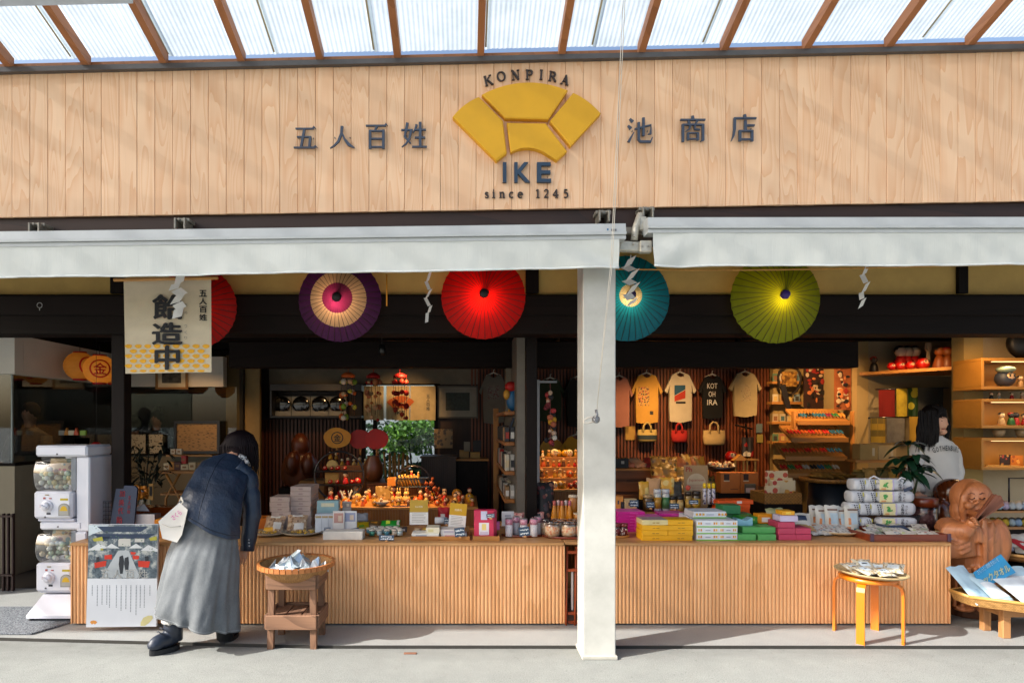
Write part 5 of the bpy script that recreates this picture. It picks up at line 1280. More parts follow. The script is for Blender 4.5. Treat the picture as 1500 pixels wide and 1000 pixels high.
# ------------------------------------------------------------------ things standing before the counters
# old wooden stool with a basket of silver packets
t = thing('old_stool','weathered square wooden stool with a lower shelf rail','stool',P(433,948,4.12))
x0,x1,y0,y1 = XX(391,4.116),XX(463,4.116),4.116,4.40
for sx,xa in ((0,x0),(1,x1)):
    for sy,ya in ((0,y0),(1,y1)):
        m = MB(); a = .020; ins = .006
        cx = xa + (a + .006 if sx == 0 else -a - .006); cy_ = ya + (a + .006 if sy == 0 else -a - .006); sp = .006
        ex = -sp if sx == 0 else sp; ey = -sp if sy == 0 else sp
        vs = []
        for z,k in ((-.012 if sy == 0 else .0,1),(.405,0)): vs += [(cx + ex * k + i * a,cy_ + ey * k + j * a,z) for i,j in ((-1,-1),(1,-1),(1,1),(-1,1))]
        m.add(vs,[(3,2,1,0),(4,5,6,7),(0,1,5,4),(1,2,6,5),(2,3,7,6),(3,0,4,7)]); m.build('leg',OLDV,t)
for nm,z0,z1,e in (('apron',ZZ(863,y0),ZZ(842,y0),.0),('lower_rail',ZZ(921,y0),ZZ(900,y0),.006)):
    for a in ((x0 - e,x1 + e,y0 - .014 - e,y0 + .006 - e),(x0 - e,x1 + e,y1 - .006 + e,y1 + .014 + e)):
        m = MB(); m.box(*a,z0,z1,.004); m.build(nm,OLDW,t)
    for a in ((x0 - .014 - e,x0 + .006 - e),(x1 - .006 + e,x1 + .014 + e)):
        m = MB(); m.box(*a,y0 + .0065 - e,y1 - .0065 + e,z0 + .001,z1 - .001,.004); m.build(nm,wood('#86624a','#553b2b',.75,1,40,.14),t)
for i in range(3):
    m = MB(); w = (x1 - x0) / 3; m.box(x0 + w * i + .002,x0 + w * (i + 1) - .002,y0 - .012,y1 + .012,.406,.424,.003); m.build('seat_board',wood('#86624a','#553b2b',.75,1,40,.14),t)
    m = MB(); m.box(x0 + w * i + .004,x0 + w * (i + 1) - .004,y0 + .008,y1 - .008,ZZ(906,y0),ZZ(903,y0),.002); m.build('shelf_board',wood('#86624a','#553b2b',.75,1,40,.14),t)
def weave(c1,c2,su=90,sv=60,name='woven'):
    key = ('weave',col(c1),col(c2),su,sv)
    if key in _mc: return _mc[key]
    t = NT(name); v = t.coord(rnd=False); br = t.new('ShaderNodeTexChecker'); br.inputs['Scale'].default_value = su
    br.inputs['Color1'].default_value = (*col(c1),1); br.inputs['Color2'].default_value = (*col(c2),1); t.link(v,br.inputs['Vector'])
    n_ = t.noise(v,40,3); t.set(Base_Color=t.mix(.5,br.outputs[0],t.ramp(n_,[(.3,tuple(x * .7 for x in col(c2))),(.7,col(c1))])),Roughness=.6)
    t.bump(br.outputs['Fac'],.6,.004); _mc[key] = t.m; return t.m
BAM = weave('#b98a54','#8a5f34',120)
c = Vector((XX(434,4.25),4.255,.425)); bk = thing('bamboo_basket','shallow round bamboo basket standing on the weathered stool','basket',c)
r = .256
m = MB(); pr = [(.11,0),(.16,.012),(.21,.05),(.243,.098),(.25,.115),(.243,.115),(.232,.098),(.2,.055),(.15,.022),(0,.018)]
m.lathe([(0,0)] + pr,c,48); m.build('bowl',BAM,bk)
for k in range(40):
    a0,a1 = 2 * PI * k / 40 + .01,2 * PI * (k + 1) / 40 - .01; m = MB(); vs = []
    for a in (a0,a1):
        for rr,z in ((.246,.092),(.262,.094),(.262,.124),(.244,.124)): vs.append(c + Vector((rr * math.cos(a),rr * math.sin(a),z)))
    m.add(vs,[(0,1,2,3),(7,6,5,4),(0,4,5,1),(1,5,6,2),(2,6,7,3),(3,7,4,0)]); m.build('rim_strip',wood('#b8743c','#96562a',.5,0,12,.12),bk)
SILV = [M('#c4d2d8',.25,.55,.05,20,.35,25),M('#d4dadc',.35,.2,.05,20,.35,25)]
def packet_pile(cx,cy_,z,lst,grp,lab):
    for i,(dx,dy,dz,s_,rz,tilt) in enumerate(lst):
        m = MB(); h = s_ * .85; b = s_ * .62
        vs = [Vector((-b,-b * .55,0)),Vector((b,-b * .55,0)),Vector((b * .9,b * .5,.0)),Vector((-b * .9,b * .5,.0)),Vector((-b * .08,0,h)),Vector((b * .08,.0,h)),Vector((0,-b * .62,h * .3)),Vector((b*.55,-b * .3,h * .45)),Vector((-b*.55,-b * .3,h * .45))]
        fs = [(0,1,6),(0,6,8),(1,7,6),(6,7,5),(6,5,4),(6,4,8),(1,2,7),(7,2,5),(2,3,4,5),(3,0,8),(3,8,4),(0,3,2,1)]
        qj = random.Random(i * 7 + 3); vs = [v * qj.uniform(.9,1.15) + Vector((qj.uniform(-1,1),qj.uniform(-1,1),qj.uniform(-.8,.8))) * s_ * .16 for v in vs]; rot = rotz(rz) @ rotx(tilt) @ roty(qj.uniform(-.5,.5)); m.add([rot @ v for v in vs],fs); o = m.build('silver_packet',SILV[i % 2]); o.location = (cx + dx,cy_ + dy,z + dz)
        tag(o,lab % NTH[i],'packet',grp)
packet_pile(c.x,c.y,.455,[(-.03,-.0,.04,.145,.2,.05),(.055,-.05,.03,.10,-.5,-.1),(-.11,-.06,.025,.085,.9,.5),(.13,-.02,.035,.08,1.5,-.2),(.02,.09,.03,.11,2.2,.1),(-.12,.06,.03,.09,2.9,.2),(.10,.09,.03,.09,.6,.1),(-.02,-.13,.02,.09,.1,-.8),(.18,.0,.045,.06,.3,.3),(-.17,.0,.04,.07,1.9,.4),(.0,-.06,.06,.09,-.3,.1),(-.07,.02,.05,.10,1.2,.4),(.08,.03,.05,.10,-1.0,.5),(-.06,-.11,.03,.09,.7,-.5),(.09,-.11,.03,.085,-.4,-.6)],'silver packets in the bamboo basket','crumpled silver packet in the bamboo basket, %s of the heap')
# orange bent-leg stool with a woven tray
c = Vector((2.842,4.325,0)); t = thing('bent_leg_stool','bright orange round stool with bent plywood legs before the fluted counter','stool',c)
m = MB(); m.lathe([(0,.405),(.176,.405),(.182,.41),(.182,.43),(.176,.434),(0,.434)],c,40); m.build('seat',ORANGEW,t)
for a in (225,315,45,135):
    ar = rad(a); u = Vector((math.cos(ar),math.sin(ar),0)); v = Vector((-u.y,u.x,0)); prof = []
    pts = [(.10,.3965),(.15,.3965),(.178,.393),(.196,.378),(.205,.352),(.207,.3),(.207,-.012 if a in (225,315) else .0)]
    m = MB(); vs = []; th = .012; n = len(pts)
    for i,(rr,z) in enumerate(pts):
        ta = Vector((pts[min(i + 1,n - 1)][0] - pts[max(i - 1,0)][0],pts[min(i + 1,n - 1)][1] - pts[max(i - 1,0)][1])).normalized(); nn = Vector((-ta.y,ta.x))
        for s1,s2 in ((-1,-1),(1,-1),(1,1),(-1,1)):
            vs.append(c + u * (rr + nn.x * th * s2 * .7) + Vector((0,0,z + nn.y * th * s2 * .7)) + v * (.025 * s1))
    fs = [(i * 4 + j,i * 4 + (j + 1) % 4,i * 4 + 4 + (j + 1) % 4,i * 4 + 4 + j) for i in range(n - 1) for j in range(4)] + [(3,2,1,0),tuple(range(4 * n - 4,4 * n))]
    m.add(vs,fs); m.build('leg',ORANGEW,t)
WT = weave('#d2bd92','#b99c68',150)
cc = Vector((XX(1276,4.31),4.315,.436)); m = MB(); m.lathe([(0,0),(.17,.002),(.205,.014),(.226,.028),(.222,.032),(.2,.02),(.16,.01),(0,.008)],(0,0,0),40); m.xf(Matrix.Rotation(rad(2.5),4,'Y'))
o = m.build('woven_tray',WT); o.location = cc; tag(o,'flat round woven tray lying on the orange stool','tray')
CLB = dots('#c9bfa8',['#a88a5c','#e0dacc','#8d8c84'],50,.45,.25)
for i,(dx,dy,rz,tl) in enumerate(((-.09,.02,.3,1.15),(-.02,.05,-.1,1.1),(.06,.04,-.4,1.2),(-.05,-.05,.5,1.3),(.05,-.06,.1,1.3),(.11,-.0,-.7,1.2))):
    pouch('cracker_packet','small clear cracker packet on the woven tray, %s counted from its street side' % NTH[i],'packet',cc + Vector((dx,dy - .06,.018 + .012 * (i % 2))),.13,.13,.03,[CLB,M('#d2dce2',.4),M('#4a4e58',.5)],tl,rz,90 + i,'clear cracker packets on the woven tray',[(.5,.5,.55,.4,1),(.5,.52,.3,.12,2)])

# ------------------------------------------------------------------ capsule vending machine
GW = M('#dbdce4',.35,0,.03,coat=.3); GW2 = M('#c9cad6',.35,0,.03)
gY = 4.74; s_ = gY / F
g = thing('capsule_machine','double stacked white capsule toy machine on a castor base','capsule machine',P(92,905,gY + .15))
gx = XX(92,gY)
def gp(px,py,y=gY): return XX(px,y),ZZ(py,y)
def gbox(nm,a,b,c_,d,ya,yb,mt,ch=.008,par=None):
    m = MB(); x0,z1 = gp(a,b); x1,z0 = gp(c_,d); m.box(x0,x1,ya,yb,z0,z1,ch); return m.build(nm,mt,par or g)
gbox('side_casing',113,668.5,133,778,gY - .015,gY + .36,GW,.01); gbox('side_casing',112,778.5,129,872,gY - .02,gY + .34,GW,.01)
gbox('back_panel',58,654,121,872,gY + .30,gY + .35,GW2)
gbox('top_cap',57,652,132.5,668,gY - .045,gY + .29,GW,.014)
gbox('middle_cap',60,763,121.5,775,gY - .02,gY + .29,GW,.012)
for k,(yt,yb_,pt,pb) in enumerate(((668.5,718,718.5,758),(775.5,822,822.5,864))):
    x0 = 56 + 3 * k; x1 = 112.5
    zc = (ZZ(yt,gY) + ZZ(yb_,gY)) / 2; hh = (ZZ(yt,gY) - ZZ(yb_,gY)) / 2
    m = MB(); n = 12; vs = []; xa,xb = XX(x0 - 2,gY),XX(x1 - 3,gY)
    prof = [(-.075 * math.sin(PI * i / n) ** .6 - .0,-hh + 2 * hh * i / n) for i in range(n + 1)]
    for x_ in (xa,xa + .02,xb - .02,xb):
        sh = .75 if x_ in (xa,xb) else 1
        vs += [(x_,gY + .01 + py_ * sh,zc + pz) for py_,pz in prof]
    m.add(vs,[(i * (n + 1) + j,i * (n + 1) + j + 1,(i + 1) * (n + 1) + j + 1,(i + 1) * (n + 1) + j) for i in range(3) for j in range(n)],True)
    o = m.build('clear_window',clear((.92,.95,.95),.22,.04),g)
    gbox('window_post',105,yt + 1,112.4,yb_,gY - .01,gY + .02,M('#8f9298',.3),.004)
    q = random.Random(k); ms = [M('#b7a27a',.5),M('#a7b79a',.5),M('#c0a868',.5),M('#8d6a4c',.5),M('#c2beb2',.5)]
    for i in range(30):                                             # capsules
        a,b = i % 7,i // 7; m = MB(); xx = xa + .03 + a * .036 + q.uniform(-.006,.006); zz = zc - hh + .025 + b * .034
        m.mat(0); m.ell((xx,gY + .03 + q.uniform(-.03,.06),zz),.021,10,6); m.build('capsule',M(('#b9a888','#9fae94','#c0aa70','#b4b4ac')[q.randrange(4)],.25,coat=.5),g)
    m = MB(); m.obox((xa + .13,gY + .10,zc + hh * .35),(.19,.003,hh * 1.0),rotx(-.15)); m.build('display_card',dots('#b0946a',['#7d5a40','#c9b890','#6d7a6a','#a8584c'],26,.5),g)
    gbox('front_panel',x0 - 1,pt,x1 - 2,pb,gY - .05,gY + .29,GW,.016)
    gbox('lower_lip',x0 + 3,pb + .5,x1,pb + 4.5 if k == 0 else pb + 2,gY - .03,gY + .29,GW2,.006)
    zk = ZZ(pt + 21,gY); xk = XX(x0 + 13,gY - .05)
    m = MB(); m.lathe([(0,0),(.044,0),(.046,.006),(.044,.012),(0,.012)],(xk,gY - .05,zk),28,rotx(PI / 2)); m.build('dial_plate',M('#e2e2ea',.3),g)
    m = MB(); m.lathe([(0,.013),(.031,.013),(.031,.03),(.026,.035),(0,.035)],(xk,gY - .05,zk),20,rotx(PI / 2)); m.obox((xk,gY - .09,zk),(.05,.02,.014),roty(.5),.004); m.build('dial',M('#d2d3dc',.3),g)
    for dx,dz,w_,h_ in ((-.02,.06,.016,.014),(.025,.058,.02,.008),(-.05,0,.006,.02)): m = MB(); m.obox((xk + dx,gY - .052,zk + dz),(w_,.003,h_)); m.build('red_mark',M('#a8504c',.5),g)
    m = MB(); m.obox((xk + .012,gY - .052,zk - .058),(.03,.004,.014),None,.001); m.build('return_slot',M('#2b2c34',.4),g)
    m = MB(); m.obox((xk + .0,gY - .052,zk + .085),(.03,.003,.007)); m.build('brass_label',M('#8a7a50',.4,.5),g)
    xo = XX(x0 + 38,gY - .05); zo = ZZ(pt + 27,gY - .05)
    m = MB(); w = .043; m.prism([(xo - w,zo - .05),(xo + w,zo - .05),(xo + w,zo + .01)] + [(xo + w * math.cos(a),zo + .01 + .036 * math.sin(a)) for a in [PI * i / 8 for i in range(1,8)]] + [(xo - w,zo + .01)],gY - .0535,gY - .0495); m.build('chute_frame',M('#8b8a88',.35,.3),g)
    m = MB(); w = .035; m.prism([(xo - w,zo - .043),(xo + w,zo - .043),(xo + w,zo + .01)] + [(xo + w * math.cos(a),zo + .01 + .03 * math.sin(a)) for a in [PI * i / 8 for i in range(1,8)]] + [(xo - w,zo + .01)],gY - .0555,gY - .0536); m.build('chute_door',M('#a8a69e',.25),g)
    m = MB(); m.prism([(xo - .03,zo - .012),(xo + .03,zo - .012),(xo + .018,zo + .018),(xo,zo + .028),(xo - .018,zo + .018)],gY - .0572,gY - .0556); m.build('yellow_sticker',M('#d0a81c',.5),g)
    m = MB(); m.obox((xo - .0,gY - .052,zo + .075),(.06,.003,.016),None,.001); m.obox((xo + .008,gY - .0536,zo + .075),(.018,.001,.012)); m.build('yellow_plate',[M('#b8a41c',.4)],g)
for px,py in ((83,665),(66,757),(85,771),(67,861)):
    m = MB(); x_,z_ = gp(px,py,gY - .05); m.cyl((x_,gY - .044 if py < 700 else gY - .05,z_),.007,.004,10,rotx(PI / 2)); m.build('lock',M('#5c5c62',.3,.6),g)
m = MB(); x0,x1 = XX(62,gY),XX(128,gY)
a = [(x0 + .02,gY - .02,.19),(x1,gY - .02,.19),(x1,gY + .33,.19),(x0 + .02,gY + .33,.19),(x0 - .04,gY - .12,.055),(x1 - .01,gY - .12,.055),(x1 - .01,gY + .36,.055),(x0 - .04,gY + .36,.055),(x0 - .04,gY - .12,.035),(x1 - .01,gY - .12,.035),(x1 - .01,gY + .36,.035),(x0 - .04,gY + .36,.035)]
m.add(a,[(0,1,2,3),(0,4,5,1),(1,5,6,2),(2,6,7,3),(3,7,4,0),(4,8,9,5),(5,9,10,6),(6,10,11,7),(7,11,8,4),(11,10,9,8)]); m.build('flared_base',GW,g)
for x_,y_ in ((x0 - .02,gY - .09),(x1 - .04,gY - .09),(x0 - .02,gY + .3),(x1 - .04,gY + .3)):
    m = MB(); m.lathe([(0,-.012),(.016,-.012),(.017,0),(.016,.012),(0,.012)],(x_,y_,.0175),12,roty(PI / 2)); m.build('castor',M('#2a2d34',.5),g)

# ------------------------------------------------------------------ poster on its board
pY = 4.44
pt_ = thing('poster_board','standing poster board of a shrine lane with white text panel','poster',P(178,918,pY))
def pq(px,py,d=0.0):
    lean = (918 - py) / 900 * .10
    p = P(px,py,pY); return Vector((p.x,pY + lean - d,p.z))
def ppoly(nm,polys,mt,d):
    m = MB(); o = None
    for poly in polys:
        m.add([pq(x,y,d) for x,y in poly],[tuple(range(len(poly)))])
        if len(polys) < 9: o = m.build(nm,mt,pt_); m = MB()
    return o or m.build(nm,mt,pt_)
m = MB(); a = [pq(126,918),pq(229,917),pq(230,768),pq(128,768)]; m.add(a + [v + Vector((0,.02,0)) for v in a],[(0,1,2,3),(7,6,5,4),(0,4,5,1),(1,5,6,2),(2,6,7,3),(3,7,4,0)]); m.build('board',M('#d2d6dc',.5,0,.02),pt_)
m = MB(); m.tube([pq(150,800) + Vector((0,.02,0)),pq(150,918) + Vector((0,.09,0))],.006,6); m.tube([pq(205,800) + Vector((0,.02,0)),pq(205,918) + Vector((0,.09,0))],.006,6); m.build('back_prop',M('#8c6a44',.6),pt_)
ph = NT('printed_lane'); vv = ph.coord(rnd=False)
ph.set(Base_Color=ph.ramp(ph.noise(vv,16,5,.7),[(.35,hexc('#2a3a48')),(.5,hexc('#5c6a74')),(.62,hexc('#b0b4b0'))]),Roughness=.35)
pb_ = ppoly('printed_photo',[[(127.6,768.5),(229.6,768.5),(229.2,847),(127.2,847)]],ph.m,.001)
q = random.Random(3)
ppoly('printed_sky',[[(128,769),(158,769),(148,777),(128,785)]],M('#c3d0d6',.4),.0014)
ppoly('printed_roof',[[(140,771),(216,771),(205,779),(150,779)],[(133,782),(226,782),(214,789),(146,789)],[(140,786),(160,786),(156,792),(146,792)]],M('#1c3350',.4),.0018)
ppoly('printed_gate',[[(172,789),(190,789),(190,800),(172,800)],[(196,788),(210,788),(210,794),(196,794)]],M('#c3c2bc',.4),.0018)
ppoly('printed_lane_paving',[[(172,806),(187,806),(205,846),(148,846)]],M('#a9b0b4',.4),.0018)
ppoly('printed_tent',[[(130,804),(143,796),(160,803)],[(152,803),(162,796),(174,803)],[(187,803),(198,796),(209,803)],[(205,806),(216,798),(230,804),(230,808)],[(128,806),(150,806),(146,804),(130,803)]],M('#ccd0d2',.4),.0022)
ppoly('printed_red_stall',[[(137,824),(155,821),(154,829),(138,832)],[(152,813),(163,812),(163,819),(152,819)],[(201,821),(219,822),(217,831),(202,830)],[(193,813),(203,814),(202,819),(194,819)],[(190,808),(198,809),(197,812),(191,812)]],M('#c02a14',.4),.0026)
ppoly('printed_yellow',[[(146,803),(150,803),(150,806),(146,806)],[(134,789),(148,786),(150,792),(136,793)],[(217,788),(228,785),(229,791),(219,792)]],M('#a8a438',.4),.0026)
ppoly('printed_figure',[[(174,815),(179,813),(181,822),(179,840),(175,840),(173,826)],[(182,817),(187,815),(188,824),(187,836),(183,836),(181,826)],[(140,816),(144,815),(145,822),(140,824)],[(211,815),(216,814),(217,821),(212,822)]],M('#18212c',.4),.003)
hl = []
for _ in range(90):
    x_,y_ = q.uniform(129,228),q.uniform(770,812); a = q.uniform(1,3.2); hl.append([(x_,y_),(x_ + a,y_ + q.uniform(-1,1)),(x_ + a * .6,y_ + q.uniform(.6,1.6))])
tag(ppoly('printed_leaves',hl,M('#4d6a52',.5),.0024),kind='stuff')
for i,ch in enumerate('五人百姓'):
    m = MB(); m.text(ch,XX(153 + i * 18.5,pY),ZZ(840.5,pY),L(13.5,pY),L(12.5,pY),0,0,.005); m.v = [tuple(pq(v[0] * F / pY + PX,-(v[2] - EYE) * F / pY + PY,.0036)) for v in m.v]; m.build('title_character',M('#dcdcd8',.5),pt_)
m = MB()
cols_ = [(134.5,857,871),(142,857,886),(149,857,884),(156,857,884),(160,857,888),(170,857,890),(177,857,893),(184,857,892),(191,857,896),(199,857,899),(205,857,889),(211,857,888),(219,857,872)]
for x_,a,b in cols_:
    y_ = a
    while y_ < b: m.add([pq(x_ - .7,y_,.001),pq(x_ + .7,y_ + .2,.001),pq(x_ + .6,y_ + 1.5,.001),pq(x_ - .6,y_ + 1.3,.001)],[(0,1,2,3)]); y_ += 2.2
tag(m.build('column_text',M('#6d7680',.6),pt_),kind='stuff')
fanp = lambda cx,cy_,w,h: [(cx - w,cy_ - h * .1),(cx - w * .6,cy_ - h * .8),(cx,cy_ - h),(cx + w * .6,cy_ - h * .8),(cx + w,cy_ - h * .1),(cx + w * .4,cy_ + h),(cx,cy_ + h * .5),(cx - w * .4,cy_ + h)]
ppoly('orange_emblem',[fanp(137,911,5.5,3)],M('#d08a3a',.5),.001)
ppoly('fan_drawing',[[(206,911),(210,904),(217,901),(223,901),(224,905),(218,912),(212,916),(206,916)]],M('#c9c08a',.5),.001)

# blue shop board leaning by the post
t = thing('navy_board','dark navy upright board with red brush characters','sign',P(183,767,4.8))
def bqt(px,py,d=0.0): p = P(px,py,4.82); return Vector((p.x,4.82 + (770 - py) / 900 * .5 - d,p.z))
m = MB(); a = [bqt(161,768),bqt(196,768),bqt(198,716),bqt(194,712),bqt(171,711),bqt(167,714)]; k = len(a); m.add(a + [v + Vector((0,.02,0)) for v in a],[tuple(range(k)),tuple(range(2 * k - 1,k - 1,-1))] + [(i,i + k,(i + 1) % k + k,(i + 1) % k) for i in range(k)]); m.build('board',M('#1c2c48',.5),t)
def red_char(m): m.v = [tuple(bqt(v[0] * F / 4.8 + PX,-(v[2] - EYE) * F / 4.8 + PY,.002)) for v in m.v]; m.build('red_character',M('#b8303c',.6),t)
for ch,px,py,w in (('加',176.5,723,8),('美',176,736,8),('代',175.5,748,8),('飴',174.5,761,9)): m = MB(); m.text(ch,XX(px,4.8),ZZ(py,4.8),L(w,4.8),L(w + 1.5,4.8),0,0,.02); red_char(m)
for i,ch in enumerate('五人百姓'): m = MB(); m.text(ch,XX(187.5,4.8),ZZ(729 + i * 6.8,4.8),L(4.6,4.8),L(5.2,4.8),0,0,.01); red_char(m)
# wire rack behind the machine, white card, tissue box
t = thing('wire_rack','dark wire grid rack between the capsule machine and navy board','wire rack',P(147,768,4.9)); m = MB()
for px in range(135,163,4): m.tube([P(px,734,4.9),P(px,770,4.9)],.0022,4)
for py in range(736,770,6): m.tube([P(134,py,4.9),P(163,py,4.9)],.0022,4)
tag(m.build('grid',M('#5a5e66',.4,.6),t),kind='stuff'); m = MB(); m.tube([P(134,734,4.9),P(163,734,4.9)],.004,6); m.build('top_rail',M('#6a6e76',.4,.6),t)
carton('white_notice','plain white paper notice behind the poster','notice',207,CT + .001 + .0,4.86,L(39,4.86),.004,ZZ(753,4.86) - CT,M('#b9b8b8',.6),None,0,[(0,.5,.5,.03,M('#8a8a8c',.6))])
carton('tissue_box','pinkish grey tissue box behind the white notice','tissue box',212,CT + .08,4.96,L(26,4.96),.12,L(12,4.96),M('#8c7870',.6))
m = MB(); c = P(208,746,5.0); m.add([c + Vector(v) for v in ((-.06,0,-.01),(.06,0,-.012),(.012,.01,.045),(-.02,-.02,.04),(-.03,.03,.035))],[(0,1,2,3),(0,3,4),(4,2,1),(0,4,2)]); tag(rebase(m.build('tissue',PAPER),c - Vector((0,0,.012))),'white tissue sticking out of the pinkish grey box','tissue')
carton('orange_box','bright orange wooden box beside the white bag of the woman','box',234,CT + .001,4.75,L(16,4.75),.12,L(34,4.75) - .04,M('#c87a14',.4))
carton('orange_tray','glossy orange brown lacquer tray behind the tissue box','tray',225,CT + .10,5.2,L(70,5.2),.16,.075,M('#8a3c0c',.15,0,.2,coat=.6))
q = random.Random(9); m = MB()
c = P(204,722,5.6)
for _ in range(60): m.obox(c + Vector((q.uniform(-.09,.09),q.uniform(-.06,.06),q.uniform(-.05,.06))),(.04,.03,.02),rotz(q.random() * 3) @ rotx(q.random() * 3),.004)
tag(rebase(m.build('candy_heap',M('#c07a1c',.4,0,.2)),c - Vector((0,0,.06))),'heap of orange candy pieces behind the navy board','candy',kind='stuff')
carton('small_picture','tiny framed figure card beside the candy heap','picture',221,ZZ(732,5.5),5.5,L(7,5.5),.01,L(24,5.5),M('#b48a4a',.5),None,0,[(0,.55,.6,.6,M('#15110e',.5))])

# ------------------------------------------------------------------ low bench and trays at the far right
BEN = wood('#b98552','#96663c',.55,0,14,.08); BENV = wood('#c08a56','#9c6a3e',.55,2,14,.08)
bn = thing('low_bench','low pale wooden bench carrying the octagonal wicker tray','bench',(4.1,4.37,0))
for x_,y_ in ((3.79,4.31),(3.79,4.47),(4.52,4.31),(4.52,4.47)):
    m = MB(); m.box(x_ - .027,x_ + .027,y_ - .022,y_ + .022,.0,.205,.003); m.build('leg',BENV,bn)
m = MB(); m.box(3.79 - .03,4.55,4.285,4.309,.15,.204,.003); m.build('front_rail',BEN,bn)
m = MB(); m.box(3.765,3.787,4.333,4.447,.15,.203,.003); m.build('side_rail',BEN,bn)
m = MB(); m.box(3.74,4.56,4.27,4.5,.206,.222,.003); m.build('top_board',BEN,bn)
m = MB(); m.box(3.96,4.3,4.2825,4.2845,.16,.196); m.build('paper_label',M('#c9ccd0',.6),bn)
tr = thing('wicker_tray','octagonal wicker tray of blue wrapped towels on the low bench','tray',(4.02,4.32,.223))
WK = weave('#b98c50','#8f6632',100); ox,oy = 4.16,4.33
octo = [(-.63,-.03),(-.40,-.20),(.46,-.20),(.60,-.06),(.60,.12),(.46,.24),(-.40,.24),(-.63,.14)]
m = MB(); n = 8; vs = [(ox + x_,oy + y_,z) for z,k in ((.224,1),(.285,1.0)) for x_,y_ in [(a * (.96 if z < .25 else 1),b * (.94 if z < .25 else 1)) for a,b in octo]]
vs += [(ox + a * .975,oy + b * .95,.285) for a,b in octo] + [(ox + a * .94,oy + b * .9,.232) for a,b in octo]
m.add(vs,[(i,(i + 1) % n,n + (i + 1) % n,n + i) for i in range(n)] + [(2 * n + i,3 * n + i,3 * n + (i + 1) % n,2 * n + (i + 1) % n) for i in range(n)] + [tuple(range(3 * n,4 * n)),tuple(range(n))[::-1]]); m.build('woven_body',WK,tr)
m = MB(); m.tube([(ox + a * .99,oy + b * .985,.288) for a,b in octo + octo[:1]],.012,8); m.build('rim',M('#b98c48',.5),tr)
TB = M('#adc8d6',.7,0,.1,14,.3,50); TBW = M('#cfd8de',.6,0,.06,14,.2,40); TBL = M('#2a86b8',.5); LOGO = M('#d9d6a8',.5)
def tpack(lab,x_,y_,z,w,l,rz,tilt,mt,h=.018,seed=0):
    pouch('wrapped_towel',lab,'wrapped towel',(x_,y_,z),w,l,h * 2,[mt,M('#e2e8ea',.5),M('#8fb0c4',.5)],tilt,rz,seed,'blue and white wrapped towels in the wicker tray',[(.5,.4,.7,.5,1)] if seed % 2 else [(.5,.3,.12,.12,2)])
for i,(dx,dy,w,l,rz,tl,mt) in enumerate(((-.50,-.02,.2,.30,.35,.75,TB),(-.38,-.06,.18,.28,.3,.95,TB),(-.22,-.14,.24,.30,.12,1.1,TBW),(.02,-.14,.24,.32,.1,1.1,TBW),(.26,-.14,.24,.3,.05,1.1,TBW),(-.08,.04,.24,.28,.1,.9,TB),(.16,.04,.24,.28,.0,.9,TBW))):
    tpack('wrapped thin towel in the wicker tray, %s from its free end' % NTH[i],ox + dx,oy + dy,.236 + .012 * (i % 3),w,l,rz,tl,mt,.02,i)
tc = thing('towel_sign','bright blue card advertising towels in white and cream lettering','sign',P(1450,850,4.4))
def tq(px,py,d=0.0): return P(px,py,4.40 + (860 - py) / 900 * 1.2 - d)
m = MB(); a = [tq(1426,838),tq(1439,862),tq(1488,838),tq(1466,811)]; m.add(a + [v + Vector((0,.004,-.001)) for v in a],[(0,1,2,3),(7,6,5,4),(0,4,5,1),(1,5,6,2),(2,6,7,3),(3,7,4,0)]); m.build('card',TBL,tc)
def lay_text(txt,cx,cy_,w,h,ang,bold):
    m = MB(); vs,fs,b = glyph(txt,bold); o = []
    ca,sa = math.cos(ang),math.sin(ang)
    for v in vs:
        x_ = ((v.x - b[0]) / (b[1] - b[0]) - .5) * w; y_ = -((v.y - b[2]) / (b[3] - b[2]) - .5) * h
        o.append(tq(cx + x_ * ca - y_ * sa,cy_ + x_ * sa + y_ * ca,.004))
    m.add(o,fs); return m
lay_text('さらっと! 調節きれいを',1447,828.5,37,6.5,rad(-33),.01).build('small_lettering',M('#cfe4ee',.5),tc)
lay_text('ックタオル',1460,840,42,12,rad(-27),.035).build('large_lettering',LOGO,tc)
# second basket, higher, at the frame edge
t = thing('round_basket','shallow bamboo basket of folded patterned cloths beyond the statue','basket',P(1490,822,4.9)); c = P(1500,818,4.95)
m = MB(); m.lathe([(0,0),(.2,.0),(.30,.03),(.34,.07),(.33,.075),(.29,.04),(0,.012)],c,32); m.build('bowl',BAM,t)
m = MB(); m.lathe([(.33,.062),(.35,.064),(.35,.082),(.33,.082),(.33,.062)],c,32); m.build('rim',M('#b08448',.5),t)
m = MB(); m.box(c.x - .12,c.x + .3,c.y - .12,c.y + .12,.0,c.z - .001); 
tag(rebase(m.build('basket_stand',DARKV),(c.x,c.y,0)),'dark stand under the basket of folded cloths','stand')
q = random.Random(2)
for i in range(9):
    mt = M(('#b9b4b0','#a8a2a8','#c0bcb4','#b0a898','#a81c24')[i % 5 if i != 4 else 4],.8,0,.15,20,.3,60)
    pouch('folded_cloth','folded patterned cloth in the far bamboo basket, %s of the heap' % NTH[i],'cloth',(c.x - .24 + .065 * i,c.y - .12 + .05 * (i % 3),c.z + .05 + .022 * (i % 3)),.2,.16,.05,[mt],1.0,q.uniform(-.6,.6),i,'folded cloths in the far basket')

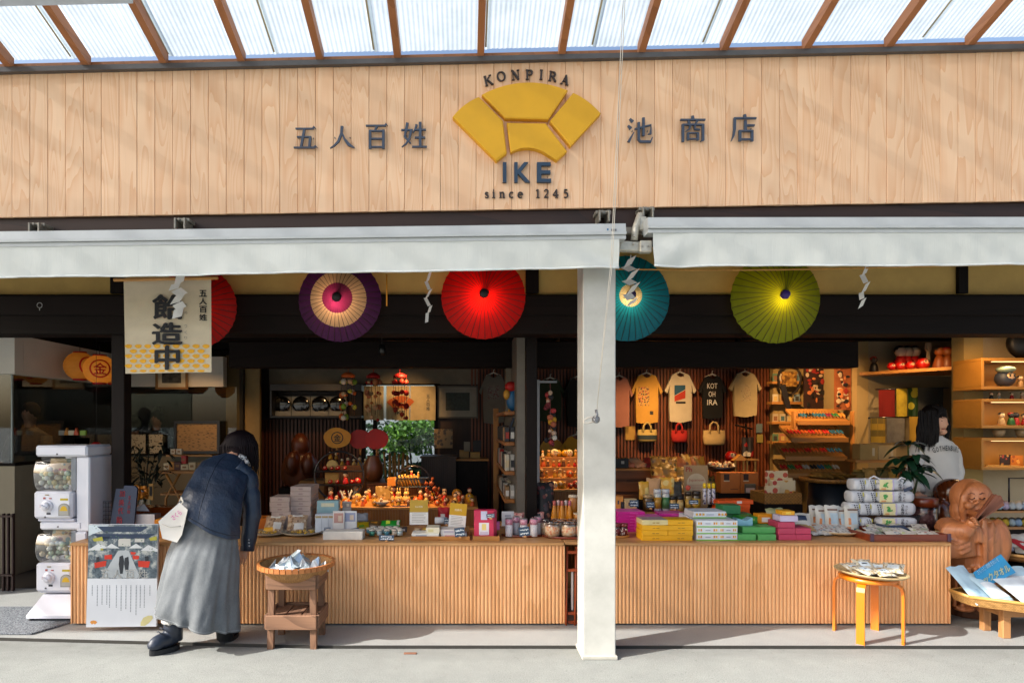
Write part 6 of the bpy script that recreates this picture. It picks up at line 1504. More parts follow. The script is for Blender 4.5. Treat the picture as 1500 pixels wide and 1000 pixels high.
# ------------------------------------------------------------------ people
SKIN = M('#cf9a7c',.5,0,.04); HAIR = M('#100a09',.6,0,.25,60,.4,90,0,.2)
def fingers(mb,palm,d,side,nrm,s=1.0,curl=.5):
    """palm position, hand direction, thumb side, palm normal"""
    d,side,nrm = Vector(d).normalized(),Vector(side).normalized(),Vector(nrm).normalized()
    for i,(o,l) in enumerate(((-.03,.060),(-.010,.072),(.010,.075),(.030,.068))):
        a = palm + side * o * s + d * .035 * s; pts = [a - d * .03 * s]; dd = d.copy(); p = a.copy(); pts.append(p.copy())
        for k,f in enumerate((.45,.32,.23)):
            dd = (dd + nrm * curl * (.5 + .3 * k)).normalized(); p = p + dd * l * f * s; pts.append(p.copy())
        mb.tube(pts,[.010 * s,.0095 * s,.0085 * s,.0075 * s,.0055 * s],7)
    a = palm + side * .035 * s; mb.tube([palm + side * .015 * s,a + side * .014 * s,a + side * .03 * s + d * .025 * s + nrm * .012 * s,a + side * .03 * s + d * .05 * s + nrm * .022 * s],[.014 * s,.012 * s,.010 * s,.007 * s],7)
    mb.ell(palm,(.042 * s,.042 * s,.018 * s),10,6,Matrix((side,d,nrm)).transposed())

wm = thing('person','person in navy jacket and long grey skirt bending over the counter','person',(P(305,945,4.15).x,4.15,0))
J = {'pelvis': (P(305,775,4.24),.12),'spine': (P(313,735,4.33),.11),'chest': (P(323,698,4.47),.115),'neck': (P(338,674,4.62),.05),'skull': (P(347,664,4.71),.075),'crown': (P(353,657,4.82),.08),
     'ls': (P(299,684,4.5),.055),'le': (P(284,712,4.62),.042),'lw': (P(300,752,4.8),.028),'rs': (P(359,690,4.53),.055),'re': (P(370,748,4.5),.042),'rw': (P(361,800,4.47),.027),'rh': (P(357,810,4.46),.025),
     'lh': (P(290,792,4.22),.085),'lk': (P(270,850,4.16),.055),'la': (P(254,905,4.12),.035),'lf': (P(253,932,4.11),.03),'rhp': (P(322,795,4.24),.085),'rk': (P(328,860,4.22),.055),'ra': (P(330,920,4.235),.035),'rf': (P(331,932,4.26),.03)}
B = [('pelvis','spine'),('spine','chest'),('chest','neck'),('neck','skull'),('skull','crown'),('chest','ls'),('ls','le'),('le','lw'),('chest','rs'),('rs','re'),('re','rw'),('rw','rh'),('pelvis','lh'),('lh','lk'),('lk','la'),('la','lf'),('pelvis','rhp'),('rhp','rk'),('rk','ra'),('ra','rf')]
m = skin(J,B,'pelvis')
fingers(m,P(355.5,810,4.455),(-.35,.1,-1),(-.9,-.2,.3),(-.3,.9,0),.95,.35)
h = P(305,762,4.86); fingers(m,h,(.3,1,-.2),(1,-.2,0),(0,-.2,-1),.95,.3)
m.build('body',SKIN,wm)
# skirt
SK = NT('grey_denim'); vv = SK.coord((1,1,1),False)
SK.set(Base_Color=SK.mix(.35,SK.ramp(SK.noise(vv,5,5,.7),[(.3,hexc('#515659')),(.7,hexc('#73777a'))]),SK.ramp(SK.noise(SK.coord((900,900,120),False),1,2),[(.35,hexc('#383c40')),(.65,hexc('#7e8284'))])),Roughness=.85,Sheen_Weight=.1)
SK.bump(SK.noise(vv,26,4),.35,.01)
secs = []; hem = []
rows = [(742,306,36,.0,.10,4.28),(762,305,38,-.02,.11,4.26),(785,303,43,-.02,.13,4.24),(815,298,50,-.03,.16,4.21),(845,294,53,-.045,.18,4.18),(875,291,55.5,-.06,.20,4.15),(893,289.5,57,-.075,.215,4.14),(904,289,57.5,-.083,.22,4.14)]
for py,px,hw,tilt,dep,Y in rows:
    secs.append((P(px,py,Y),(L(hw,Y),0,tilt),(0,dep,-.0)))
def skirt_fold(i,g):
    k = max(0,i - 1) / 6
    sh = lambda x: math.copysign(abs(math.sin(x)) ** .65,math.sin(x))
    return 1 + k * (.075 * sh(6 * g + .5 + .25 * i) + .05 * math.sin(11 * g + 1.3 + .5 * math.sin(3 * g)) + .025 * math.sin(17 * g - .3 * i)) + (0.012 * math.sin(23 * g + i * 2) if i > 1 else 0)
fine = []
for i in range(len(secs) - 1):
    for k in range(4):
        t = k / 4; fine.append(tuple(Vector(a).lerp(Vector(b),t) for a,b in zip(secs[i],secs[i + 1])))
fine.append(tuple(Vector(a) for a in secs[-1]))
m = MB(); m.loft(fine,120,lambda i,g: skirt_fold(i / 4,g),cap=False)
k0 = len(m.v); m.add([tuple(Vector(v).lerp(Vector((fine[min(i // 120,len(fine) - 1)][0])),.025)) for i,v in enumerate(m.v[:k0])],[tuple(x for x in f[::-1]) for f in m.f[:]],True)
m.build('long_skirt',SK.m,wm)
m = MB(); cF = fine[-1]
m.tube([cF[0] + (cF[1] * math.cos(g) + cF[2] * math.sin(g)) * skirt_fold(7,g) * 1.002 + Vector((0,0,.012)) for g in [2 * PI * i / 120 for i in range(121)]],.0022,4); m.build('hem_stitch',M('#8b8e90',.8),wm)
# dark leggings
m = MB(); m.tube([P(292,850,4.2),P(276,875,4.15),P(254,902,4.12),P(254,928,4.12)],[.09,.075,.058,.055],12); m.tube([P(322,850,4.22),P(329,890,4.22),P(330,934,4.24)],[.085,.068,.056],12); m.build('leggings',M('#15171c',.8),wm)
# boots
def boot(ank,toe_dir,s=1.0):
    d = Vector(toe_dir).normalized(); a = Vector(ank); zg = .012; m = MB(); up = Vector((0,0,1)); side = d.cross(up); rot = Matrix((d,side,up)).transposed()
    m.tube([a + up * .05,a + up * .02,Vector((a.x,a.y,zg + .06))],[.062,.058,.056],14)
    f = Vector((a.x,a.y,0)) + d * .05; m.ell((f.x,f.y,zg + .055),(.115,.052,.052),14,8,rot); f2 = Vector((a.x,a.y,0)) + d * .11; m.ell((f2.x,f2.y,zg + .04),(.062,.05,.038),12,8,rot)
    r_ = melt(m,.009,4); r_.tube([a + up * .085,a + up * .02,Vector((a.x,a.y,.05))],[.06,.06,.058],16); return r_,d,rot
LEATH = M('#1f2838',.5,0,.12,12,.3,60,coat=.2)
def full_boot(nm,ank,d):
    bm_,dd,rot = boot(ank,d); b = bm_.build(nm,LEATH,wm)
    a = Vector(ank); m = MB(); prof = []
    n = 22
    for i in range(n):
        g = 2 * PI * i / n; ex = .128 if math.cos(g) > 0 else .07; v = rot @ Vector((math.cos(g) * ex + .03,math.sin(g) * .052,0)); prof.append((a.x + v.x,a.y + v.y))
    vs = [(x,y,-.011) for x,y in prof] + [(x,y,.022) for x,y in prof]
    m.add(vs,[tuple(range(n))[::-1],tuple(range(n,2 * n))] + [(i,(i + 1) % n,n + (i + 1) % n,n + i) for i in range(n)]); m.build('sole',M('#14171c',.6),b)
    m = MB(); q = random.Random(1)
    for i in range(92):
        g = 2 * PI * i / 46; c = a + Vector((.06 * math.cos(g),.06 * math.sin(g),.07 + .02 * (i // 46) + q.uniform(-.006,.006))); m.ell(c,.017,6,4)
    m.build('fleece_cuff',M('#b8b6b2',.95,0,.15,60,.8,120),b)
    m = MB()
    for k in range(4):
        p = a + dd * (.045 + .016 * k) + Vector((0,0,.07 - .022 * k)); sd = dd.cross(Vector((0,0,1))); m.tube([p - sd * .03,p + Vector((0,0,.012)) + dd * .008,p + sd * .03],.004,5)
    m.build('laces',M('#242c38',.6),b)
full_boot('boot',P(254,922,4.12),(-.62,-.78,0)); full_boot('boot',P(330,928,4.24),(.15,1,0))
# jacket
JK = NT('navy_leather'); vv = JK.coord((1,1,1),False)
JK.set(Base_Color=JK.ramp(JK.noise(vv,4,4,.6),[(.3,hexc('#142032')),(.7,hexc('#243449'))]),Roughness=.42,Coat_Weight=.12,Coat_Roughness=.3)
JK.bump(JK.noise(vv,14,5,.6),.5,.02)
rows = [((304,763,4.235),(.205,0,-.12),(0,.135,.02)),((308,744,4.27),(.198,0,-.085),(0,.13,-.0)),((314,725,4.33),(.192,0,-.055),(0,.125,-.025)),((320,708,4.41),(.192,0,-.035),(0,.115,-.04)),((326,694,4.48),(.190,0,-.03),(0,.10,-.045)),((330,684,4.55),(.17,0,-.03),(0,.08,-.045)),((335,675,4.61),(.125,0,-.02),(0,.06,-.04)),((341,669,4.65),(.07,0,-.012),(0,.05,-.03))]
fine = []
for i in range(len(rows) - 1):
    a = (P(*rows[i][0]),Vector(rows[i][1]),Vector(rows[i][2])); b = (P(*rows[i + 1][0]),Vector(rows[i + 1][1]),Vector(rows[i + 1][2]))
    for k in range(5): t = k / 5; fine.append(tuple(x.lerp(y,t) for x,y in zip(a,b)))
fine.append(b)
def jfold(i,g):
    k = 1 - i / 35
    return 1 + k * (.03 * math.sin(5 * g + 1.0) + .018 * math.sin(9 * g + .16 * i)) + .012 * noise.noise(Vector((g * 2.2,i * .35,3))) * 2 + .010 * math.sin(i * .9 + 3 * g)
m = MB(); m.loft(fine,72,jfold,cap=False); m.loft(fine[:4],72,lambda i,g: jfold(i,g) * .96,cap=False); m.build('jacket_back',JK.m,wm)
def sleeve(pts,rs,nm,seed):
    pp = [Vector(p) for p in pts]; P2 = []; R2 = []
    for i in range(len(pp) - 1):
        for k in range(8):
            t = k / 8; P2.append(pp[i].lerp(pp[i + 1],t)); R2.append(rs[i] + (rs[i + 1] - rs[i]) * t)
    P2.append(pp[-1]); R2.append(rs[-1]); P3 = [P2[0]] + [(P2[i - 1] + P2[i] * 2 + P2[i + 1]) / 4 for i in range(1,len(P2) - 1)] + [P2[-1]]
    R3 = [r * (1 + .045 * math.sin(i * 1.5 + seed) + .03 * math.sin(i * 2.7)) for i,r in enumerate(R2)]
    m = MB(); m.tube(P3,R3,18,True); return m.build(nm,JK.m,wm)
sleeve([P(345,684,4.52),P(362,700,4.55),P(370,748,4.5),P(362,806,4.465)],[.07,.078,.064,.05],'sleeve',1)
sleeve([P(313,688,4.5),P(303,693,4.54),P(288,718,4.66),P(298,750,4.78)],[.06,.062,.055,.045],'sleeve',2)
m = MB()
for k in range(3): m.ell(P(364.5 + .3 * k,790 + 4.5 * k,4.415),.007,8,5)
m.build('cuff_button',M('#b8bcc4',.3,.8),wm)
m = MB(); m.tube([fine[i][0] + (fine[i][1] * math.cos(4.62) + fine[i][2] * math.sin(4.62)) * jfold(i,4.62) * 1.002 for i in range(2,34)],.0022,4); m.tube([fine[1][0] + (fine[1][1] * math.cos(g) + fine[1][2] * math.sin(g)) * jfold(1,g) * 1.003 for g in [PI + PI * i / 30 for i in range(31)]],.003,5); m.build('hem_seam',M('#141c2a',.5),wm)
# hair and scarf
m = MB(); hc = P(352,657,4.78); q = random.Random(11)
m.ell(hc,(.115,.118,.138),24,14); m.ell(P(346,668,4.70),(.08,.08,.09),18,10)
hh = melt(m,.013,4)
for i in range(420):
    a = q.uniform(-.25,PI + .25); ux,uy = math.cos(a),-math.sin(a); ln_ = q.uniform(.02,.15); j = q.uniform(.93,1.13)
    hh.tube([hc + Vector((ux * .03,uy * .03 + .02,.142)),hc + Vector((ux * .085 * j,uy * .085,.105)),hc + Vector((ux * .118 * j,uy * .118,.03)),hc + Vector((ux * .122 * j,uy * .115,-.05)),hc + Vector((ux * .115 * j + .012,uy * .10,-.06 - ln_))],[.004,.006,.006,.005,.0012],4,False)
for i in range(60):
    a = q.uniform(-.1,PI + .1); ux,uy = math.cos(a),-math.sin(a); o = q.uniform(1.0,1.25)
    hh.tube([hc + Vector((ux * .06,uy * .06,.12)),hc + Vector((ux * .125 * o,uy * .125,.02)),hc + Vector((ux * .13 * o + q.uniform(-.02,.02),uy * .13,-.09)),hc + Vector((ux * .12 * o + q.uniform(-.03,.04),uy * .12,-.14 - q.random() * .1))],[.003,.004,.0035,.001],4,False)
hh.build('hair',M('#150b0e',.6,0,.3,80,.3,120,0,.18),wm)
m = MB(); m.tube([P(349,668,4.62),P(357,672,4.64),P(363,682,4.68),P(361,676,4.6)],[.022,.028,.024,.015],8); m.build('scarf',dots('#c9c8c4',['#1c1c22','#2a2a30','#a8a8a8'],60,.5),wm)
# white shoulder bag
bg_ = thing('shoulder_bag','white leather bag with a pink print hanging at the hip of the bending person','bag',P(252,792,4.16))
m = MB(); c = [P(237,772,4.12),P(262,741,4.12),P(273,747,4.2),P(272,757,4.2)]
fr = [(234,773),(262,740),(272,746),(262,775),(256,792),(240,787)]
def bagpt(px,py,Y): return P(px,py,Y)
f1 = [bagpt(x_,y_,4.10) for x_,y_ in ((235,764),(263,739),(272,747),(264,782),(258,791),(240,786))]
f2 = [bagpt(x_ + 5,y_ - 3,4.24) for x_,y_ in ((238,766),(264,742),(272,750),(266,780),(260,788),(245,784))]
mid = [a.lerp(b,.5) + (a.lerp(b,.5) - P(253,767,4.17)) * .07 for a,b in zip(f1,f2)]
m.add(f1 + mid + f2,[(0,1,2,3,4,5),(17,16,15,14,13,12)] + [(i + o,(i + 1) % 6 + o,(i + 1) % 6 + 6 + o,i + 6 + o) for o in (0,6) for i in range(6)],False)
bm2 = solid(m,[('BEVEL',dict(width=.012,segments=2)),('SUBSURF',dict(levels=1,render_levels=1))]); bm2.build('body',M('#dcd9d2',.5,0,.04,8,.2,40),bg_)
m = MB(); a = [bagpt(235,770,4.092),bagpt(262,768,4.092)]; m.tube([bagpt(237,767,4.088),bagpt(250,772,4.085),bagpt(265,770,4.09)],.0025,5); m.build('flap_edge',M('#b8b4ac',.6),bg_)
m = MB(); m.text('さくら',0,0,L(16,4.1),L(8,4.1),0,0,.02); m.v = [tuple(P(258.5,754,4.086) + roty(rad(-38)) @ Vector(v)) for v in m.v]; m.build('pink_print',M('#d060a8',.5),bg_)
m = MB(); m.tube([P(264,740,4.12),P(268,735,4.1),P(266,728,4.16),P(262,738,4.22)],.006,6); m.build('strap',M('#d8d2c4',.6),bg_)

# shop assistant
ck = thing('person','person with dark bob in white lettered sweatshirt standing inside the shop','person',(P(1368,720,5.6).x,5.6,0))
cY = 5.6
J = {'pelvis': (P(1368,732,cY),.12),'spine': (P(1368,700,cY),.11),'chest': (P(1367,662,cY),.11),'neck': (P(1368,640,cY),.045),'head': (P(1371,622,cY),.07),'top': (P(1370,604,cY),.07),
     'ls': (P(1346,652,cY),.05),'le': (P(1338,690,cY - .05),.04),'lw': (P(1348,722,cY - .2),.028),'rs': (P(1391,652,cY + .02),.05),'re': (P(1401,690,cY),.04),'rw': (P(1398,722,cY - .15),.028),
     'lh': (P(1358,745,cY),.085),'lk': (P(1358,800,cY),.055),'la': (Vector((XX(1358,cY),cY,.05)),.04),'rh': (P(1380,745,cY),.085),'rk': (P(1380,800,cY),.055),'ra': (Vector((XX(1380,cY),cY,.05)),.04)}
B = [('pelvis','spine'),('spine','chest'),('chest','neck'),('neck','head'),('head','top'),('chest','ls'),('ls','le'),('le','lw'),('chest','rs'),('rs','re'),('re','rw'),('pelvis','lh'),('lh','lk'),('lk','la'),('pelvis','rh'),('rh','rk'),('rk','ra')]
m = skin(J,B,'pelvis'); m.ell(P(1373,619,cY - .03),(.075,.075,.10),16,10); m.ell(P(1386.5,621,cY - .07),(.014,.014,.016),8,6); m.ell(P(1380,632,cY - .05),(.035,.04,.03),10,6)
fingers(m,P(1348,726,cY - .24),(.2,-.6,-.8),(1,0,0),(0,.8,-.6),.95,.3); fingers(m,P(1398,726,cY - .19),(0,-.6,-.8),(-1,0,0),(0,.8,-.6),.95,.3)
m.build('body',SKIN,ck)
m = MB(); m.tube([P(1379,616,cY - .10),P(1383,617,cY - .095)],.004,5); m.tube([P(1378,611.5,cY - .10),P(1384,612,cY - .09)],.003,5); m.build('eye_and_brow',M('#1a1210',.5),ck)
m = MB(); m.tube([P(1380,628,cY - .105),P(1385,627.5,cY - .09)],.004,5); m.build('mouth',M('#8c3c34',.5),ck)
SW = M('#c6c2bc',.9,0,.05,8,.35,70)
rows = [(P(1369,724,cY),.215,.14),(P(1369,716,cY),.222,.15),(P(1369,695,cY),.205,.14),(P(1368,670,cY),.20,.135),(P(1367.5,655,cY),.198,.12),(P(1367.5,647,cY),.165,.10),(P(1368,640,cY),.075,.075),(P(1368,637,cY),.06,.062)]
fine = []
for i in range(len(rows) - 1):
    for k in range(4): t = k / 4; fine.append((rows[i][0].lerp(rows[i + 1][0],t),(rows[i][1] + (rows[i + 1][1] - rows[i][1]) * t,0,0),(0,rows[i][2] + (rows[i + 1][2] - rows[i][2]) * t,0)))
m = MB(); m.loft(fine,40,lambda i,g: 1 + .02 * math.sin(i * 1.3 + 4 * g) * (i < 16) + .014 * math.sin(7 * g + i * .4))
for pts,rs in (([P(1352,652,cY),P(1343,662,cY - .02),P(1338,692,cY - .06),P(1347,720,cY - .2)],[.06,.068,.06,.046]),([P(1385,652,cY),P(1394,662,cY),P(1401,692,cY - .02),P(1398,720,cY - .15)],[.06,.068,.06,.046])):
    P2 = []; R2 = []
    for i in range(3):
        for k in range(6): t = k / 6; P2.append(pts[i].lerp(pts[i + 1],t)); R2.append((rs[i] + (rs[i + 1] - rs[i]) * t) * (1 + .04 * math.sin(len(P2) * 1.6)))
    m.tube(P2 + [pts[3]],R2 + [rs[3]],14)
m.build('sweatshirt',SW,ck)
m = MB(); txt = 'GOTHENBURG'
for i,ch in enumerate(txt):
    u = (i - 4.5) / 4.5; px = 1370 + u * 18; py = 655 + 3.2 * u * u
    vs,fs,b = glyph(ch,.02); w,h_ = L(3.0,cY),L(7.5,cY); a = -u * .28; o = []
    for v in vs:
        x_ = ((v.x - b[0]) / (b[1] - b[0]) - .5) * w; z_ = ((v.y - b[2]) / (b[3] - b[2]) - .5) * h_
        xx = XX(px,cY) + x_ * math.cos(a) - z_ * math.sin(a); dx = (xx - XX(1368,cY)) / .205
        o.append((xx,cY - .142 * math.sqrt(max(.05,1 - dx * dx)) - .006,ZZ(py,cY) + x_ * math.sin(a) + z_ * math.cos(a)))
    m.add(o,fs)
m.build('sweatshirt_lettering',M('#33312f',.7),ck)
m = MB(); m.loft([(P(1369,721,cY),(.19,0,0),(0,.13,0)),(P(1369,745,cY),(.2,0,0),(0,.14,0)),(P(1369,790,cY),(.17,0,0),(0,.12,0)),((XX(1369,cY),cY,.08),(.15,0,0),(0,.1,0))],24); m.build('jeans',M('#2c4258',.8),ck)
m = MB(); m.ell(P(1367,611,cY + .01),(.11,.105,.125),18,12); m.ell(P(1358,632,cY + .02),(.085,.09,.15),14,10); hm = melt(m,.013,3)
q = random.Random(4)
for i in range(120):
    x_ = q.uniform(1345,1374); st = P(x_,q.uniform(600,615),cY - .08 - .02 * q.random()); en = P(x_ - 2 + q.uniform(-4,5),q.uniform(645,663),cY - .10 + .03 * q.random()); hm.tube([st,st.lerp(en,.5) + Vector((-.01,-.025,0)),en],[.007,.008,.002],4,False)
for i in range(26):
    st = P(q.uniform(1366,1378),593 + q.random() * 3,cY - .06); en = P(q.uniform(1374,1388),q.uniform(604,612),cY - .1); hm.tube([st,st.lerp(en,.5) + Vector((.01,-.02,.01)),en],[.006,.007,.002],4,False)
for i in range(26):
    st = P(1383,600 + q.random() * 6,cY); en = P(q.uniform(1383,1389),q.uniform(636,650),cY + .02); hm.tube([st,st.lerp(en,.5) + Vector((.03,-.01,0)),en],[.007,.008,.002],4,False)
hm.build('hair',HAIR,ck)
# three people dimly seen behind the workshop glass
for i,(px,py,Y,col_,hc_,lab) in enumerate(((44,606,6.9,'#2a2622','#1a1310','person in dark clothes working behind the glass nearest the street'),(197,622,8.5,'#17171a','#0d0b0b','person with a low bowed head behind the back glass'),(229,614,8.5,'#26272c','#0d0d10','person with tied dark hair and patterned top behind the back glass'))):
    c = P(px,py,Y); t = thing('person',lab,'person',(c.x,c.y,0))
    J = {'pelvis': ((c.x,c.y,.85),.13),'chest': ((c.x,c.y,c.z - .32),.13),'neck': ((c.x,c.y,c.z - .14),.05),'head': ((c.x,c.y,c.z),.08),'ls': ((c.x - .19,c.y,c.z - .26),.055),'le': ((c.x - .24,c.y - .05,c.z - .52),.045),'lw': ((c.x - .12,c.y - .28,c.z - .56),.032),'rs': ((c.x + .19,c.y,c.z - .26),.055),'re': ((c.x + .24,c.y - .05,c.z - .52),.045),'rw': ((c.x + .12,c.y - .28,c.z - .56),.032),'lk': ((c.x - .1,c.y,.45),.06),'lf': ((c.x - .1,c.y,.05),.045),'rk': ((c.x + .1,c.y,.45),.06),'rf': ((c.x + .1,c.y,.05),.045)}
    m = skin(J,[('pelvis','chest'),('chest','neck'),('neck','head'),('chest','ls'),('ls','le'),('le','lw'),('chest','rs'),('rs','re'),('re','rw'),('pelvis','lk'),('lk','lf'),('pelvis','rk'),('rk','rf')],'pelvis')
    m.ell(c,(.075,.09,.11),12,8); m.ell(c + Vector((0,-.095,-.01)),(.012,.016,.018),6,4)
    for s in (-1,1): fingers(m,Vector((c.x + s * .11,c.y - .31,c.z - .57)),(0,-1,-.2),(-s,0,0),(0,0,-1),.9,.3)
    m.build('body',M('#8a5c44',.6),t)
    m = MB(); m.loft([((c.x,c.y,.78),(.19,0,0),(0,.14,0)),((c.x,c.y,c.z - .4),(.19,0,0),(0,.14,0)),((c.x,c.y,c.z - .24),(.21,0,0),(0,.12,0)),((c.x,c.y,c.z - .15),(.07,0,0),(0,.07,0))],20)
    for s in (-1,1): m.tube([(c.x + s * .17,c.y,c.z - .26),(c.x + s * .24,c.y - .05,c.z - .52),(c.x + s * .14,c.y - .24,c.z - .56)],[.07,.06,.05],10)
    m.build('top',M(col_,.8) if i < 2 else dots('#2a2b32',['#6a6c74','#15161a'],30,.4),t)
    m = MB(); m.loft([((c.x,c.y,.8),(.17,0,0),(0,.13,0)),((c.x,c.y,.08),(.16,0,0),(0,.12,0))],16); m.build('trousers',M('#15151a',.8),t)
    m = MB(); m.ell(c + Vector((0,.015,.03)),(.092,.10,.11),14,9)
    if i == 2: m.ell(c + Vector((0,.03,.15)),(.05,.05,.045),10,6)
    if i == 1: m.ell(c + Vector((0,-.02,.0)),(.09,.1,.1),12,8)
    m.build('hair',M(hc_,.9,0,.1,9,0,120,0,.05),t)

# ------------------------------------------------------------------ carved wooden statue
st = thing('wooden_statue','carved wooden statue of a robed figure holding a fan to the mouth','statue',P(1425,917,4.85)); sY = 4.85
STW = wood('#bb7648','#965832',.42,2,26,.06,coat=.1,big=1.6)
for n_ in STW.node_tree.nodes:
    if n_.type == 'BUMP': n_.inputs['Strength'].default_value = .45; n_.inputs['Distance'].default_value = .004
def sp(px,py,dy=0.0): return P(px,py,sY + dy)
m = MB()
m.loft([(sp(1421,897),(.155,0,0),(0,.15,0)),(sp(1423,880),(.185,0,0),(0,.17,0)),(sp(1424,850),(.205,0,0),(0,.18,0)),(sp(1424,815),(.225,0,0),(0,.19,0)),(sp(1423,785),(.235,0,0),(0,.18,0)),(sp(1422,768),(.20,0,0),(0,.15,0)),(sp(1424,757),(.10,0,0),(0,.09,0))],32,lambda i,g: 1 + .03 * math.sin(9 * g + i) * (i < 4))
m.ell(sp(1430,730,-.05),(.105,.11,.135),20,12); m.ell(sp(1431,745,-.08),(.085,.08,.07),16,8); m.ell(sp(1420,728,.03),(.135,.125,.150),20,12); m.ell(sp(1412,748,.03),(.10,.09,.12),14,8); m.tube([sp(1411,762,-.06),sp(1409,745,-.08),sp(1412,727,-.085),sp(1421,716,-.08),sp(1432,712,-.07),sp(1443,717,-.06),sp(1449,730,-.03)],[.02,.026,.028,.028,.028,.026,.02],10)
m.ell(sp(1402,789,-.13),(.115,.085,.135),18,10); m.loft([(sp(1403,816,-.17),(.145,0,.012),(0,.045,0)),(sp(1401,800,-.16),(.14,0,.0),(0,.06,0)),(sp(1399,780,-.13),(.12,0,0),(0,.07,0)),(sp(1400,765,-.08),(.09,0,0),(0,.06,0))],20)
m.tube([sp(1388,772,-.02),sp(1395,780,-.15),sp(1413,778,-.2),sp(1423,769,-.21)],[.09,.085,.065,.042],12)
m.ell(sp(1461,795,-.08),(.085,.09,.19),14,10); m.ell(sp(1456,830,-.07),(.085,.085,.22),14,8)
m.tube([sp(1441,760,-.16),sp(1443,785,-.2),sp(1442,830,-.2),sp(1440,868,-.19)],[.018,.02,.02,.018],8); m.tube([sp(1453,764,-.13),sp(1452,790,-.18),sp(1452,840,-.18),sp(1448,870,-.17)],[.015,.018,.018,.015],8)
m.tube([sp(1425,763,-.15),sp(1432,778,-.19),sp(1434,795,-.2)],[.03,.03,.024],8)
for k in range(3): m.tube([sp(1387 + 4 * k,790 + 8 * k,-.2),sp(1402 + 4 * k,797 + 7 * k,-.225),sp(1422 + k,790 + 7 * k,-.22)],.007,6)
for k in range(4): m.tube([sp(1402 + 9 * k,830,-.185),sp(1400 + 10 * k,860,-.18),sp(1398 + 11 * k,888,-.165)],.016,6)
m.ell(sp(1412,890,-.15),(.075,.07,.028),14,6); m.ell(sp(1438,891,-.13),(.06,.06,.026),12,6)
m.ell(sp(1431.5,735,-.158),(.014,.02,.022),8,6); m.ell(sp(1419,740,-.135),(.035,.03,.032),10,6); m.ell(sp(1443,740,-.135),(.035,.03,.032),10,6)
body = melt(m,.011,2); body.build('carved_body',STW,st)
m = MB(); m.ell(sp(1425,766,-.235),(.045,.035,.04),12,7)
for k in range(4): m.tube([sp(1420 + 2 * k,760 + 3 * k,-.245),sp(1425 + 2 * k,758 + 3 * k,-.28),sp(1430 + 1.5 * k,760 + 3 * k,-.27)],[.010,.010,.008],6)
m.build('hand',STW,st)
m = MB()
for px in (1424,1439): m.tube([sp(px - 4.5,729.5,-.148),sp(px,731.5,-.163),sp(px + 4,729,-.154)],.0045,5)
for px in (1423,1440): m.tube([sp(px - 5,723.5,-.142),sp(px,721.5,-.152),sp(px + 5,723.5,-.144)],.0025,5)
m.build('eye_lines',M('#4a200c',.6),st)
m = MB(); m.tube([sp(1426,746.5,-.152),sp(1431,747.5,-.165),sp(1436,746.5,-.155)],.008,6); m.build('lips',M('#7c3f1c',.4),st)
fb = sp(1425,768,-.27); rib0 = []
for k in range(8):
    m = MB(); a = rad(34 + 2.6 * k); ln_ = L(56 - abs(k - 3.5) * 1.2,sY); d = Vector((math.cos(a),0,math.sin(a))); nn = Vector((-d.z,0,d.x)); ex = Vector((0,.012 * (k % 2),0))
    w0,w1 = .006,.0125
    a0 = [fb + d * .02 - nn * w0,fb + d * .02 + nn * w0,fb + d * ln_ + nn * w1,fb + d * ln_ - nn * w1]; m.add([v + ex for v in a0] + [v + ex + Vector((0,.012,0)) for v in a0],[(0,1,2,3),(7,6,5,4),(0,4,5,1),(1,5,6,2),(2,6,7,3),(3,7,4,0)]); m.build('fan_blade',wood('#7c4a34','#5f3222',.4,2,14,.1),st)
m = MB(); q = random.Random(6); n = 40; c = sp(1425,917); vs = []
for z in (.001,.02,.10,.125):
    for j in range(n):
        a = 2 * PI * j / n; r_ = .20 * (1 + .04 * math.sin(3 * a) + .025 * math.sin(7 * a + z * 20)) * (.97 if z in (.001,.125) else 1); vs.append((c.x + r_ * math.cos(a),c.y + r_ * .85 * math.sin(a),z))
m.add(vs,[(i * n + j,i * n + (j + 1) % n,(i + 1) * n + (j + 1) % n,(i + 1) * n + j) for i in range(3) for j in range(n)] + [tuple(range(3 * n,4 * n))]); m.build('log_base',wood('#6b3f24','#432413',.7,2,22,.15),st)
# dark companion figure behind it and a lidded jar
t = thing('dark_figure','dark glossy rounded wooden figure partly hidden behind the carved statue','statue',P(1388,880,5.3)); m = MB(); DW = wood('#5a2a10','#391808',.2,2,16,.12,coat=.5)
m.ell(P(1394,722,5.3),(.14,.13,.13),18,10); m.ell(P(1396,768,5.3),(.2,.17,.26),18,10); m.ell(P(1375,752,5.24),(.08,.08,.12),12,8); mm = melt(m,.014,3); mm.build('carved_body',DW,t)
m = MB(); c = P(1395,810,5.3); m.box(c.x - .18,c.x + .18,c.y - .16,c.y + .16,0,c.z); m.build('pedestal',DARKV,t)
jar('lidded_jar','clear jar of dark sweets with a rounded red brown lid at the counter end','jar',(XX(1351,5.2),5.2,CT + .001),.11,ZZ(728,5.2) - CT,clear((.85,.8,.8),.2),M('#7a3418',.3,coat=.4),dots('#6a4a4a',['#8a6a6c','#4a3034','#a08480'],40,.4),None,.28,20)

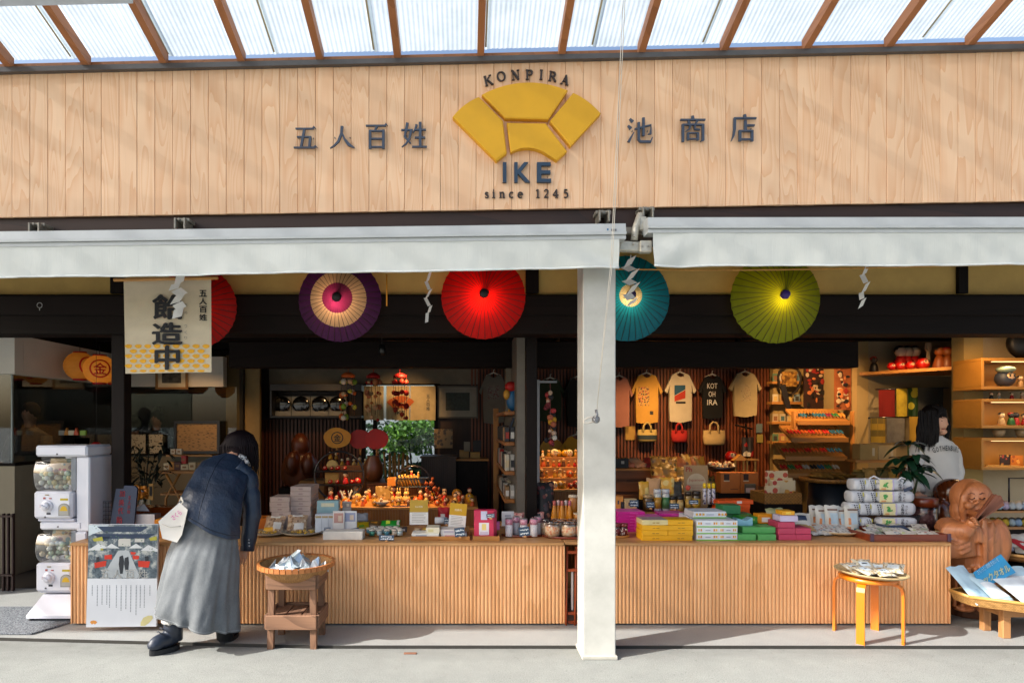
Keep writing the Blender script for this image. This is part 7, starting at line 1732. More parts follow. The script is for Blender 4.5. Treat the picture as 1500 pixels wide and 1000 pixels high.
# ------------------------------------------------------------------ inside the shop
RED = M('#b4120c',.35,0,.08,coat=.2); GOLD = M('#c88a1c',.4,0,.15); FACE = M('#d8b48c',.6); INKB = M('#141214',.6); LAC = M('#170e0c',.3,coat=.3)
def single(mb,name,mats,label,cat,base,group=None): return tag(rebase(mb.build(name,mats),base),label,cat,group)
def shirt(lab,cx,y0,y1,w,c,Y,prints=(),sl='#000000',sleeve=.36,group=None):
    t = thing('t_shirt',lab,'t-shirt',P(cx,y1,Y)); hw = w / 2
    def pts(k):
        b = hw * .70
        return [(cx - hw * .3,y0 + 3),(cx - hw * .55,y0 + 6),(cx - hw,y0 + (y1 - y0) * sleeve + 2),(cx - hw * .84,y0 + (y1 - y0) * sleeve + 6),(cx - b,y0 + (y1 - y0) * .28),(cx - b * 1.02,y0 + (y1 - y0) * .65),(cx - b * .96,y1),(cx,y1 + 2),(cx + b * .98,y1 - 1),(cx + b * 1.02,y0 + (y1 - y0) * .65),(cx + b,y0 + (y1 - y0) * .28),(cx + hw * .84,y0 + (y1 - y0) * sleeve + 6),(cx + hw,y0 + (y1 - y0) * sleeve + 2),(cx + hw * .55,y0 + 6),(cx + hw * .3,y0 + 3),(cx + hw * .16,y0 + 7),(cx,y0 + 8.5),(cx - hw * .16,y0 + 7)]
    pp = pts(0); n = len(pp); m = MB(); cc = P(cx,(y0 + y1) / 2,Y)
    m.prism([(XX(x,Y),ZZ(y,Y)) for x,y in pp],Y - .03,Y + .02)
    m.build('shirt',M(c,.9,0,.06,10,.5,14),t)
    m = MB(); m.tube([P(cx - hw * .5,y0 + 5.5,Y),P(cx,y0 + .5,Y),P(cx + hw * .5,y0 + 5.5,Y)],.012,6); m.tube([P(cx,y0 + .5,Y),P(cx,y0 - 3,Y),P(cx + 1.5,y0 - 4,Y)],.006,5); m.build('hanger',M('#c9c2b4',.5),t)
    for (a,b,c_,d,k) in prints:
        m = MB()
        if isinstance(k,str) and k.startswith('T'): m.text(k[1:],XX((a + c_) / 2,Y - .035),ZZ((b + d) / 2,Y - .035),L(c_ - a,Y - .035),L(d - b,Y - .035),Y - .033,0,.01); m.build('print_lettering',M('#cfccc4' if sum(col(c)) < .3 else '#2c2a28',.8),t)
        elif isinstance(k,list): m.add([P(x,y,Y - .033) for x,y in k],[tuple(range(len(k)))]); m.build('print',M(a,.8),t)
        else: m.box(XX(a,Y),XX(c_,Y),Y - .033,Y - .031,ZZ(d,Y),ZZ(b,Y)); m.build('print',k,t)
    return t
SYY = 8.6
shirt('dusty pink t-shirt half hidden by the white pillar',907,549,624,40,'#a06a5c',SYY)
shirt('yellow t-shirt with a red and black drawing hung on the slat wall',947,545,619,46,'#b78a3a',SYY,[(934,567,950,594,dots('#b78a3a',['#4a3a20','#a03a20','#2c2418'],40,.45)),(951,602,956,607,INKB)])
shirt('white t-shirt with a blue and red slanted picture',996,544,617,46,'#b9ae98',SYY,[('#1f4a66',0,0,0,[(988,564),(1004,564),(1004,570),(988,579)]),('#a8301c',0,0,0,[(988,580),(1004,571),(1004,583),(988,588)]),(989,588,1003,591,INKB)])
shirt('black t-shirt with pale broken lettering',1043,547,612,40,'#0d0d10',SYY,[(1036,561,1051,569,'TKOT'),(1038,573,1048,581,'TOH'),(1036,585,1051,593,'TIRA')])
shirt('cream t-shirt with a small grey sketch hung last on the slat wall',1091,543,609,47,'#b3a078',SYY,[(1084,563,1098,588,dots('#b3a078',['#8a7c60','#a88868'],40,.35))])
shirt('greyish t-shirt with a red print left of the grey partition',723,545,619,43,'#6d675e',SYY,[(714,565,731,584,dots('#6d675e',['#6a3430','#5a4440'],40,.45))])
shirt('dark green t-shirt behind the hanging doll string',806,552,616,44,'#27331f',SYY)
shirt('black and tan t-shirt against the edge of the pillar',847,550,624,46,'#15140f',SYY,[(846,564,853,596,dots('#15140f',['#5a5648'],40,.4))])
shirt('yellow folded-out t-shirt low beside the pillar',845,635,690,50,'#c08a24',8.3); shirt('yellow t-shirt low beside the doll string',808,640,690,44,'#bf9040',8.4)
def tote(lab,cx,y0,y1,w,c,Y,band=None):
    t = thing('tote_bag',lab,'tote bag',P(cx,y1,Y)); m = MB(); hw = w / 2; ym = y0 + (y1 - y0) * .35
    m.loft([(P(cx,y1,Y - .05),(L(hw * .8,Y),0,0),(0,.05,0)),(P(cx,y1 - 3,Y - .06),(L(hw * .92,Y),0,0),(0,.08,0)),(P(cx,(ym + y1) / 2,Y - .06),(L(hw,Y),0,0),(0,.07,0)),(P(cx,ym,Y - .05),(L(hw * .95,Y),0,0),(0,.03,0))],20); m.build('body',M(c,.9,0,.06,10,.3,40),t)
    if band: m = MB(); m.loft([(P(cx,y1 - 4,Y - .06),(L(hw * .96,Y),0,0),(0,.084,0)),(P(cx,(ym + y1) / 2 - 1,Y - .06),(L(hw * 1.01,Y),0,0),(0,.074,0))],20,cap=False); m.build('band',M(band,.9),t)
    for d in (-.03,.0):
        m = MB(); m.tube([P(cx - hw * .4,ym + 3,Y - .09 + d),P(cx - hw * .35,y0 + 4,Y - .07 + d),P(cx - hw * .1,y0,Y - .06 + d),P(cx + hw * .1,y0,Y - .06 + d),P(cx + hw * .35,y0 + 4,Y - .07 + d),P(cx + hw * .4,ym + 3,Y - .09 + d)],.014,6); m.build('handle',M(c if not band == '#1' else band,.9),t)
tote('cream tote bag with a dark wave band under the yellow shirt',948,619,647,29,'#b09a5c',8.65,'#27343a')
tote('small red and white bag with green handles',995,620,648,24,'#9c1c1a',8.65); tote('plain cream canvas tote bag under the black shirt',1046,618,652,33,'#c0a470',8.6)
for px,py,w,h,c,lab in ((923,634,14,20,'#a8843c','tan paper notice left of the cream tote'),(1112,627,9,13,'#5a6a70','small grey photo card on the slat wall'),(1113,642,9,12,'#8a7c3a','small olive card below the grey photo card')):
    m = MB(); m.box(XX(px - w / 2,8.74),XX(px + w / 2,8.74),8.735,8.74,ZZ(py + h / 2,8.74),ZZ(py - h / 2,8.74)); single(m,'wall_card',M(c,.7),lab,'card',P(px,py + h / 2,8.74))
t = thing('hanging_flag','narrow dark cloth with a red and white pattern hanging under the cream shirt','cloth',P(1094,668,8.6)); cloth(1086,1104,640,668,8.6,.01).build('cloth',dots('#1d1a1e',['#9a1c1a','#c0b8a8','#2a2428'],9,.55),t); m = MB(); m.tube([P(1077,622,8.6),P(1102,628,8.6)],.014,6); m.tube([P(1092,620,8.6),P(1094,640,8.6)],.014,6); m.build('branch',DARKV,t)
frame_pic('framed_print','pale framed landscape print right of the noren','framed print',641,565,700,612,8.74,M('#5c564c',.5),M('#2c3430',.6,0,.4,30),M('#8f8a80',.7),2,(653,575,688,601))
m = MB(); m.box(XX(636,8.5),XX(663,8.5),8.49,8.5,ZZ(656,8.5),ZZ(628,8.5)); single(m,'ink_drawing',dots('#8a6f48',['#4a4034','#5c4c38','#8a6f48'],22,.5),'tan sheet with an ink drawing below the framed print','drawing',P(650,656,8.5))
# dark slatted cabinet, with boxes
def slatbox(name,lab,cat,px0,px1,py0,z0,Y,d,mt,slats=True,top=None):
    x0,x1,z1 = XX(px0,Y),XX(px1,Y),ZZ(py0,Y); t = thing(name,lab,cat,((x0 + x1) / 2,Y + d / 2,z0))
    m = MB(); m.box(x0,x1,Y,Y + d,z0,z1 - .025); m.build('carcass',mt,t)
    if slats:
        m = MB(); x = x0
        while x < x1 - .01: m.box(x + .004,x + .02,Y - .012,Y - .0005,z0 + .02,z1 - .03); x += .027
        tag(m.build('slats',mt,t),kind='stuff')
    m = MB(); m.box(x0 - .015,x1 + .015,Y - .02,Y + d + .01,z1 - .0245,z1,.003); m.build('top',top or mt,t); return t
slatbox('slatted_cabinet','dark brown slatted cabinet right of the garden window','cabinet',617,668,668,0,7.6,.5,wood('#3a2414','#24160c',.5,2,12,.1))
slatbox('dark_shelf','dark open shelf in the shadow beside the slatted cabinet','shelf',668,714,672,0,7.7,.4,DARKV,False,SHELFW)
for i,(px,py,w,h,c) in enumerate(((680,671,14,12,'#8a6a34'),(696,671,14,9,'#a07c40'),(684,661,9,14,'#7a7264'),(699,661,12,16,'#15141a'))): carton('gift_box',('tan','ochre','grey','black')[i] + ' gift box on top of the dark open shelf','gift box',px,ZZ(py,7.8),7.8,L(w,7.8),.12,L(h,7.8),M(c,.6))
# souvenir table
slatbox('souvenir_table','slatted wooden table crowded with small lucky figures','table',470,698,742,0,5.95,.95,wood('#a8682c','#7c481c',.45,2,10,.08),True,SHELFW)
TZ = ZZ(742,5.95)
slatbox('slatted_counter','tall orange slatted counter behind the hoop stand','counter',496,552,681,0,7.3,.5,wood('#b06a2a','#8a4c1a',.45,2,10,.06))
slatbox('slatted_plinth','low slatted plinth behind the souvenir table','plinth',538,620,707,0,7.0,.6,wood('#7c4a22','#573014',.5,2,10,.06))
def rabbit(lab,px,Y,z,s,mt):
    b = Vector((XX(px,Y),Y,z)); m = MB(); m.ell(b + Vector((0,0,s * .30)),(s * .28,s * .24,s * .31),12,8); m.ell(b + Vector((0,-s * .05,s * .66)),(s * .19,s * .17,s * .16),10,7)
    for k in (-1,1): m.ell(b + Vector((k * s * .085,0,s * .9)),(s * .05,s * .04,s * .16),8,6)
    t = thing('rabbit_figure',lab,'figure',b,0,None); m.build('body',mt,t); m = MB()
    for k in (-1,1): m.ell(b + Vector((k * s * .07,-s * .21,s * .69)),s * .022,6,4); m.ell(b + Vector((k * s * .12,-s * .25,s * .15)),(s * .07,s * .06,s * .06),6,4)
    m.build('eyes_and_paws',INKB if k == 0 else M('#6a3414',.6),t)
for i,px in enumerate((572,584,595.5)): rabbit('golden rabbit figure, %s in the row on the souvenir table' % NTH[i],px,6.2,TZ,L(22,6.2),M('#d8b060',.5))
def daruma(lab,px,Y,z,r,mt=None,group=None,face=None):
    b = Vector((XX(px,Y),Y,z)); t = thing('daruma_doll',lab,'doll',b,0,group)
    m = MB(); m.ell(b + Vector((0,0,r * .95)),(r,r * .95,r * .95),14,9); m.build('body',mt or RED,t)
    m = MB(); m.ell(b + Vector((0,-r * .5,r * 1.12)),(r * .56,r * .5,r * .5),12,7); m.build('face',face or FACE,t)
    m = MB()
    for k in (-1,1): m.ell(b + Vector((k * r * .24,-r * .95,r * 1.22)),(r * .11,r * .06,r * .11),8,5); m.obox(b + Vector((k * r * .24,-r * .92,r * 1.44)),(r * .28,r * .1,r * .07),roty(k * .3))
    m.build('eyes_and_brows',INKB,t)
def dolly(lab,px,Y,z,h,c1,c2,cat='figure',name='small_figure',group=None):
    b = Vector((XX(px,Y),Y,z)); t = thing(name,lab,cat,b,0,group)
    m = MB(); m.lathe([(h * .24,0),(h * .26,h * .06),(h * .19,h * .38),(h * .11,h * .58),(0,h * .6)],b,12); m.build('body',M(c1,.5,0,.15),t)
    m = MB(); m.ell(b + Vector((0,-h * .02,h * .72)),(h * .2,h * .19,h * .2),10,7); m.build('head',M(c2,.55),t)
    m = MB(); m.ell(b + Vector((0,h * .03,h * .8)),(h * .205,h * .19,h * .16),10,6); m.build('hair',INKB if sum(col(c1)) > .2 else M('#8a2014',.6),t)
q = random.Random(21)
PAL = ('#c8941c','#b4180c','#d8b060','#c0541c','#8a2418','#d8c8a0','#a87414','#5c3418')
PN = ('golden','red','pale yellow','orange','dark red','cream','amber','brown')
ROWS = ['front','second','third','back']
for r_ in range(4):
    n_ = 17 if r_ < 2 else 12
    for i in range(n_):
        px = 474 + (698 - 474) * (i + .5) / n_ + q.uniform(-3,3); Y = 6.02 + r_ * .2; k = q.randrange(8); h = L(q.uniform(9,15) + r_ * 2,Y)
        if 566 < px < 604 and r_ in (1,2) or (600 < px < 628 and r_ == 0 and False): continue
        ordn = '%s along its %s row' % (NTH[i % 16] if i < 16 else 'last',ROWS[r_])
        if q.random() < .3: daruma('small %s round doll on the souvenir table, %s' % (PN[k],ordn),px,Y,TZ,h * .42,M(PAL[k],.4),'small dolls on the souvenir table')
        else: dolly('small %s figure on the souvenir table, %s' % (PN[k],ordn),px,Y,TZ,h,PAL[k],'#d8b48c',group='small dolls on the souvenir table')
carton('small_plaque','cream printed card standing left of the golden rabbits','card',561,TZ,6.15,L(22,6.15),.02,L(26,6.15),dots('#c0923c',['#8a5c1c','#d8b060'],30,.45))
m = MB(); m.lathe([(.02,0),(.05,.02),(.075,.05),(.07,.05),(.045,.025),(0,.015)],(0,0,0),18); o = m.build('small_bowl',M('#b0a090',.3,coat=.4)); o.location = (XX(560,6.0),6.0,TZ); tag(o,'small grey bowl at the front of the souvenir table','bowl')
m = MB(); m.obox(P(588,742.5,5.99),(L(26,6),.04,.03)); single(m,'purple_box',M('#2c2048',.5),'long flat purple box at the front edge of the souvenir table','box',P(588,745,5.99))
t = thing('antler_stand','white forked deer antler ornament on the souvenir table','ornament',P(507,740,6.05)); m = MB()
for s in (-1,1): m.tube([P(507 + s * 1,735,6.05),P(507 + s * 5,727,6.05),P(507 + s * 8,717,6.05)],[.012,.01,.004],6); m.tube([P(507 + s * 5,727,6.05),P(507 + s * 3,718,6.05)],[.008,.003],5); m.tube([P(507 + s * 6.5,722,6.05),P(507 + s * 10,719,6.05)],[.006,.003],5)
m.build('antlers',M('#c9c0ae',.5),t); m = MB(); m.ell(P(507,737,6.05),(.05,.05,.06),10,7); m.build('base',GOLD,t)
t = thing('autumn_twig','thin twig with orange leaves at the end of the souvenir table','twig',P(648,742,6.2)); m = MB(); m.tube([P(640,742,6.2),P(632,715,6.2),P(628,702,6.2)],.006,5); m.tube([P(636,728,6.2),P(645,712,6.2),P(640,706,6.2)],.005,5); m.build('stem',DARKV,t); m = MB()
for i in range(26): p = P(q.uniform(622,640) if i < 13 else q.uniform(634,650),q.uniform(700,740),6.2 + q.uniform(-.05,.05)); m.ell(p,(.03,.012,.022),6,4,rotz(q.random() * 3))
tag(m.build('leaves',M('#a85428',.6,0,.3),t),kind='stuff')
def hoop(lab,px,py,rp,Y,lv):
    t = thing('hoop_stand',lab,'display stand',P(px,py + rp + 6,Y)); c = P(px,py,Y); r = L(rp,Y); m = MB(); m.tube([c + Vector((r * math.cos(a),0,r * math.sin(a))) for a in [2 * PI * i / 40 for i in range(41)]],.012,8,False); m.build('hoop',LAC,t)
    for y_ in lv:
        h = abs(y_ - py); w = math.sqrt(max(rp * rp - h * h,9)) * Y / F; m = MB(); m.box(c.x - w,c.x + w,Y - .06,Y + .06,ZZ(y_,Y) - .012,ZZ(y_,Y),.003); m.build('shelf',LAC,t)
    m = MB(); m.box(c.x - r * .5,c.x + r * .5,Y - .08,Y + .08,TZ - .001,ZZ(py + rp - 1,Y)); m.build('foot',LAC,t)
hoop('large dark hoop stand with two shelves of red lucky figures',497,697,36,6.5,(689,709)); hoop('smaller dark hoop stand with a basket and bamboo pieces',606,707,25,6.5,(699,712))
for i,(px,y_,r) in enumerate(((476,688,3.4),(486,688,3.2),(495,688,3.4),(505,688,3),(484,708,3.4),(494,708,3),(516,708,3.4),(524,708,5))): daruma('tiny red doll on the large hoop stand, %s of its %s shelf' % (NTH[i % 4],'upper' if i < 4 else 'lower'),px,6.48,ZZ(y_,6.5),L(r,6.48))
dolly('tall red figure on the lower shelf of the large hoop stand',506,6.48,ZZ(708,6.5),L(18,6.5),'#b4120c','#d8a878'); carton('cream_card','cream card on the lower shelf of the large hoop stand','card',486,ZZ(708,6.5),6.54,L(20,6.5),.01,L(16,6.5),M('#c08c3c',.6)); m = MB(); m.ell(P(487,681,6.53),(L(9,6.5),.02,L(8,6.5)),16,6); single(m,'round_plaque',M('#d0a860',.6),'round cream plaque on the upper shelf of the large hoop stand','plaque',P(487,689,6.53))
dolly('orange seated figure on the smaller hoop stand',603,6.48,ZZ(698,6.5),L(11,6.5),'#a8341c','#d8a878'); dolly('yellow figure on the smaller hoop stand',613,6.48,ZZ(698,6.5),L(9,6.5),'#c88a1c','#d8b48c')
carton('orange_card_box','orange box with a paper sleeve inside the smaller hoop stand','box',583,ZZ(712,6.5),6.55,L(32,6.5),.1,L(12,6.5),M('#b4701c',.5),None,0,[(.1,.7,.5,.3,M('#c8a468',.6))])
for i in range(7): m = MB(); a = -.6 + .2 * i; m.tube([P(590 + 4.4 * i,712,6.46),P(590 + 4.4 * i - 6,696 - (i % 3),6.46)],.011,6); single(m,'bamboo_piece',M('#c08a30',.5),'slanted bamboo piece on the smaller hoop stand, %s of seven' % NTH[i],'bamboo piece',P(590 + 4.4 * i,712,6.46),'slanted bamboo pieces')
# round fans and bundle behind
def uchiwa(lab,px,py,rx,rz,Y,c,mark=None):
    t = thing('round_fan',lab,'fan',P(px,py + rz + 6,Y)); c0 = P(px,py,Y); m = MB(); n = 26; pts = [(c0.x + L(rx,Y) * math.cos(a) * (1 + .03 * math.sin(5 * a)),c0.z + L(rz,Y) * math.sin(a) * (1 + .04 * math.cos(3 * a))) for a in [2 * PI * i / n for i in range(n)]]
    m.prism(pts,Y,Y + .012); m.build('leaf',M(c,.6,0,.12,8),t); m = MB(); m.tube([P(px,py + rz - 1,Y + .006),P(px,py + rz + 9,Y + .006)],.012,6); m.build('handle',SHELFV,t)
    if mark:
        m = MB(); n = 24; rr = L(9,Y); ring = [(c0.x + rr * k * math.cos(2 * PI * i / n),Y - .002,c0.z + rr * k * math.sin(2 * PI * i / n)) for k in (.84,1) for i in range(n)]; m.add(ring,[(i,(i + 1) % n,n + (i + 1) % n,n + i) for i in range(n)]); m.text('金',c0.x,c0.z,rr * 1.15,rr * 1.15,Y - .002,0,.02); m.build('crest',INKB,t)
uchiwa('yellow round fan with a black circled crest',494,641,20,15,6.9,'#c8861c',True); uchiwa('red round fan nearest the yellow crested fan',528,643,17,14,6.95,'#96100c'); uchiwa('larger red round fan in front of the garden view',552,643,17,15,6.9,'#a8100c')
q = random.Random(31)
for i in range(9): k = q.randrange(8); dolly('small %s figure on the tall slatted counter, %s in its row' % (PN[k],NTH[i]),484 + i * 8.6,7.35,ZZ(681,7.35) if i > 1 and i < 8 else ZZ(672,7.35),L(q.uniform(10,15),7.4),PAL[k],'#d8c8a8',group='small figures on the slatted counter')
for i in range(10): m = MB(); m.tube([P(566 + 3.6 * i,706,7.2),P(565 + 3.8 * i + q.uniform(-3,3),664 + q.uniform(-3,4),7.2)],.014,5); single(m,'bamboo_stick',M('#7a5a24',.6,0,.2),'upright bamboo stick in the bundle before the window, %s of ten' % NTH[i],'stick',P(566 + 3.6 * i,706,7.2),'upright bamboo sticks before the window')
m = MB(); m.lathe([(.06,0),(.11,.08),(.12,.2),(.07,.3),(.08,.32)],P(547,707,7.25),16); single(m,'clay_vase',M('#7a4420',.4,coat=.2),'brown clay vase behind the smaller hoop stand','vase',P(547,707,7.25))
t = thing('sunken_bench','dark bench with a tan cushion behind the pale carton stacks','bench',P(460,720,6.9)); m = MB(); m.box(XX(440,6.9),XX(480,6.9),6.8,7.2,.3,ZZ(703,6.9),.02); m.build('cushion',M('#7a5224',.8),t); m = MB(); m.box(XX(436,6.9),XX(484,6.9),6.78,7.22,0,.299); m.build('base',DARKW,t)
# hanging doll mobiles
def mobile(lab,px,y0,y1,Y,cols,seed):
    t = thing('doll_mobile',lab,'hanging mobile',P(px,y1,Y)); q = random.Random(seed); c = P(px,y0,Y); r = L(10,Y)
    m = MB(); m.lathe([(r * .4,.03),(r,0),(r,-.03),(r * .9,-.03)],c,18); m.tube([c + Vector((0,0,.03)),c + Vector((0,0,.30))],.004,5); m.build('ring',M(cols[0],.6),t); m = MB()
    for j in range(6):
        a = 2 * PI * j / 6 + seed; x,y = c.x + r * .95 * math.cos(a),c.y + r * .95 * math.sin(a); ln = L((y1 - y0) * q.uniform(.72,1),Y)
        m.tube([(x,y,c.z - .03),(x,y,c.z - ln)],.003,4); k = 0; z = .08
        while z < ln:
            b = MB(); s = q.uniform(.7,1.3) * .026; b.ell((x,y,c.z - z),(s,s,s * q.uniform(.8,1.2)),9,6); b.build('ball',M(q.choice(cols),.6),t); z += q.uniform(.10,.17)
    m.build('threads',M('#5a3420',.7),t)
mobile('hanging mobile of orange and green cloth balls nearest the camera',510,549,622,6.9,('#c05a1c','#a8a83c','#c8a078','#c8c0b0','#7a9a34'),1); mobile('hanging mobile of red and tan cloth balls in the middle',547,550,620,7.3,('#a81814','#c07a4c','#c8a078','#b8704c'),2); mobile('hanging mobile of red cloth balls before the noren',586,550,618,7.7,('#96120e','#a83424','#8a1812'),3)
# grey partition and corner shelf
bbox('partition_panel',XX(757,5.55),XX(770.5,5.55),5.55,7.3,0,ZZ(487,5.55),M('#6d665c',.7)); bbox('partition_board',XX(741,6.2),XX(757,6.2),6.2,6.24,1.6,ZZ(515,6.2),M('#7a7264',.8))
bbox('thin_post',XX(786.5,5.5),XX(790.5,5.5),5.5,5.53,0,ZZ(556,5.5),M('#77787c',.5)); bbox('post_arm',XX(790.6,5.5),XX(816,5.5),5.505,5.52,ZZ(560.5,5.5),ZZ(557.5,5.5),M('#77787c',.5))
cs = thing('corner_shelf','wooden corner shelf of tins and books against the grey partition','shelf',P(740,745,6.2)); sx0,sx1 = .373,XX(756.5,5.55) - .003
m = MB(); m.box(sx0 - .03,sx0 + .03,7.2,7.26,0,ZZ(598,7.2),.003); m.build('upright',SHELFV,cs)
LV = [ZZ(p,5.7) for p in (602,647,690,731)]
for z in LV: m = MB(); m.box(sx0,sx1,5.7,7.18,z - .035,z,.003); m.build('shelf_board',wood('#a86a2c','#7c481c',.5,1,12,.08),cs)
q = random.Random(41)
for r_,z in enumerate(LV[1:]):
    for i in range(7):
        Y = 5.74 + i * .2; w = sx1 - sx0; h = (.15,.17,.13)[r_]
        for j in range(2):
            c = (('#15161a','#1a1c22','#b08a5c','#24242a'),('#a8a49c','#9c1c18','#c0b8a4','#24242a'),('#b4a88c','#15161a','#8a6a44','#a8a49c'))[r_][q.randrange(4)]
            m = MB(); x0 = sx0 + .01 + j * w * .5; m.box(x0,x0 + w * .42,Y,Y + .13,z + .001,z + h * q.uniform(.85,1.0),.004); ms = [M(c,.4)]; m.mat(1); m.box(x0 + .004,x0 + w * .42 - .004,Y - .0015,Y - .0003,z + h * .2,z + h * .6); ms.append(M(q.choice(('#c8b48c','#a83420','#d0ccc4','#1a1a20')),.5))
            single(m,'tea_tin',ms,'small tin on the corner shelf, %s board, %s column, %s from the front' % (('upper','middle','lower')[r_],('outer','inner')[j],NTH[i]),'tin',(x0,Y,z),'small tins on the corner shelf')
m = MB(); b = Vector((.45,5.85,LV[0])); t = thing('bird_toy','red capped toy figure with a blue body on top of the corner shelf','toy',b)
m.ell(b + Vector((.01,0,.11)),(.06,.055,.11),12,8); m.build('body',M('#1b5a86',.5),t); m = MB(); m.ell(b + Vector((-.005,-.01,.235)),(.06,.055,.05),12,8); m.build('cap',M('#a8140c',.6),t); m = MB(); m.ell(b + Vector((-.045,-.02,.16)),(.035,.04,.05),10,6); m.build('face',M('#c08a2c',.6),t); m = MB(); m.tube([b + Vector((-.02,0,0)),b + Vector((-.01,0,.05))],.012,6); m.tube([b + Vector((.03,0,0)),b + Vector((.02,0,.05))],.012,6); m.build('legs',GOLD,t)
for i in range(3): m = MB(); m.obox((.43 + .02 * i,5.86 + .03 * i,LV[1] + .12),(.014,.16,.22),rotx(0) @ roty(.35 + .1 * i)); single(m,'book',M(('#1c2a3c','#8a7a5c','#b0aca4')[i],.6),'%s book leaning on the top inside board of the corner shelf' % ('dark blue','tan','pale grey')[i],'book',(.43 + .02 * i,5.86,LV[1]))
# doll string and doll table between the partition and the pillar
t = thing('doll_string','string of small cloth dolls hanging from a grey arm beside the partition','hanging dolls',P(806,655,5.6)); q = random.Random(51); m = MB(); m.tube([P(806,559,5.515),P(806,655,5.515)],.003,4); m.build('string',M('#8a4a4c',.7),t)
for i in range(24): m = MB(); s = q.uniform(.017,.03); m.ell(P(806 + q.uniform(-7,7),575 + i * 3.3,5.52 + q.uniform(-.03,.03)),(s,s * .8,s * q.uniform(.8,1.2)),9,6); m.build('cloth_doll',M(q.choice(('#a85a3c','#c0a088','#15141a','#a83434','#c08a1c','#c8c0b4','#6a1c24')),.7),t)
slatbox('doll_table','slatted wooden table of yellow and red dolls beside the pillar','table',793,868,716,0,6.3,.8,wood('#a8682c','#7c481c',.45,2,10,.08),True,SHELFW); DZ = ZZ(716,6.3)
for r_ in range(4):
    for i in range(8):
        px = 795 + i * 8 + q.uniform(-2,2); k = q.randrange(8); Y = 6.36 + .18 * r_; h = L(q.uniform(10,15),Y); o = '%s in the %s row' % (NTH[i],ROWS[r_]); z = DZ + (.10 * r_)
        if q.random() < .35: daruma('%s round doll on the doll table, %s' % (PN[k],o),px,Y,z,h * .45,M(PAL[k],.4),'dolls on the doll table')
        else: dolly('%s upright doll on the doll table, %s' % (PN[k],o),px,Y,z,h,PAL[k],'#d8a868',group='dolls on the doll table')
for r_ in (1,2,3): m = MB(); m.box(XX(794,6.36),XX(866,6.36),6.27 + .18 * r_,6.45 + .18 * r_ - .002,DZ,DZ + .10 * r_ - .001); single(m,'step_shelf',SHELFW,'%s step of the stepped stand on the doll table' % ('lowest','middle','highest')[r_ - 1],'step',(XX(830,6.36),6.36 + .18 * r_,DZ))
# right hand side: drawers, packets, card and bags
slatbox('drawer_chest','brown drawer chest right of the pillar with cloths on top','drawer chest',868,962,686,0,7.0,.6,wood('#6a3c1c','#4a2812',.5,0,12,.08),False,SHELFW)
for k in range(3): bbox('drawer_front',XX(870,7.0),XX(960,7.0),6.985,6.998,ZZ(702 + 18 * k,7),ZZ(688 + 18 * k,7),wood('#74441f','#512e14',.5,0,12,.1),.004)
q = random.Random(61)
for i,(px,c,lab) in enumerate(((915,'#c08438','yellow'),(930,'#b8745c','salmon'),(942,'#c09070','peach'),(955,'#9c3430','red'))): pouch('folded_scarf',lab + ' folded scarf lying on the brown drawer chest','scarf',P(px,685,7.1),L(24,7),L(26,7),.07,[M(c,.85,0,.12,16,.3,40)],1.0,q.uniform(-.8,.8),i)
carton('black_box','black box with a small white mark on the drawer chest','box',910,ZZ(685,7.05),7.02,L(22,7),.1,L(14,7),BLACK,None,0,[(.1,.6,.2,.3,M('#a8a49c',.6))])
slatbox('goods_table','long dark goods table in front of the slat wall','table',958,1160,722,0,6.5,1.2,wood('#5c3418','#3c200e',.5,0,12,.08),False); GZ = ZZ(722,6.5)
BR = [dots('#9a7434',['#6a4a1c','#b89048','#3c4a34'],22,.5,.35),dots('#a8803c',['#c8a860','#5c3c1c'],18,.45,.35),M('#7a6024',.4,0,.25),M('#8a4c1c',.5,0,.2)]
for i in range(22): r_ = i % 3; pouch('snack_packet','brown and gold snack packet on the goods table, %s of its %s row' % (NTH[i // 3],ROWS[r_]),'snack packet',P(966 + (i // 3) * 10.5 + q.uniform(-3,3),722 - 16 * r_,6.6 + .22 * r_),L(20,6.7),L(q.uniform(20,28),6.7),.07,[BR[q.randrange(4)],M('#c8b890',.5)],.25,q.uniform(-.4,.4),100 + i,'brown and gold snack packets',[(.5,.45,.5,.3,1)] if i % 3 == 0 else None)
t = thing('poster_card','beige upright card with a white oval and red writing among the snacks','notice card',P(1020,740,5.7)); x0,x1 = XX(1002,5.7),XX(1037,5.7); m = MB(); m.box(x0,x1,5.7,5.705,ZZ(742,5.7),ZZ(681,5.7)); m.build('card',M('#a8845c',.7),t); c = P(1020,707,5.698); m = MB(); n = 24; m.add([(c.x + L(14,5.7) * math.cos(a),5.6985,c.z + L(14,5.7) * math.sin(a)) for a in [2 * PI * i / n for i in range(n)]],[tuple(range(n))]); m.build('pale_oval',M('#c0a888',.7),t)
m = MB(); m.text('Japanese',c.x,ZZ(703,5.7),L(22,5.7),L(5,5.7),5.6975); m.text('Ph',XX(1009,5.7),ZZ(687,5.7),L(9,5.7),L(7,5.7),5.6975,0,.02)
for k in range(4): m.box(c.x - L(9 - k,5.7),c.x + L(9 - 2 * (k % 2),5.7),5.697,5.698,ZZ(709.5 + 2.6 * k,5.7) - .003,ZZ(709.5 + 2.6 * k,5.7))
m.build('red_writing',M('#a03c28',.7),t); m = MB(); m.box(x0,x1,5.72,5.9,CT + .001,ZZ(742,5.7) - .001); single(m,'card_block',SHELFW,'wooden block under the beige upright card','block',(c.x,5.8,CT))
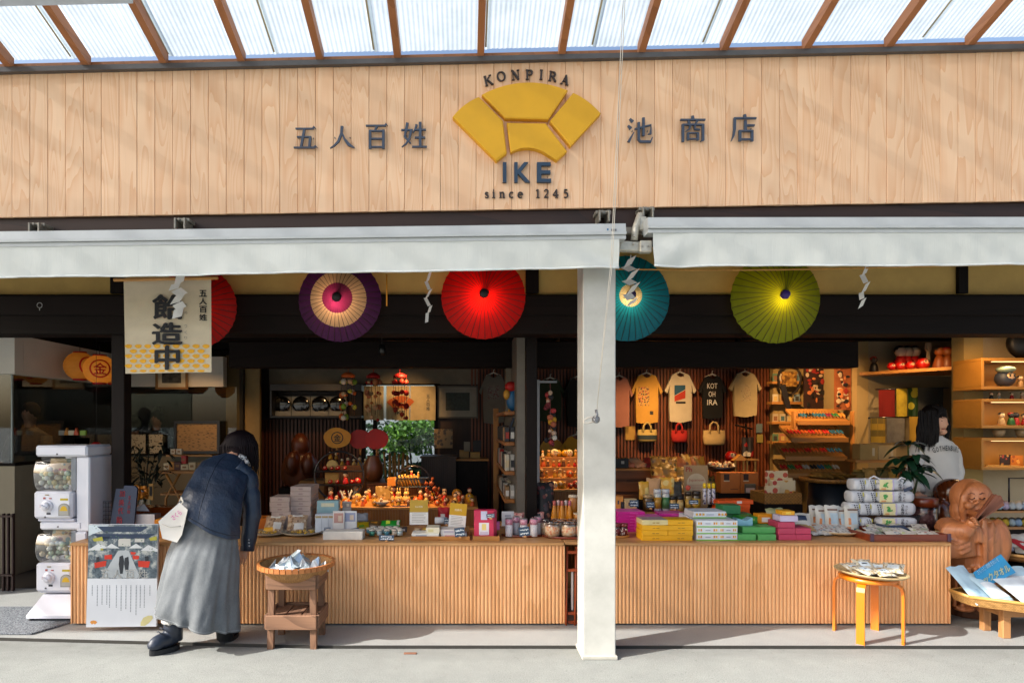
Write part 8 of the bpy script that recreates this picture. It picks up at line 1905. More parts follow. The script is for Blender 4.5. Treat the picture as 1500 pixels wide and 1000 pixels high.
for i,(px,w) in enumerate(((1070,28),(1098,26))):
    carton('paper_bag','orange brown paper bag with a dark stamp, %s from the beige card' % NTH[i],'paper bag',px,ZZ(722,6.2),6.2,L(w,6.2),.12,L(30,6.2),M('#b0601c',.6),None,0,[(-.2,.78,.28,.3,M('#3a1f10',.6)),(-.2,.6,.3,.06,M('#c0a888',.6)),(.2,.2,.4,.03,M('#5c3010',.6))])
carton('bag_plinth','dark plinth under the orange brown paper bags','plinth',1083,0,6.19,L(62,6.2),.3,ZZ(722,6.2) - .001,DARKW); carton('photo_card','small grey and pink photo card before the paper bags','card',1099,ZZ(722,6.15),6.15,L(16,6.15),.01,L(14,6.15),M('#5c5040',.6),None,0,[(0,.3,.8,.5,M('#b89c90',.6))])
t = thing('wicker_basket','rectangular wicker basket holding cream fabric books','basket',P(1148,740,5.6)); bx0,bx1,bz0,bz1 = XX(1121,5.6),XX(1175,5.6),ZZ(738,5.6),ZZ(722,5.6); WKB = weave('#9a6a28','#5c3c14',70)
for a in ((bx0,bx1,5.6,5.615),(bx0,bx1,5.885,5.9),(bx0,bx0 + .015,5.616,5.884),(bx1 - .015,bx1,5.616,5.884)): m = MB(); m.box(*a,bz0,bz1,.003); m.build('woven_side',WKB,t)
m = MB(); m.box(bx0 + .016,bx1 - .016,5.616,5.884,bz0,bz0 + .01); m.build('woven_base',WKB,t); carton('basket_stand','dark stand under the rectangular wicker basket','stand',1148,0,5.58,L(56,5.6),.34,bz0 - .001,DARKW)
FB = dots('#c8b490',['#b04a34','#c08a3c','#a83c30','#c8b490'],16,.42,.7)
for i,(px,py,w) in enumerate(((1138,692,33),(1145,702,34),(1148,705,36),(1132,712,22))): carton('fabric_book','cream patterned fabric book in the wicker basket, %s from the back' % NTH[i],'book',px,bz0 + .012,5.82 - .05 * i,L(w,5.7),.02,ZZ(py,5.75) - bz0,FB,'fabric books in the wicker basket',.03 * i)
daruma('big shiny red lucky doll above the paper bags',1071,7.0,ZZ(677,7.0),L(9,7.0))
for i,(px,py) in enumerate(((1083,690),(1100,690))):
    t = thing('toy_shrine','small pale wooden toy %s beside the red lucky doll' % ('lantern house','shrine gate')[i],'toy',P(px,py,6.8)); c = P(px,py,6.8); m = MB()
    for s in (-1,1): m = MB(); m.box(c.x + s * .045 - .008,c.x + s * .045 + .008,6.79,6.81,c.z,c.z + .12); m.build('post',M('#c08a3c',.6),t)
    m = MB(); m.prism([(c.x - .08,c.z + .12),(c.x + .08,c.z + .12),(c.x + (.06 if i else .0),c.z + (.14 if i else .19)),(c.x - (.06 if i else .001),c.z + (.14 if i else .19))],6.76,6.84); m.build('roof',M('#b87c30',.6),t)
t = thing('sweets_bowl','dark bowl of wrapped sweets above the paper bags','bowl',P(1056,692,6.6)); m = MB(); m.lathe([(.06,0),(.13,.03),(.15,.07),(.14,.07),(.1,.03),(0,.02)],P(1056,692,6.6),20); m.build('bowl',M('#2a120a',.3,coat=.4),t); m = MB()
for i in range(40): m.ell(P(1056,684,6.6) + Vector((q.uniform(-.12,.12),q.uniform(-.1,.1),q.uniform(-.01,.05))),.022,6,4)
m.build('sweets',dots('#b8986c',['#a83c24','#d8c8a8'],25,.5),t)
# rear row on the right counter
def can(lab,px,py0,py1,w,Y,c,c2,lid,name='tea_can'): return jar(name,lab,'can',(XX(px,Y),Y,ZZ(py1,Y)),L(w / 2,Y),L(py1 - py0,Y),M(c,.3,0,.1,coat=.3),M(lid,.4),None,M(c2,.4),.2,14)
RZ = 5.26
carton('rear_riser','low wooden riser along the rear of the counter right of the pillar','riser',990,CT + .001,RZ - .1,L(170,RZ),.16,ZZ(748,RZ) - CT - .002,SHELFW)
can('amber tea canister with a glossy lid near the drawer chest',949,724,748,14,RZ,'#4a3414','#6a4a20','#a88a5c')
for i,px in enumerate((963,975)): can('white and gold patterned can, %s beside the amber canister' % ('nearer one','farther one')[i],px,716,748,11,RZ,'#b0b4b0',('#a87c24','#3c6a3c')[i],'#b8bcc0')
for i,px in enumerate((985,996)): can('squat golden jar with a black lid, %s from the patterned cans' % NTH[i],px,727,748,9.5,RZ,'#a87c2c','#c0a468','#1a1a1c')
can('golden jar with a round red top tag',1008,720,748,9,RZ,'#8a6a24','#b08a34','#3a2a1c'); can('dark domed jar with a golden label',1020,719,748,12,RZ,'#4a3a20','#a8862c','#2c2420')
m = MB(); m.ell(P(1008,714,RZ - .04),(L(4,RZ),.006,L(4,RZ)),14,6); single(m,'red_tag',M('#b04028',.5),'round red tag standing on the golden jar','tag',P(1008,718,RZ - .04))
for i,px in enumerate((1032,1038.5,1045)):
    b = P(px,738,5.2); t = thing('spray_tube','slim white tube with a bright yellow cap, %s of three in the row' % NTH[i],'tube',b,0,'slim tubes with yellow caps'); m = MB(); m.lathe([(L(2.6,5.2),0),(L(2.6,5.2),L(23,5.2)),(0,L(23,5.2))],b,12); m.build('body',dots('#b4b0b8',['#5a4a7a','#3a3a4c','#c0bcc4'],50,.4,.35),t); m = MB(); m.lathe([(L(2.4,5.2),L(23.3,5.2)),(L(2.4,5.2),L(30,5.2)),(0,L(31,5.2))],b,12); m.build('cap',M('#d8b010',.4),t)
for i,(px,py,w,h) in enumerate(((929,737,13,10),(953,739,12,9),(988,741,14,8),(1016,735,14,6))): price_card('dark blue price card, %s along the rear riser' % NTH[i],px,py,w,h,5.15 - .01 * i,lean=.2)
for i,(px,w,h,c,lab) in enumerate(((907,12,22,'#c88434','orange snack bag against the pillar'),(913,8,14,'#241c16','dark small box beside the orange snack bag'),(924,18,18,'#c0a878','cream box with small marks behind the magenta cartons'))): carton('rear_goods',lab,'box',px,ZZ(748,5.22),5.2,L(w,5.2),.05,L(h,5.2),M(c,.5,0,.2,30),None,.05,[(-.1,.6,.2,.25,M('#3c3a44',.6))])
for i,(px,py,w,h,c) in enumerate(((957,715,20,30,2),(977,712,22,26,0),(944,718,16,26,3),(992,718,16,26,1))): pouch('gold_packet','golden packet standing behind the patterned cans, %s of four' % NTH[i],'packet',P(px,py + h / 2,5.5),L(w,5.5),L(h,5.5),.05,[(M('#3a3428',.5,0,.4,20),dots('#d8a030',['#c88420','#e0c070'],20,.5,.4),M('#c09060',.5),dots('#d8b050',['#d88a1c','#e0cc90'],18,.5,.4))[(i + c) % 4]],.1,q.uniform(-.3,.3),140 + i)
carton('packet_riser','hidden wooden riser carrying the golden packets','riser',968,0,5.46,L(76,5.5),.2,ZZ(733,5.5),DARKW)
# barrel table
t = thing('barrel_table','dark barrel with a round straw tray of goods on top','barrel',P(1214,760,6.1)); c = Vector((XX(1214,6.2),6.2,0)); bt = ZZ(705,6.0); m = MB(); m.lathe([(.17,0),(.2,.3),(.2,.5),(.18,bt - .02),(0,bt - .02)],c,24); m.build('barrel',M('#0d141c',.4),t); m = MB(); m.lathe([(0,bt - .019),(.25,bt - .019),(.27,bt + .02),(.25,bt + .02),(0,bt)],c,28); m.build('straw_tray',WKB,t)
for i in range(14): pouch('straw_packet','small straw coloured packet on the barrel tray, %s of the ring' % NTH[i],'packet',c + Vector((.17 * math.cos(i * .45),.17 * math.sin(i * .45),bt + .03)),.12,.1,.03,[M('#7a5a24',.6,0,.3,20)],1.2,i * .7,160 + i,'straw coloured packets on the barrel')
t = thing('seated_carving','dim brown carved seated figure in the dark behind the carton stacks','statue',P(440,710,8.2)); m = MB(); m.ell(P(440,690,8.2),(.26,.2,.3),16,10); m.ell(P(440,652,8.15),(.13,.12,.15),14,9); m.ell(P(428,678,8.0),(.09,.1,.16),10,7); m.ell(P(452,680,8.0),(.09,.1,.16),10,7); m.ell(P(440,640,8.18),(.08,.08,.06),10,6); melt(m,.02,3).build('carved_body',wood('#5c2c14','#3a1a0a',.4,2,16,.1),t); m = MB(); m.box(XX(415,8.2),XX(466,8.2),8.0,8.45,0,ZZ(712,8.2)); m.build('pedestal',DARKW,t)
m = MB(); x = XX(384,8.78)
while x < XX(525,8.78): m.box(x,x + .03,8.765,8.798,.0,ZZ(614,8.78)); x += .052
tag(m.build('wall_slats',wood('#5a2e18','#3c1c0e',.5,2,10,.12),bld),kind='stuff')
# sandal rack
rk = thing('sandal_rack','wooden rack of four sloping shelves with bright sandals','rack',P(1200,705,7.6)); SC = ['#b41c14','#c0541c','#1c5a7a','#15151a','#c08434','#2a6a3a','#a8a49c','#7a1c3c']; SN = ('red','orange','blue','black','tan','green','pale','crimson')
tiers = ((1168,1244,617,7.5),(1158,1242,642,7.4),(1150,1240,669,7.3),(1148,1236,694,7.2)); q = random.Random(71)
for r_,(a,b,py,Y) in enumerate(tiers):
    m = MB(); vs = []; x0,x1,z = XX(a,Y),XX(b,Y),ZZ(py,Y); dz = .16
    vs = [(x0,Y,z - .03),(x1,Y,z - .03),(x1,Y + .28,z + dz - .03),(x0,Y + .28,z + dz - .03),(x0,Y,z),(x1,Y,z),(x1,Y + .28,z + dz),(x0,Y + .28,z + dz)]
    m.add(vs,[(3,2,1,0),(4,5,6,7),(0,1,5,4),(1,2,6,5),(2,3,7,6),(3,0,4,7)]); m.build('sloping_shelf',SHELFW,rk); m = MB(); m.box(x0,x1,Y - .02,Y - .001,z - .045,z + .012,.003); m.build('front_lip',SHELFW,rk)
    n_ = 8
    for i in range(n_):
        k = q.randrange(8) if r_ else (3,2,3,2,2,7,5,4)[i]
        if r_ == 1 or r_ == 2: k = (0,0,1,0,1,0,2,2)[i]
        x = x0 + (x1 - x0) * (i + .5) / n_; sp_ = thing('sandal_pair','%s sandal pair, %s from the slat wall on the %s rack shelf' % (SN[k],NTH[i],('top','second','third','bottom')[r_]),'sandals',(x,Y,z),0,'bright sandals on the sloping rack'); sl = rotx(math.atan2(dz,.28))
        for s in (-1,1):
            m = MB(); m.ell((0,0,0),(.016,.1,.009),10,5); m.v = [tuple(sl @ Vector(v) + Vector((x + s * .02,Y + .12,z + .085))) for v in m.v]; m.build('sole',M('#a87434',.6),sp_)
            m = MB(); m.ell((0,-.03,.012),(.018,.05,.013),8,5); m.v = [tuple(sl @ Vector(v) + Vector((x + s * .02,Y + .12,z + .085))) for v in m.v]; m.build('strap',M(SC[k],.6,0,.2,40),sp_)
for px in (1160,1246): m = MB(); m.box(XX(px,7.6),XX(px + 6,7.6),7.55,7.62,0,ZZ(602,7.6),.004); m.build('upright',SHELFV,rk)
cr = thing('card_rack','narrow wooden wall rack of picture cards beside the slat wall','card rack',P(1150,700,8.4))
for i,py in enumerate((562,592,621,650)):
    m = MB(); m.box(XX(1131,8.35),XX(1176,8.35),8.35,8.5,ZZ(py,8.35),ZZ(py - 4,8.35),.002); m.build('rail',SHELFW,cr)
    for j in range(4): c = q.choice(('#b8a888','#7a8a90','#a8884c','#5c7a5c','#a86a50','#c8bca0')); carton('picture_postcard','small picture card, %s on the %s rail of the wall rack' % (NTH[j],('top','second','third','bottom')[i]),'card',1136 + j * 10.5,ZZ(py - 4,8.4) - .02,8.38,L(8.5,8.4),.01,L(13,8.4),M(c,.6),'picture cards on the wall rack',0,[(0,.5,.6,.5,M(q.choice(('#8a5c3c','#4a6a70','#c8a860','#3c3a30')),.6))])
t = thing('wreath','round dark twig wreath framing a tan picture with a black hanging strap','wreath',P(1157,585,8.3)); c = P(1157,555,8.3); m = MB()
for k in range(3): m.tube([c + Vector((.15 * math.cos(a) * (1 + .03 * math.sin(7 * a + k)),.01 * k,.20 * math.sin(a) * (1 + .03 * math.cos(5 * a + k)))) for a in [2 * PI * i / 36 for i in range(37)]],.012,6,False)
m.build('twigs',M('#241810',.7),t); m = MB(); m.box(c.x - .1,c.x + .1,8.31,8.315,c.z - .1,c.z + .1); m.build('picture',dots('#8a6024',['#5c3c14','#a87c34'],22,.5),t); m = MB(); m.obox(P(1151,581,8.22),(.07,.01,.33),roty(rad(-14))); m.build('strap',M('#141016',.6),t)
m = MB(); m.text('たぬき',0,0,.04,.2,0); 
for k,(px0,px1,y0,y1) in enumerate(((1178,1212,518,598),(1223,1247,514,600))):
    t = thing('wall_hanging','dark framed cloth hanging of round red and white faces, %s the wreath' % ('nearer to','farther from')[k],'wall hanging',P((px0 + px1) / 2,y1,8.2)); Yh = 8.2 - .6 * k; m = MB(); m.box(XX(px0,Yh),XX(px1,Yh),Yh,Yh + .02,ZZ(y1,Yh),ZZ(y0,Yh)); m.build('board',M(('#2c120c','#8a4a24')[k],.7,0,.2),t); m = MB(); ms = [M('#b8a080',.7),M('#8a1c14',.7),INKB,M('#c0703c',.7)]
    for i in range(46): m.mat(q.choice((0,0,1,3,2))); p = P(q.uniform(px0 + 4,px1 - 4),q.uniform(y0 + 5,y1 - 5),Yh - .004 - .0004 * i); m.ell(p,(L(q.uniform(1.5,4.5),Yh),.0015,L(q.uniform(1.5,4.5),Yh)),10,4)
    tag(m.build('printed_faces',ms,t),kind='stuff')
# shelf of red dolls
t = thing('doll_shelf','long wooden wall shelf carrying tall red dolls','shelf',P(1330,545,7.2)); m = MB(); vs = []
for (px,py,Y) in ((1259,552,7.35),(1395,539,6.6),(1395,533,7.4),(1259,547,7.48)): p = P(px,548,Y); vs += [(p.x,Y,ZZ(549,7.3)),(p.x,Y,ZZ(549,7.3) + .035)]
m.add(vs,[(0,2,4,6),(7,5,3,1),(0,1,3,2),(2,3,5,4),(4,5,7,6),(6,7,1,0)]); m.build('board',SHELFW,t); SZ = ZZ(549,7.3) + .036
for i,px in enumerate((1319,1329,1339)): dolly('tall glossy red bottle shaped doll, %s on the long wall shelf' % NTH[i],px,7.25,SZ,L(40,7.25),'#b4100a','#d0b8a0')
for i,(px,r,Y) in enumerate(((1306,6,7.1),(1319,6.5,7.05),(1334,6.5,7.0),(1352,9,6.98))): daruma('round red lucky doll on the long wall shelf, %s from its dark end' % NTH[i],px,Y,SZ,L(r,Y))
dolly('black crouching figure on the long wall shelf',1280,7.3,SZ,L(24,7.3),'#0d0c0c','#2a2420'); dolly('brown carved wooden figure at the near end of the long wall shelf',1376,6.95,SZ,L(36,6.9),'#7a3c14','#8a4a1c'); dolly('second brown carved figure at the shelf end',1388,6.9,SZ,L(34,6.9),'#6a3410','#7a4218')
m = MB(); m.prism([(XX(x,7.1),ZZ(y,7.1)) for x,y in ((1357,502),(1364,502),(1365,511),(1362,515),(1363,527),(1358,527),(1359,515),(1356,511))],7.1,7.12); single(m,'pale_paddle',M('#b8a488',.6),'pale paddle shaped board behind the red dolls','paddle',P(1360,527,7.1))
# towels on rails
def towel(lab,x0,x1,y0,y1,Y,mt): t = thing('hanging_towel',lab,'towel',P((x0 + x1) / 2,y1,Y)); cloth(x0,x1,y0,y1,Y,.006,waves=1.2,ph=x0).build('cloth',mt,t)
PLD = NT('plaid'); vv = PLD.coord((1,1,1),False); ch = PLD.new('ShaderNodeTexChecker'); ch.inputs['Scale'].default_value = 14; PLD.link(vv,ch.inputs[0]); ch.inputs[1].default_value = (*col('#b8902c'),1); ch.inputs[2].default_value = (*col('#7a6428'),1); PLD.set(Base_Color=ch.outputs[0],Roughness=.9)
towel('deep red towel hanging on the upper rail',1287,1311,571,612,7.2,M('#7a1410',.9)); towel('yellow and green patterned towel on the upper rail',1313,1329,569,611,7.2,M('#b09a2c',.9,0,.5,6)); towel('dark green towel with a pale tree on the upper rail',1330,1344,568,611,7.2,dots('#1c3a1c',['#a8a034','#2a5a24'],9,.4)); towel('dark grey towel on the upper rail behind the assistant',1345,1382,567,620,7.2,M('#34383a',.9))
towel('yellow plaid towel on the lower rail',1275,1297,612,648,7.0,PLD.m); towel('grey woven towel on the lower rail',1299,1325,612,648,7.0,M('#6d6860',.9,0,.2,20)); towel('tan towel on the lower rail behind the assistant',1332,1352,610,648,7.0,M('#a8842c',.9))
for py,Y,a,b in ((570,7.22,1283,1390),(612,7.02,1272,1360)): m = MB(); m.tube([P(a,py,Y),P(b,py - 2,Y)],.01,6); m.tube([P(a + 3,py,Y),P(a + 3,py,7.5)],.01,6); m.tube([P(b - 3,py - 2,Y),P(b - 3,py - 2,7.5)],.01,6); single(m,'towel_rail',LAC,('upper' if py == 570 else 'lower') + ' dark rail holding hanging towels','rail',P((a + b) / 2,py,Y))
slatbox('towel_shelf','wooden stand with folded towels and wrapped sets below the rails','stand',1250,1345,708,0,6.9,.5,wood('#6a4420','#4a2c12',.5,0,12,.08),False); QZ = ZZ(708,6.9)
for i,(px,py,w,h,c) in enumerate(((1273,672,26,23,'#a88a54'),(1300,672,26,21,'#b09a70'))): carton('towel_set','wrapped tan towel set, %s on the stand below the rails' % NTH[i],'towel set',px,ZZ(py + 1,6.95),6.93,L(w,6.95),.14,L(h,6.95),M(c,.8,0,.1),None,0,[(.25,.5,.14,.5,M('#c0b498',.7))])
carton('set_shelf','wooden board under the wrapped tan towel sets','board',1287,ZZ(677,6.95),6.92,L(66,6.95),.2,.03,SHELFW)
for i in range(9): pouch('cloth_bundle','olive and straw bundle on the wooden stand, %s from the barrel' % NTH[i],'bundle',(XX(1258 + 8.5 * i,7.0),6.98 + .06 * (i % 2),QZ),L(18,7),L(17 + 3 * (i % 3),7),.07,[M(('#6a5a2c','#8a7434','#a8884c','#7a2018','#5c5430')[i % 5],.7,0,.25,20)],.4,q.uniform(-.3,.3),180 + i,'olive and straw bundles on the stand')
# box shelves on the right wall
for k,(y0,y1) in enumerate(((524,570),(584,627),(641,688))):
    t = thing('box_shelf','lit wooden box shelf, %s on the wall above the statue' % ('top','middle','bottom')[k],'box shelf',P(1475,y1,6.1)); Yb = 5.95; x0,x1,z0,z1 = XX(1438,Yb),XX(1550,Yb),ZZ(y1,Yb),ZZ(y0,Yb)
    for nm,a in (('bottom_board',(x0,x1,Yb,6.3,z0,z0 + .028)),('top_board',(x0,x1,Yb,6.3,z1 - .028,z1)),('side_board',(x0,x0 + .026,Yb + .001,6.3,z0 + .0285,z1 - .0285)),('back_board',(x0 + .027,x1,6.28,6.3,z0 + .0285,z1 - .0285))): m = MB(); m.box(*a,.002); m.build(nm,M('#b07c34',.5,0,.08),t)
    li = bpy.data.lights.new('shelf_strip','AREA'); li.shape = 'RECTANGLE'; li.size = .5; li.size_y = .02; li.energy = .8; li.color = (1,.66,.34); lo = bpy.data.objects.new('shelf_strip',li); COL.objects.link(lo); lo.parent = t; lo.location = Vector((x0 + .4,Yb + .06,z1 - .036)) - t.location; m = MB(); m.box(x0 + .15,x0 + .65,Yb + .05,Yb + .07,z1 - .0345,z1 - .0285); m.build('light_strip',glow('#ffcf90',1.2),t)
    zz = z0 + .029
    if k == 0: daruma('white faced figure with a pale green cap in the top box shelf',1472,6.1,zz,L(13,6.1),M('#2c3444',.5)); m = MB(); m.ell(P(1473,541,6.08),(L(12,6.1),.08,L(5,6.1)),14,7); single(m,'green_hat',M('#8aa08c',.6),'pale green hat on the white faced figure','hat',P(1473,545,6.08)); dolly('tan lying figure beside the white faced figure',1494,6.1,zz,L(18,6.1),'#b89060','#c8a880')
    if k == 1: dolly('pale egg shaped figure in the middle box shelf',1467,6.1,zz,L(20,6.1),'#b89c6c','#c8b088'); dolly('green and black figure in the middle box shelf',1481,6.1,zz,L(20,6.1),'#1c5a24','#15131a'); dolly('red and black figure in the middle box shelf',1488,6.12,zz,L(20,6.1),'#a01818','#15131a'); dolly('red figure at the frame edge in the middle box shelf',1501,6.1,zz,L(18,6.1),'#8a1414','#c8a880')
    if k == 2: carton('dark_booklet','dark printed booklet in the bottom box shelf','booklet',1473,zz,6.15,L(16,6.1),.01,L(16,6.1),dots('#2a1c14',['#8a3420','#a87c3c'],30,.4)); carton('orange_booklet','orange printed booklet in the bottom box shelf','booklet',1490,zz,6.14,L(18,6.1),.01,L(15,6.1),dots('#b86a14',['#d89a3c','#8a4410'],25,.4)); carton('flat_card','cream card lying at the front of the bottom box shelf','card',1470,zz,6.0,L(48,6),.05,.01,M('#b8944c',.6))
    if k < 2:
        for i,px in enumerate((1452,1463,1482,1497)):
            if k == 0: dolly('tiny %s figure standing on the middle box shelf top' % ('black','grey','red','tan')[i],px,6.1,ZZ(584,Yb) + .001,L(11,6.1),('#1a1414','#8a8478','#a01c18','#b08c6c')[i],'#c8b090')
            elif i in (1,3): m = MB(); m.lathe([(.03,0),(.045,.03),(.06,.075),(.055,.075),(.035,.02),(0,.012)],(0,0,0),16); o = m.build('tea_cup',M('#a88f6c',.4)); o.location = (XX(px,6.1),6.1,ZZ(641,Yb) + .001); tag(o,'small %s cup on top of the bottom box shelf' % ('plain','patterned')[i // 3],'cup')
m = MB(); m.lathe([(0,-.06),(.14,-.05),(.17,0),(.14,.05),(0,.06)],P(1500,502,6.15),24,rotx(PI / 2)); single(m,'dark_drum',M('#0f0d0c',.5),'round black drum standing on top of the box shelves','drum',P(1500,522,6.15))
# roll rack at the frame edge
t = thing('roll_rack','low bamboo rack of rolled pastel cloths beyond the statue','rack',P(1480,775,5.5)); m = MB(); m.box(XX(1448,5.5),XX(1560,5.5),5.5,5.8,ZZ(775,5.5),ZZ(771,5.5)); m.box(XX(1448,5.5),XX(1560,5.5),5.5,5.8,ZZ(751,5.5),ZZ(748,5.5)); m.build('shelves',BEN,t); m = MB(); m.box(XX(1450,5.5),XX(1560,5.5),5.52,5.78,0,ZZ(776,5.5)); m.build('base',DARKV,t); m = MB(); m.tube([P(1478,735,5.6),P(1478,700,5.6),P(1500,700,5.6)],.008,6); m.build('wire_frame',LAC,t)
for i in range(12): r_ = i // 6; m = MB(); m.tube([P(1454 + 9.5 * (i % 6),742 + 24 * r_,5.48),P(1454 + 9.5 * (i % 6),737 + 24 * r_,5.75)],L(4.2,5.5),12); single(m,'cloth_roll',M((('#a8b8b4','#8fb0bc','#a89cb4','#9ca4a8','#b0b4b8','#8fa0b4') if r_ == 0 else ('#b8a430','#c0ac34','#b89c2c','#8fa0a8','#7a94b0','#a89430'))[i % 6],.8,0,.1),'rolled pastel cloth on the %s board of the low rack, %s from the statue' % (('upper','lower')[r_],NTH[i % 6]),'cloth roll',P(1454 + 9.5 * (i % 6),747 + 24 * r_,5.5),'rolled pastel cloths')
# plants
def big_leaf(t,p,d,ln,w,mt,droop=.5):
    d = Vector(d).normalized(); sd = d.cross(Vector((0,0,1))); sd = sd.normalized() if sd.length > .01 else Vector((1,0,0)); vs = []; n = 6
    for i in range(n + 1):
        u = i / n; c = Vector(p) + d * ln * u - Vector((0,0,droop * ln * u * u)); ww = w * math.sin(PI * min(1,u * .92 + .06)) ** .7; vs += [c - sd * ww + Vector((0,0,ww * .25)),c,c + sd * ww + Vector((0,0,ww * .25))]
    m = MB(); m.add(vs,[(3 * i + j,3 * i + j + 1,3 * i + j + 4,3 * i + j + 3) for i in range(n) for j in range(2)],True); m.build('leaf',mt,t)
pl = thing('potted_plant','dark green plant with long drooping leaves before the shop assistant','plant',(XX(1332,5.15),5.15,CT)); LG = M('#12331f',.3,0,.2,6,coat=.15); q = random.Random(81); m = MB(); base = Vector((XX(1330,5.15),5.15,CT + .1)); tips = []
for (px,py,dy) in ((1322,672,0),(1340,668,-.05),(1330,652,.05),(1318,690,-.08),(1348,684,0),(1335,692,-.1)): p = P(px,py,5.15 + dy); m.tube([base,base.lerp(p,.5) + Vector((.01,0,.03)),p],[.012,.009,.006],6); tips.append(p)
m.build('stems',M('#3a4a28',.6),pl); m = MB(); m.lathe([(.06,0),(.085,.12),(.075,.12),(.05,.02),(0,.02)],(base.x,base.y,CT + .001),18); m.build('pot',M('#2a2a2c',.5),pl)
for p in tips:
    for k in range(7): a = 2 * PI * k / 7 + q.uniform(-.4,.4); big_leaf(pl,p,(math.cos(a),math.sin(a) * .7 - .15,q.uniform(-.1,.7)),q.uniform(.13,.21),q.uniform(.028,.042),LG,q.uniform(.3,1.0))
vp = thing('leafy_plant','dark leafy branch plant in a glass vase behind the navy board','plant',(XX(215,6.3),6.3,.6)); m = MB(); bs = P(212,735,6.3)
for k in range(7): e = P(195 + k * 8,655 + (k % 3) * 14,6.3 + .1 * (k % 2)); m.tube([bs,bs.lerp(e,.5) + Vector((0,0,.06)),e],[.008,.007,.004],5)
m.build('stems',M('#1c2414',.7),vp); q = random.Random(82)
for i in range(90): p = P(q.uniform(192,246),q.uniform(648,700) if i % 4 else q.uniform(690,715),6.3 + q.uniform(-.15,.15)); a = q.uniform(0,6.28); big_leaf(vp,p,(math.cos(a),math.sin(a) * .6,q.uniform(-.6,.5)),q.uniform(.07,.12),q.uniform(.014,.022),M('#0f1a10',.5),.4)
m = MB(); m.lathe([(.05,0),(.07,.06),(.05,.2),(.06,.24)],P(212,750,6.3),16); m.build('vase',clear((.85,.9,.9),.2),vp)
# little side table with cards
ct = thing('side_table','small folding wooden table of boxed sweets behind the bending person','side table',P(268,728,6.6)); tz = ZZ(689,6.6); X0,X1 = XX(236,6.6),XX(300,6.6); m = MB(); m.box(X0,X1,6.55,6.95,tz - .03,tz,.003); m.build('top',SHELFW,ct); m = MB(); m.box(XX(243,6.8),X1,6.8,6.98,ZZ(666,6.8) - .02,ZZ(666,6.8),.003); m.build('raised_shelf',SHELFW,ct)
for s in (-1,1): m = MB(); m.tube([(X0 + .05 if s < 0 else X0 + .2,6.6,tz - .03),(X0 + .2 if s < 0 else X0 + .05,6.6,tz - .3),(X0 + .05,6.6,.0)],.014,6); m.build('leg',SHELFV,ct)
m = MB(); m.box(X0,X1,6.58,6.9,ZZ(722,6.6) - .02,ZZ(722,6.6)); m.build('lower_shelf',SHELFW,ct)
for i,(px,py,w,h,c) in enumerate(((244,688,9,10,'#c8b088'),(251,688,8,12,'#b87824'),(260,688,10,12,'#4a1c14'),(270,688,11,8,'#d0bc94'),(269,679,7,12,'#a81814'),(281,688,10,11,'#c8b088'),(253,665,7,8,'#c0a888'),(262,665,8,8,'#c8b498'))): carton('sweet_box',('cream','orange','dark red','long pale','bright red','end cream','small pale raised','second pale raised')[i] + ' sweet box on the small folding table','sweet box',px,ZZ(py,6.7 if i < 6 else 6.85),6.7 if i < 6 else 6.85,L(w,6.7),.05,L(h,6.7),M(c,.5),None,0,[(0,.5,.5,.3,M('#8a5c2c',.6))])
m = MB(); b = P(141,668,5.6); m.lathe([(.02,0),(.05,.03),(.055,.1),(.02,.13)],b,14); single(m,'red_lantern',thin('#a81410',.5),'small red paper lantern hanging behind the capsule machine','lantern',b)
m = MB(); m.tube([(b.x,b.y,b.z + .13),(b.x,b.y,2.5)],.002,4); single(m,'lantern_string',BLACK,'thin string holding the small red lantern','string',b + Vector((0,0,.13)))
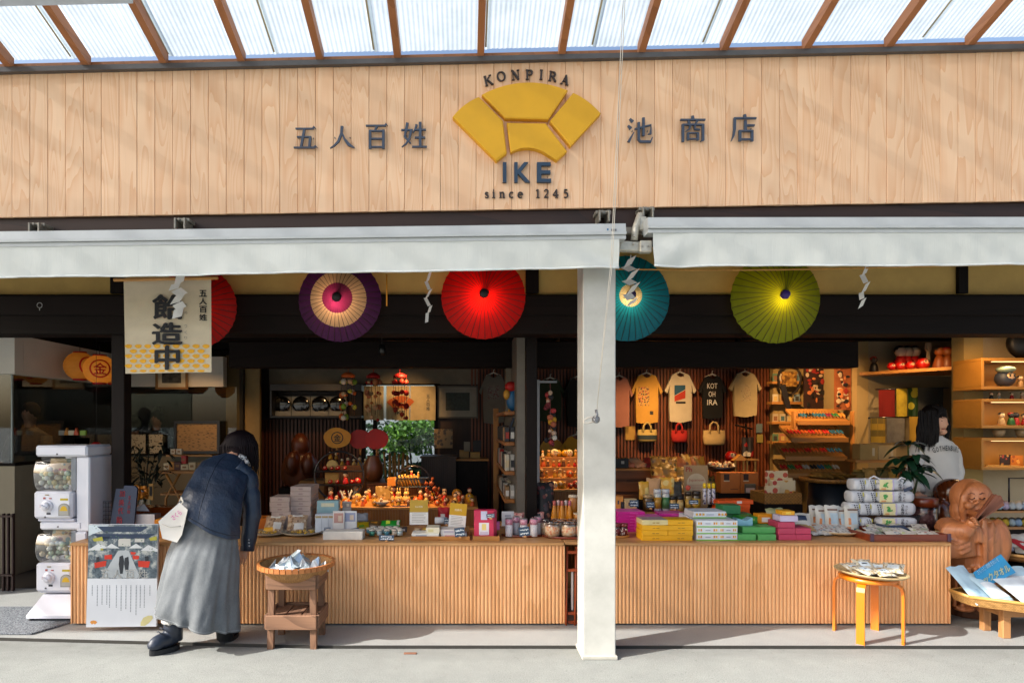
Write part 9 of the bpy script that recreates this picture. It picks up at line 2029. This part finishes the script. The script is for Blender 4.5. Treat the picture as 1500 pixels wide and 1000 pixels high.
for i in range(5): m = MB(); c = P(118 - 7 * i + (0 if i else 3),633,6.6); m.prism([(c.x - .03,c.z - .03),(c.x + .03,c.z - .03),(c.x,c.z + .05)] if i % 2 else [(c.x - .03,c.z - .03),(c.x + .03,c.z - .03),(c.x + .03,c.z + .02),(c.x - .03,c.z + .02)],c.y,c.y + .03); single(m,'window_trinket',M(('#7a9a2c','#c04a1c','#c8b898','#c07a24','#8a8478')[i],.5),'%s trinket on the workshop ledge' % ('green square','red pointed','cream square','orange pointed','grey square')[i],'trinket',c)
# folding rails at the far left
t = thing('wooden_rail','dark red wooden folding rail at the far end of the shop front','rail',P(8,842,5.6))
for px in (-6,2,9,16): m = MB(); m.box(XX(px,5.5),XX(px + 3,5.5),5.5,5.53,0,ZZ(752,5.5),.003); m.build('upright',M('#2c1410',.5),t)
for py in (754,840): m = MB(); m.box(XX(-8,5.5),XX(20,5.5),5.48,5.498,ZZ(py + 3,5.5),ZZ(py,5.5),.002); m.build('rail',M('#2c1410',.5),t)
spots = [('above the black shirt',1010,512,7.0,P(1000,640,8.8),55,62),('above the yellow shirt',930,512,7.2,P(940,660,8.8),38,62),('before the sandal rack',1150,505,6.9,P(1190,610,8.2),70,72),
         ('over the souvenir table',560,520,5.9,P(570,740,6.2),95,62),('added over the hoop stands',500,520,6.2,P(520,690,6.8),60,50),('over the wooden counter boxes',1080,505,6.4,P(1050,720,6.4),40,80),('above the noren curtain',600,528,7.4,P(590,610,8.6),26,60),  # hoop stand lamp is added for stronger amber light
         ('near the grey partition',745,528,6.8,P(800,740,7.0),40,60),('above the long red dolls',1330,470,6.4,P(1320,590,7.4),30,85),('before the box shelves',1437,487,5.6,P(1470,620,6.3),14,95),('in the workshop',80,500,7.0,P(70,620,7.2),15,95),('added above the oval dishes',450,520,7.3,P(450,650,8.6),11,75),('beside the framed photo',300,520,7.0,P(280,640,7.9),22,80),  # oval dish lamp is added to bring out the dark back corner
         ('over the doll tower',815,500,6.4,P(825,700,6.6),60,60)]
for nm,px,py,Y,tg,pw,cone in spots: spot('small black spot lamp ' + nm,px,py,Y,tg,pw * 1.45,cone)
bpy.data.scenes.remove(TMP)
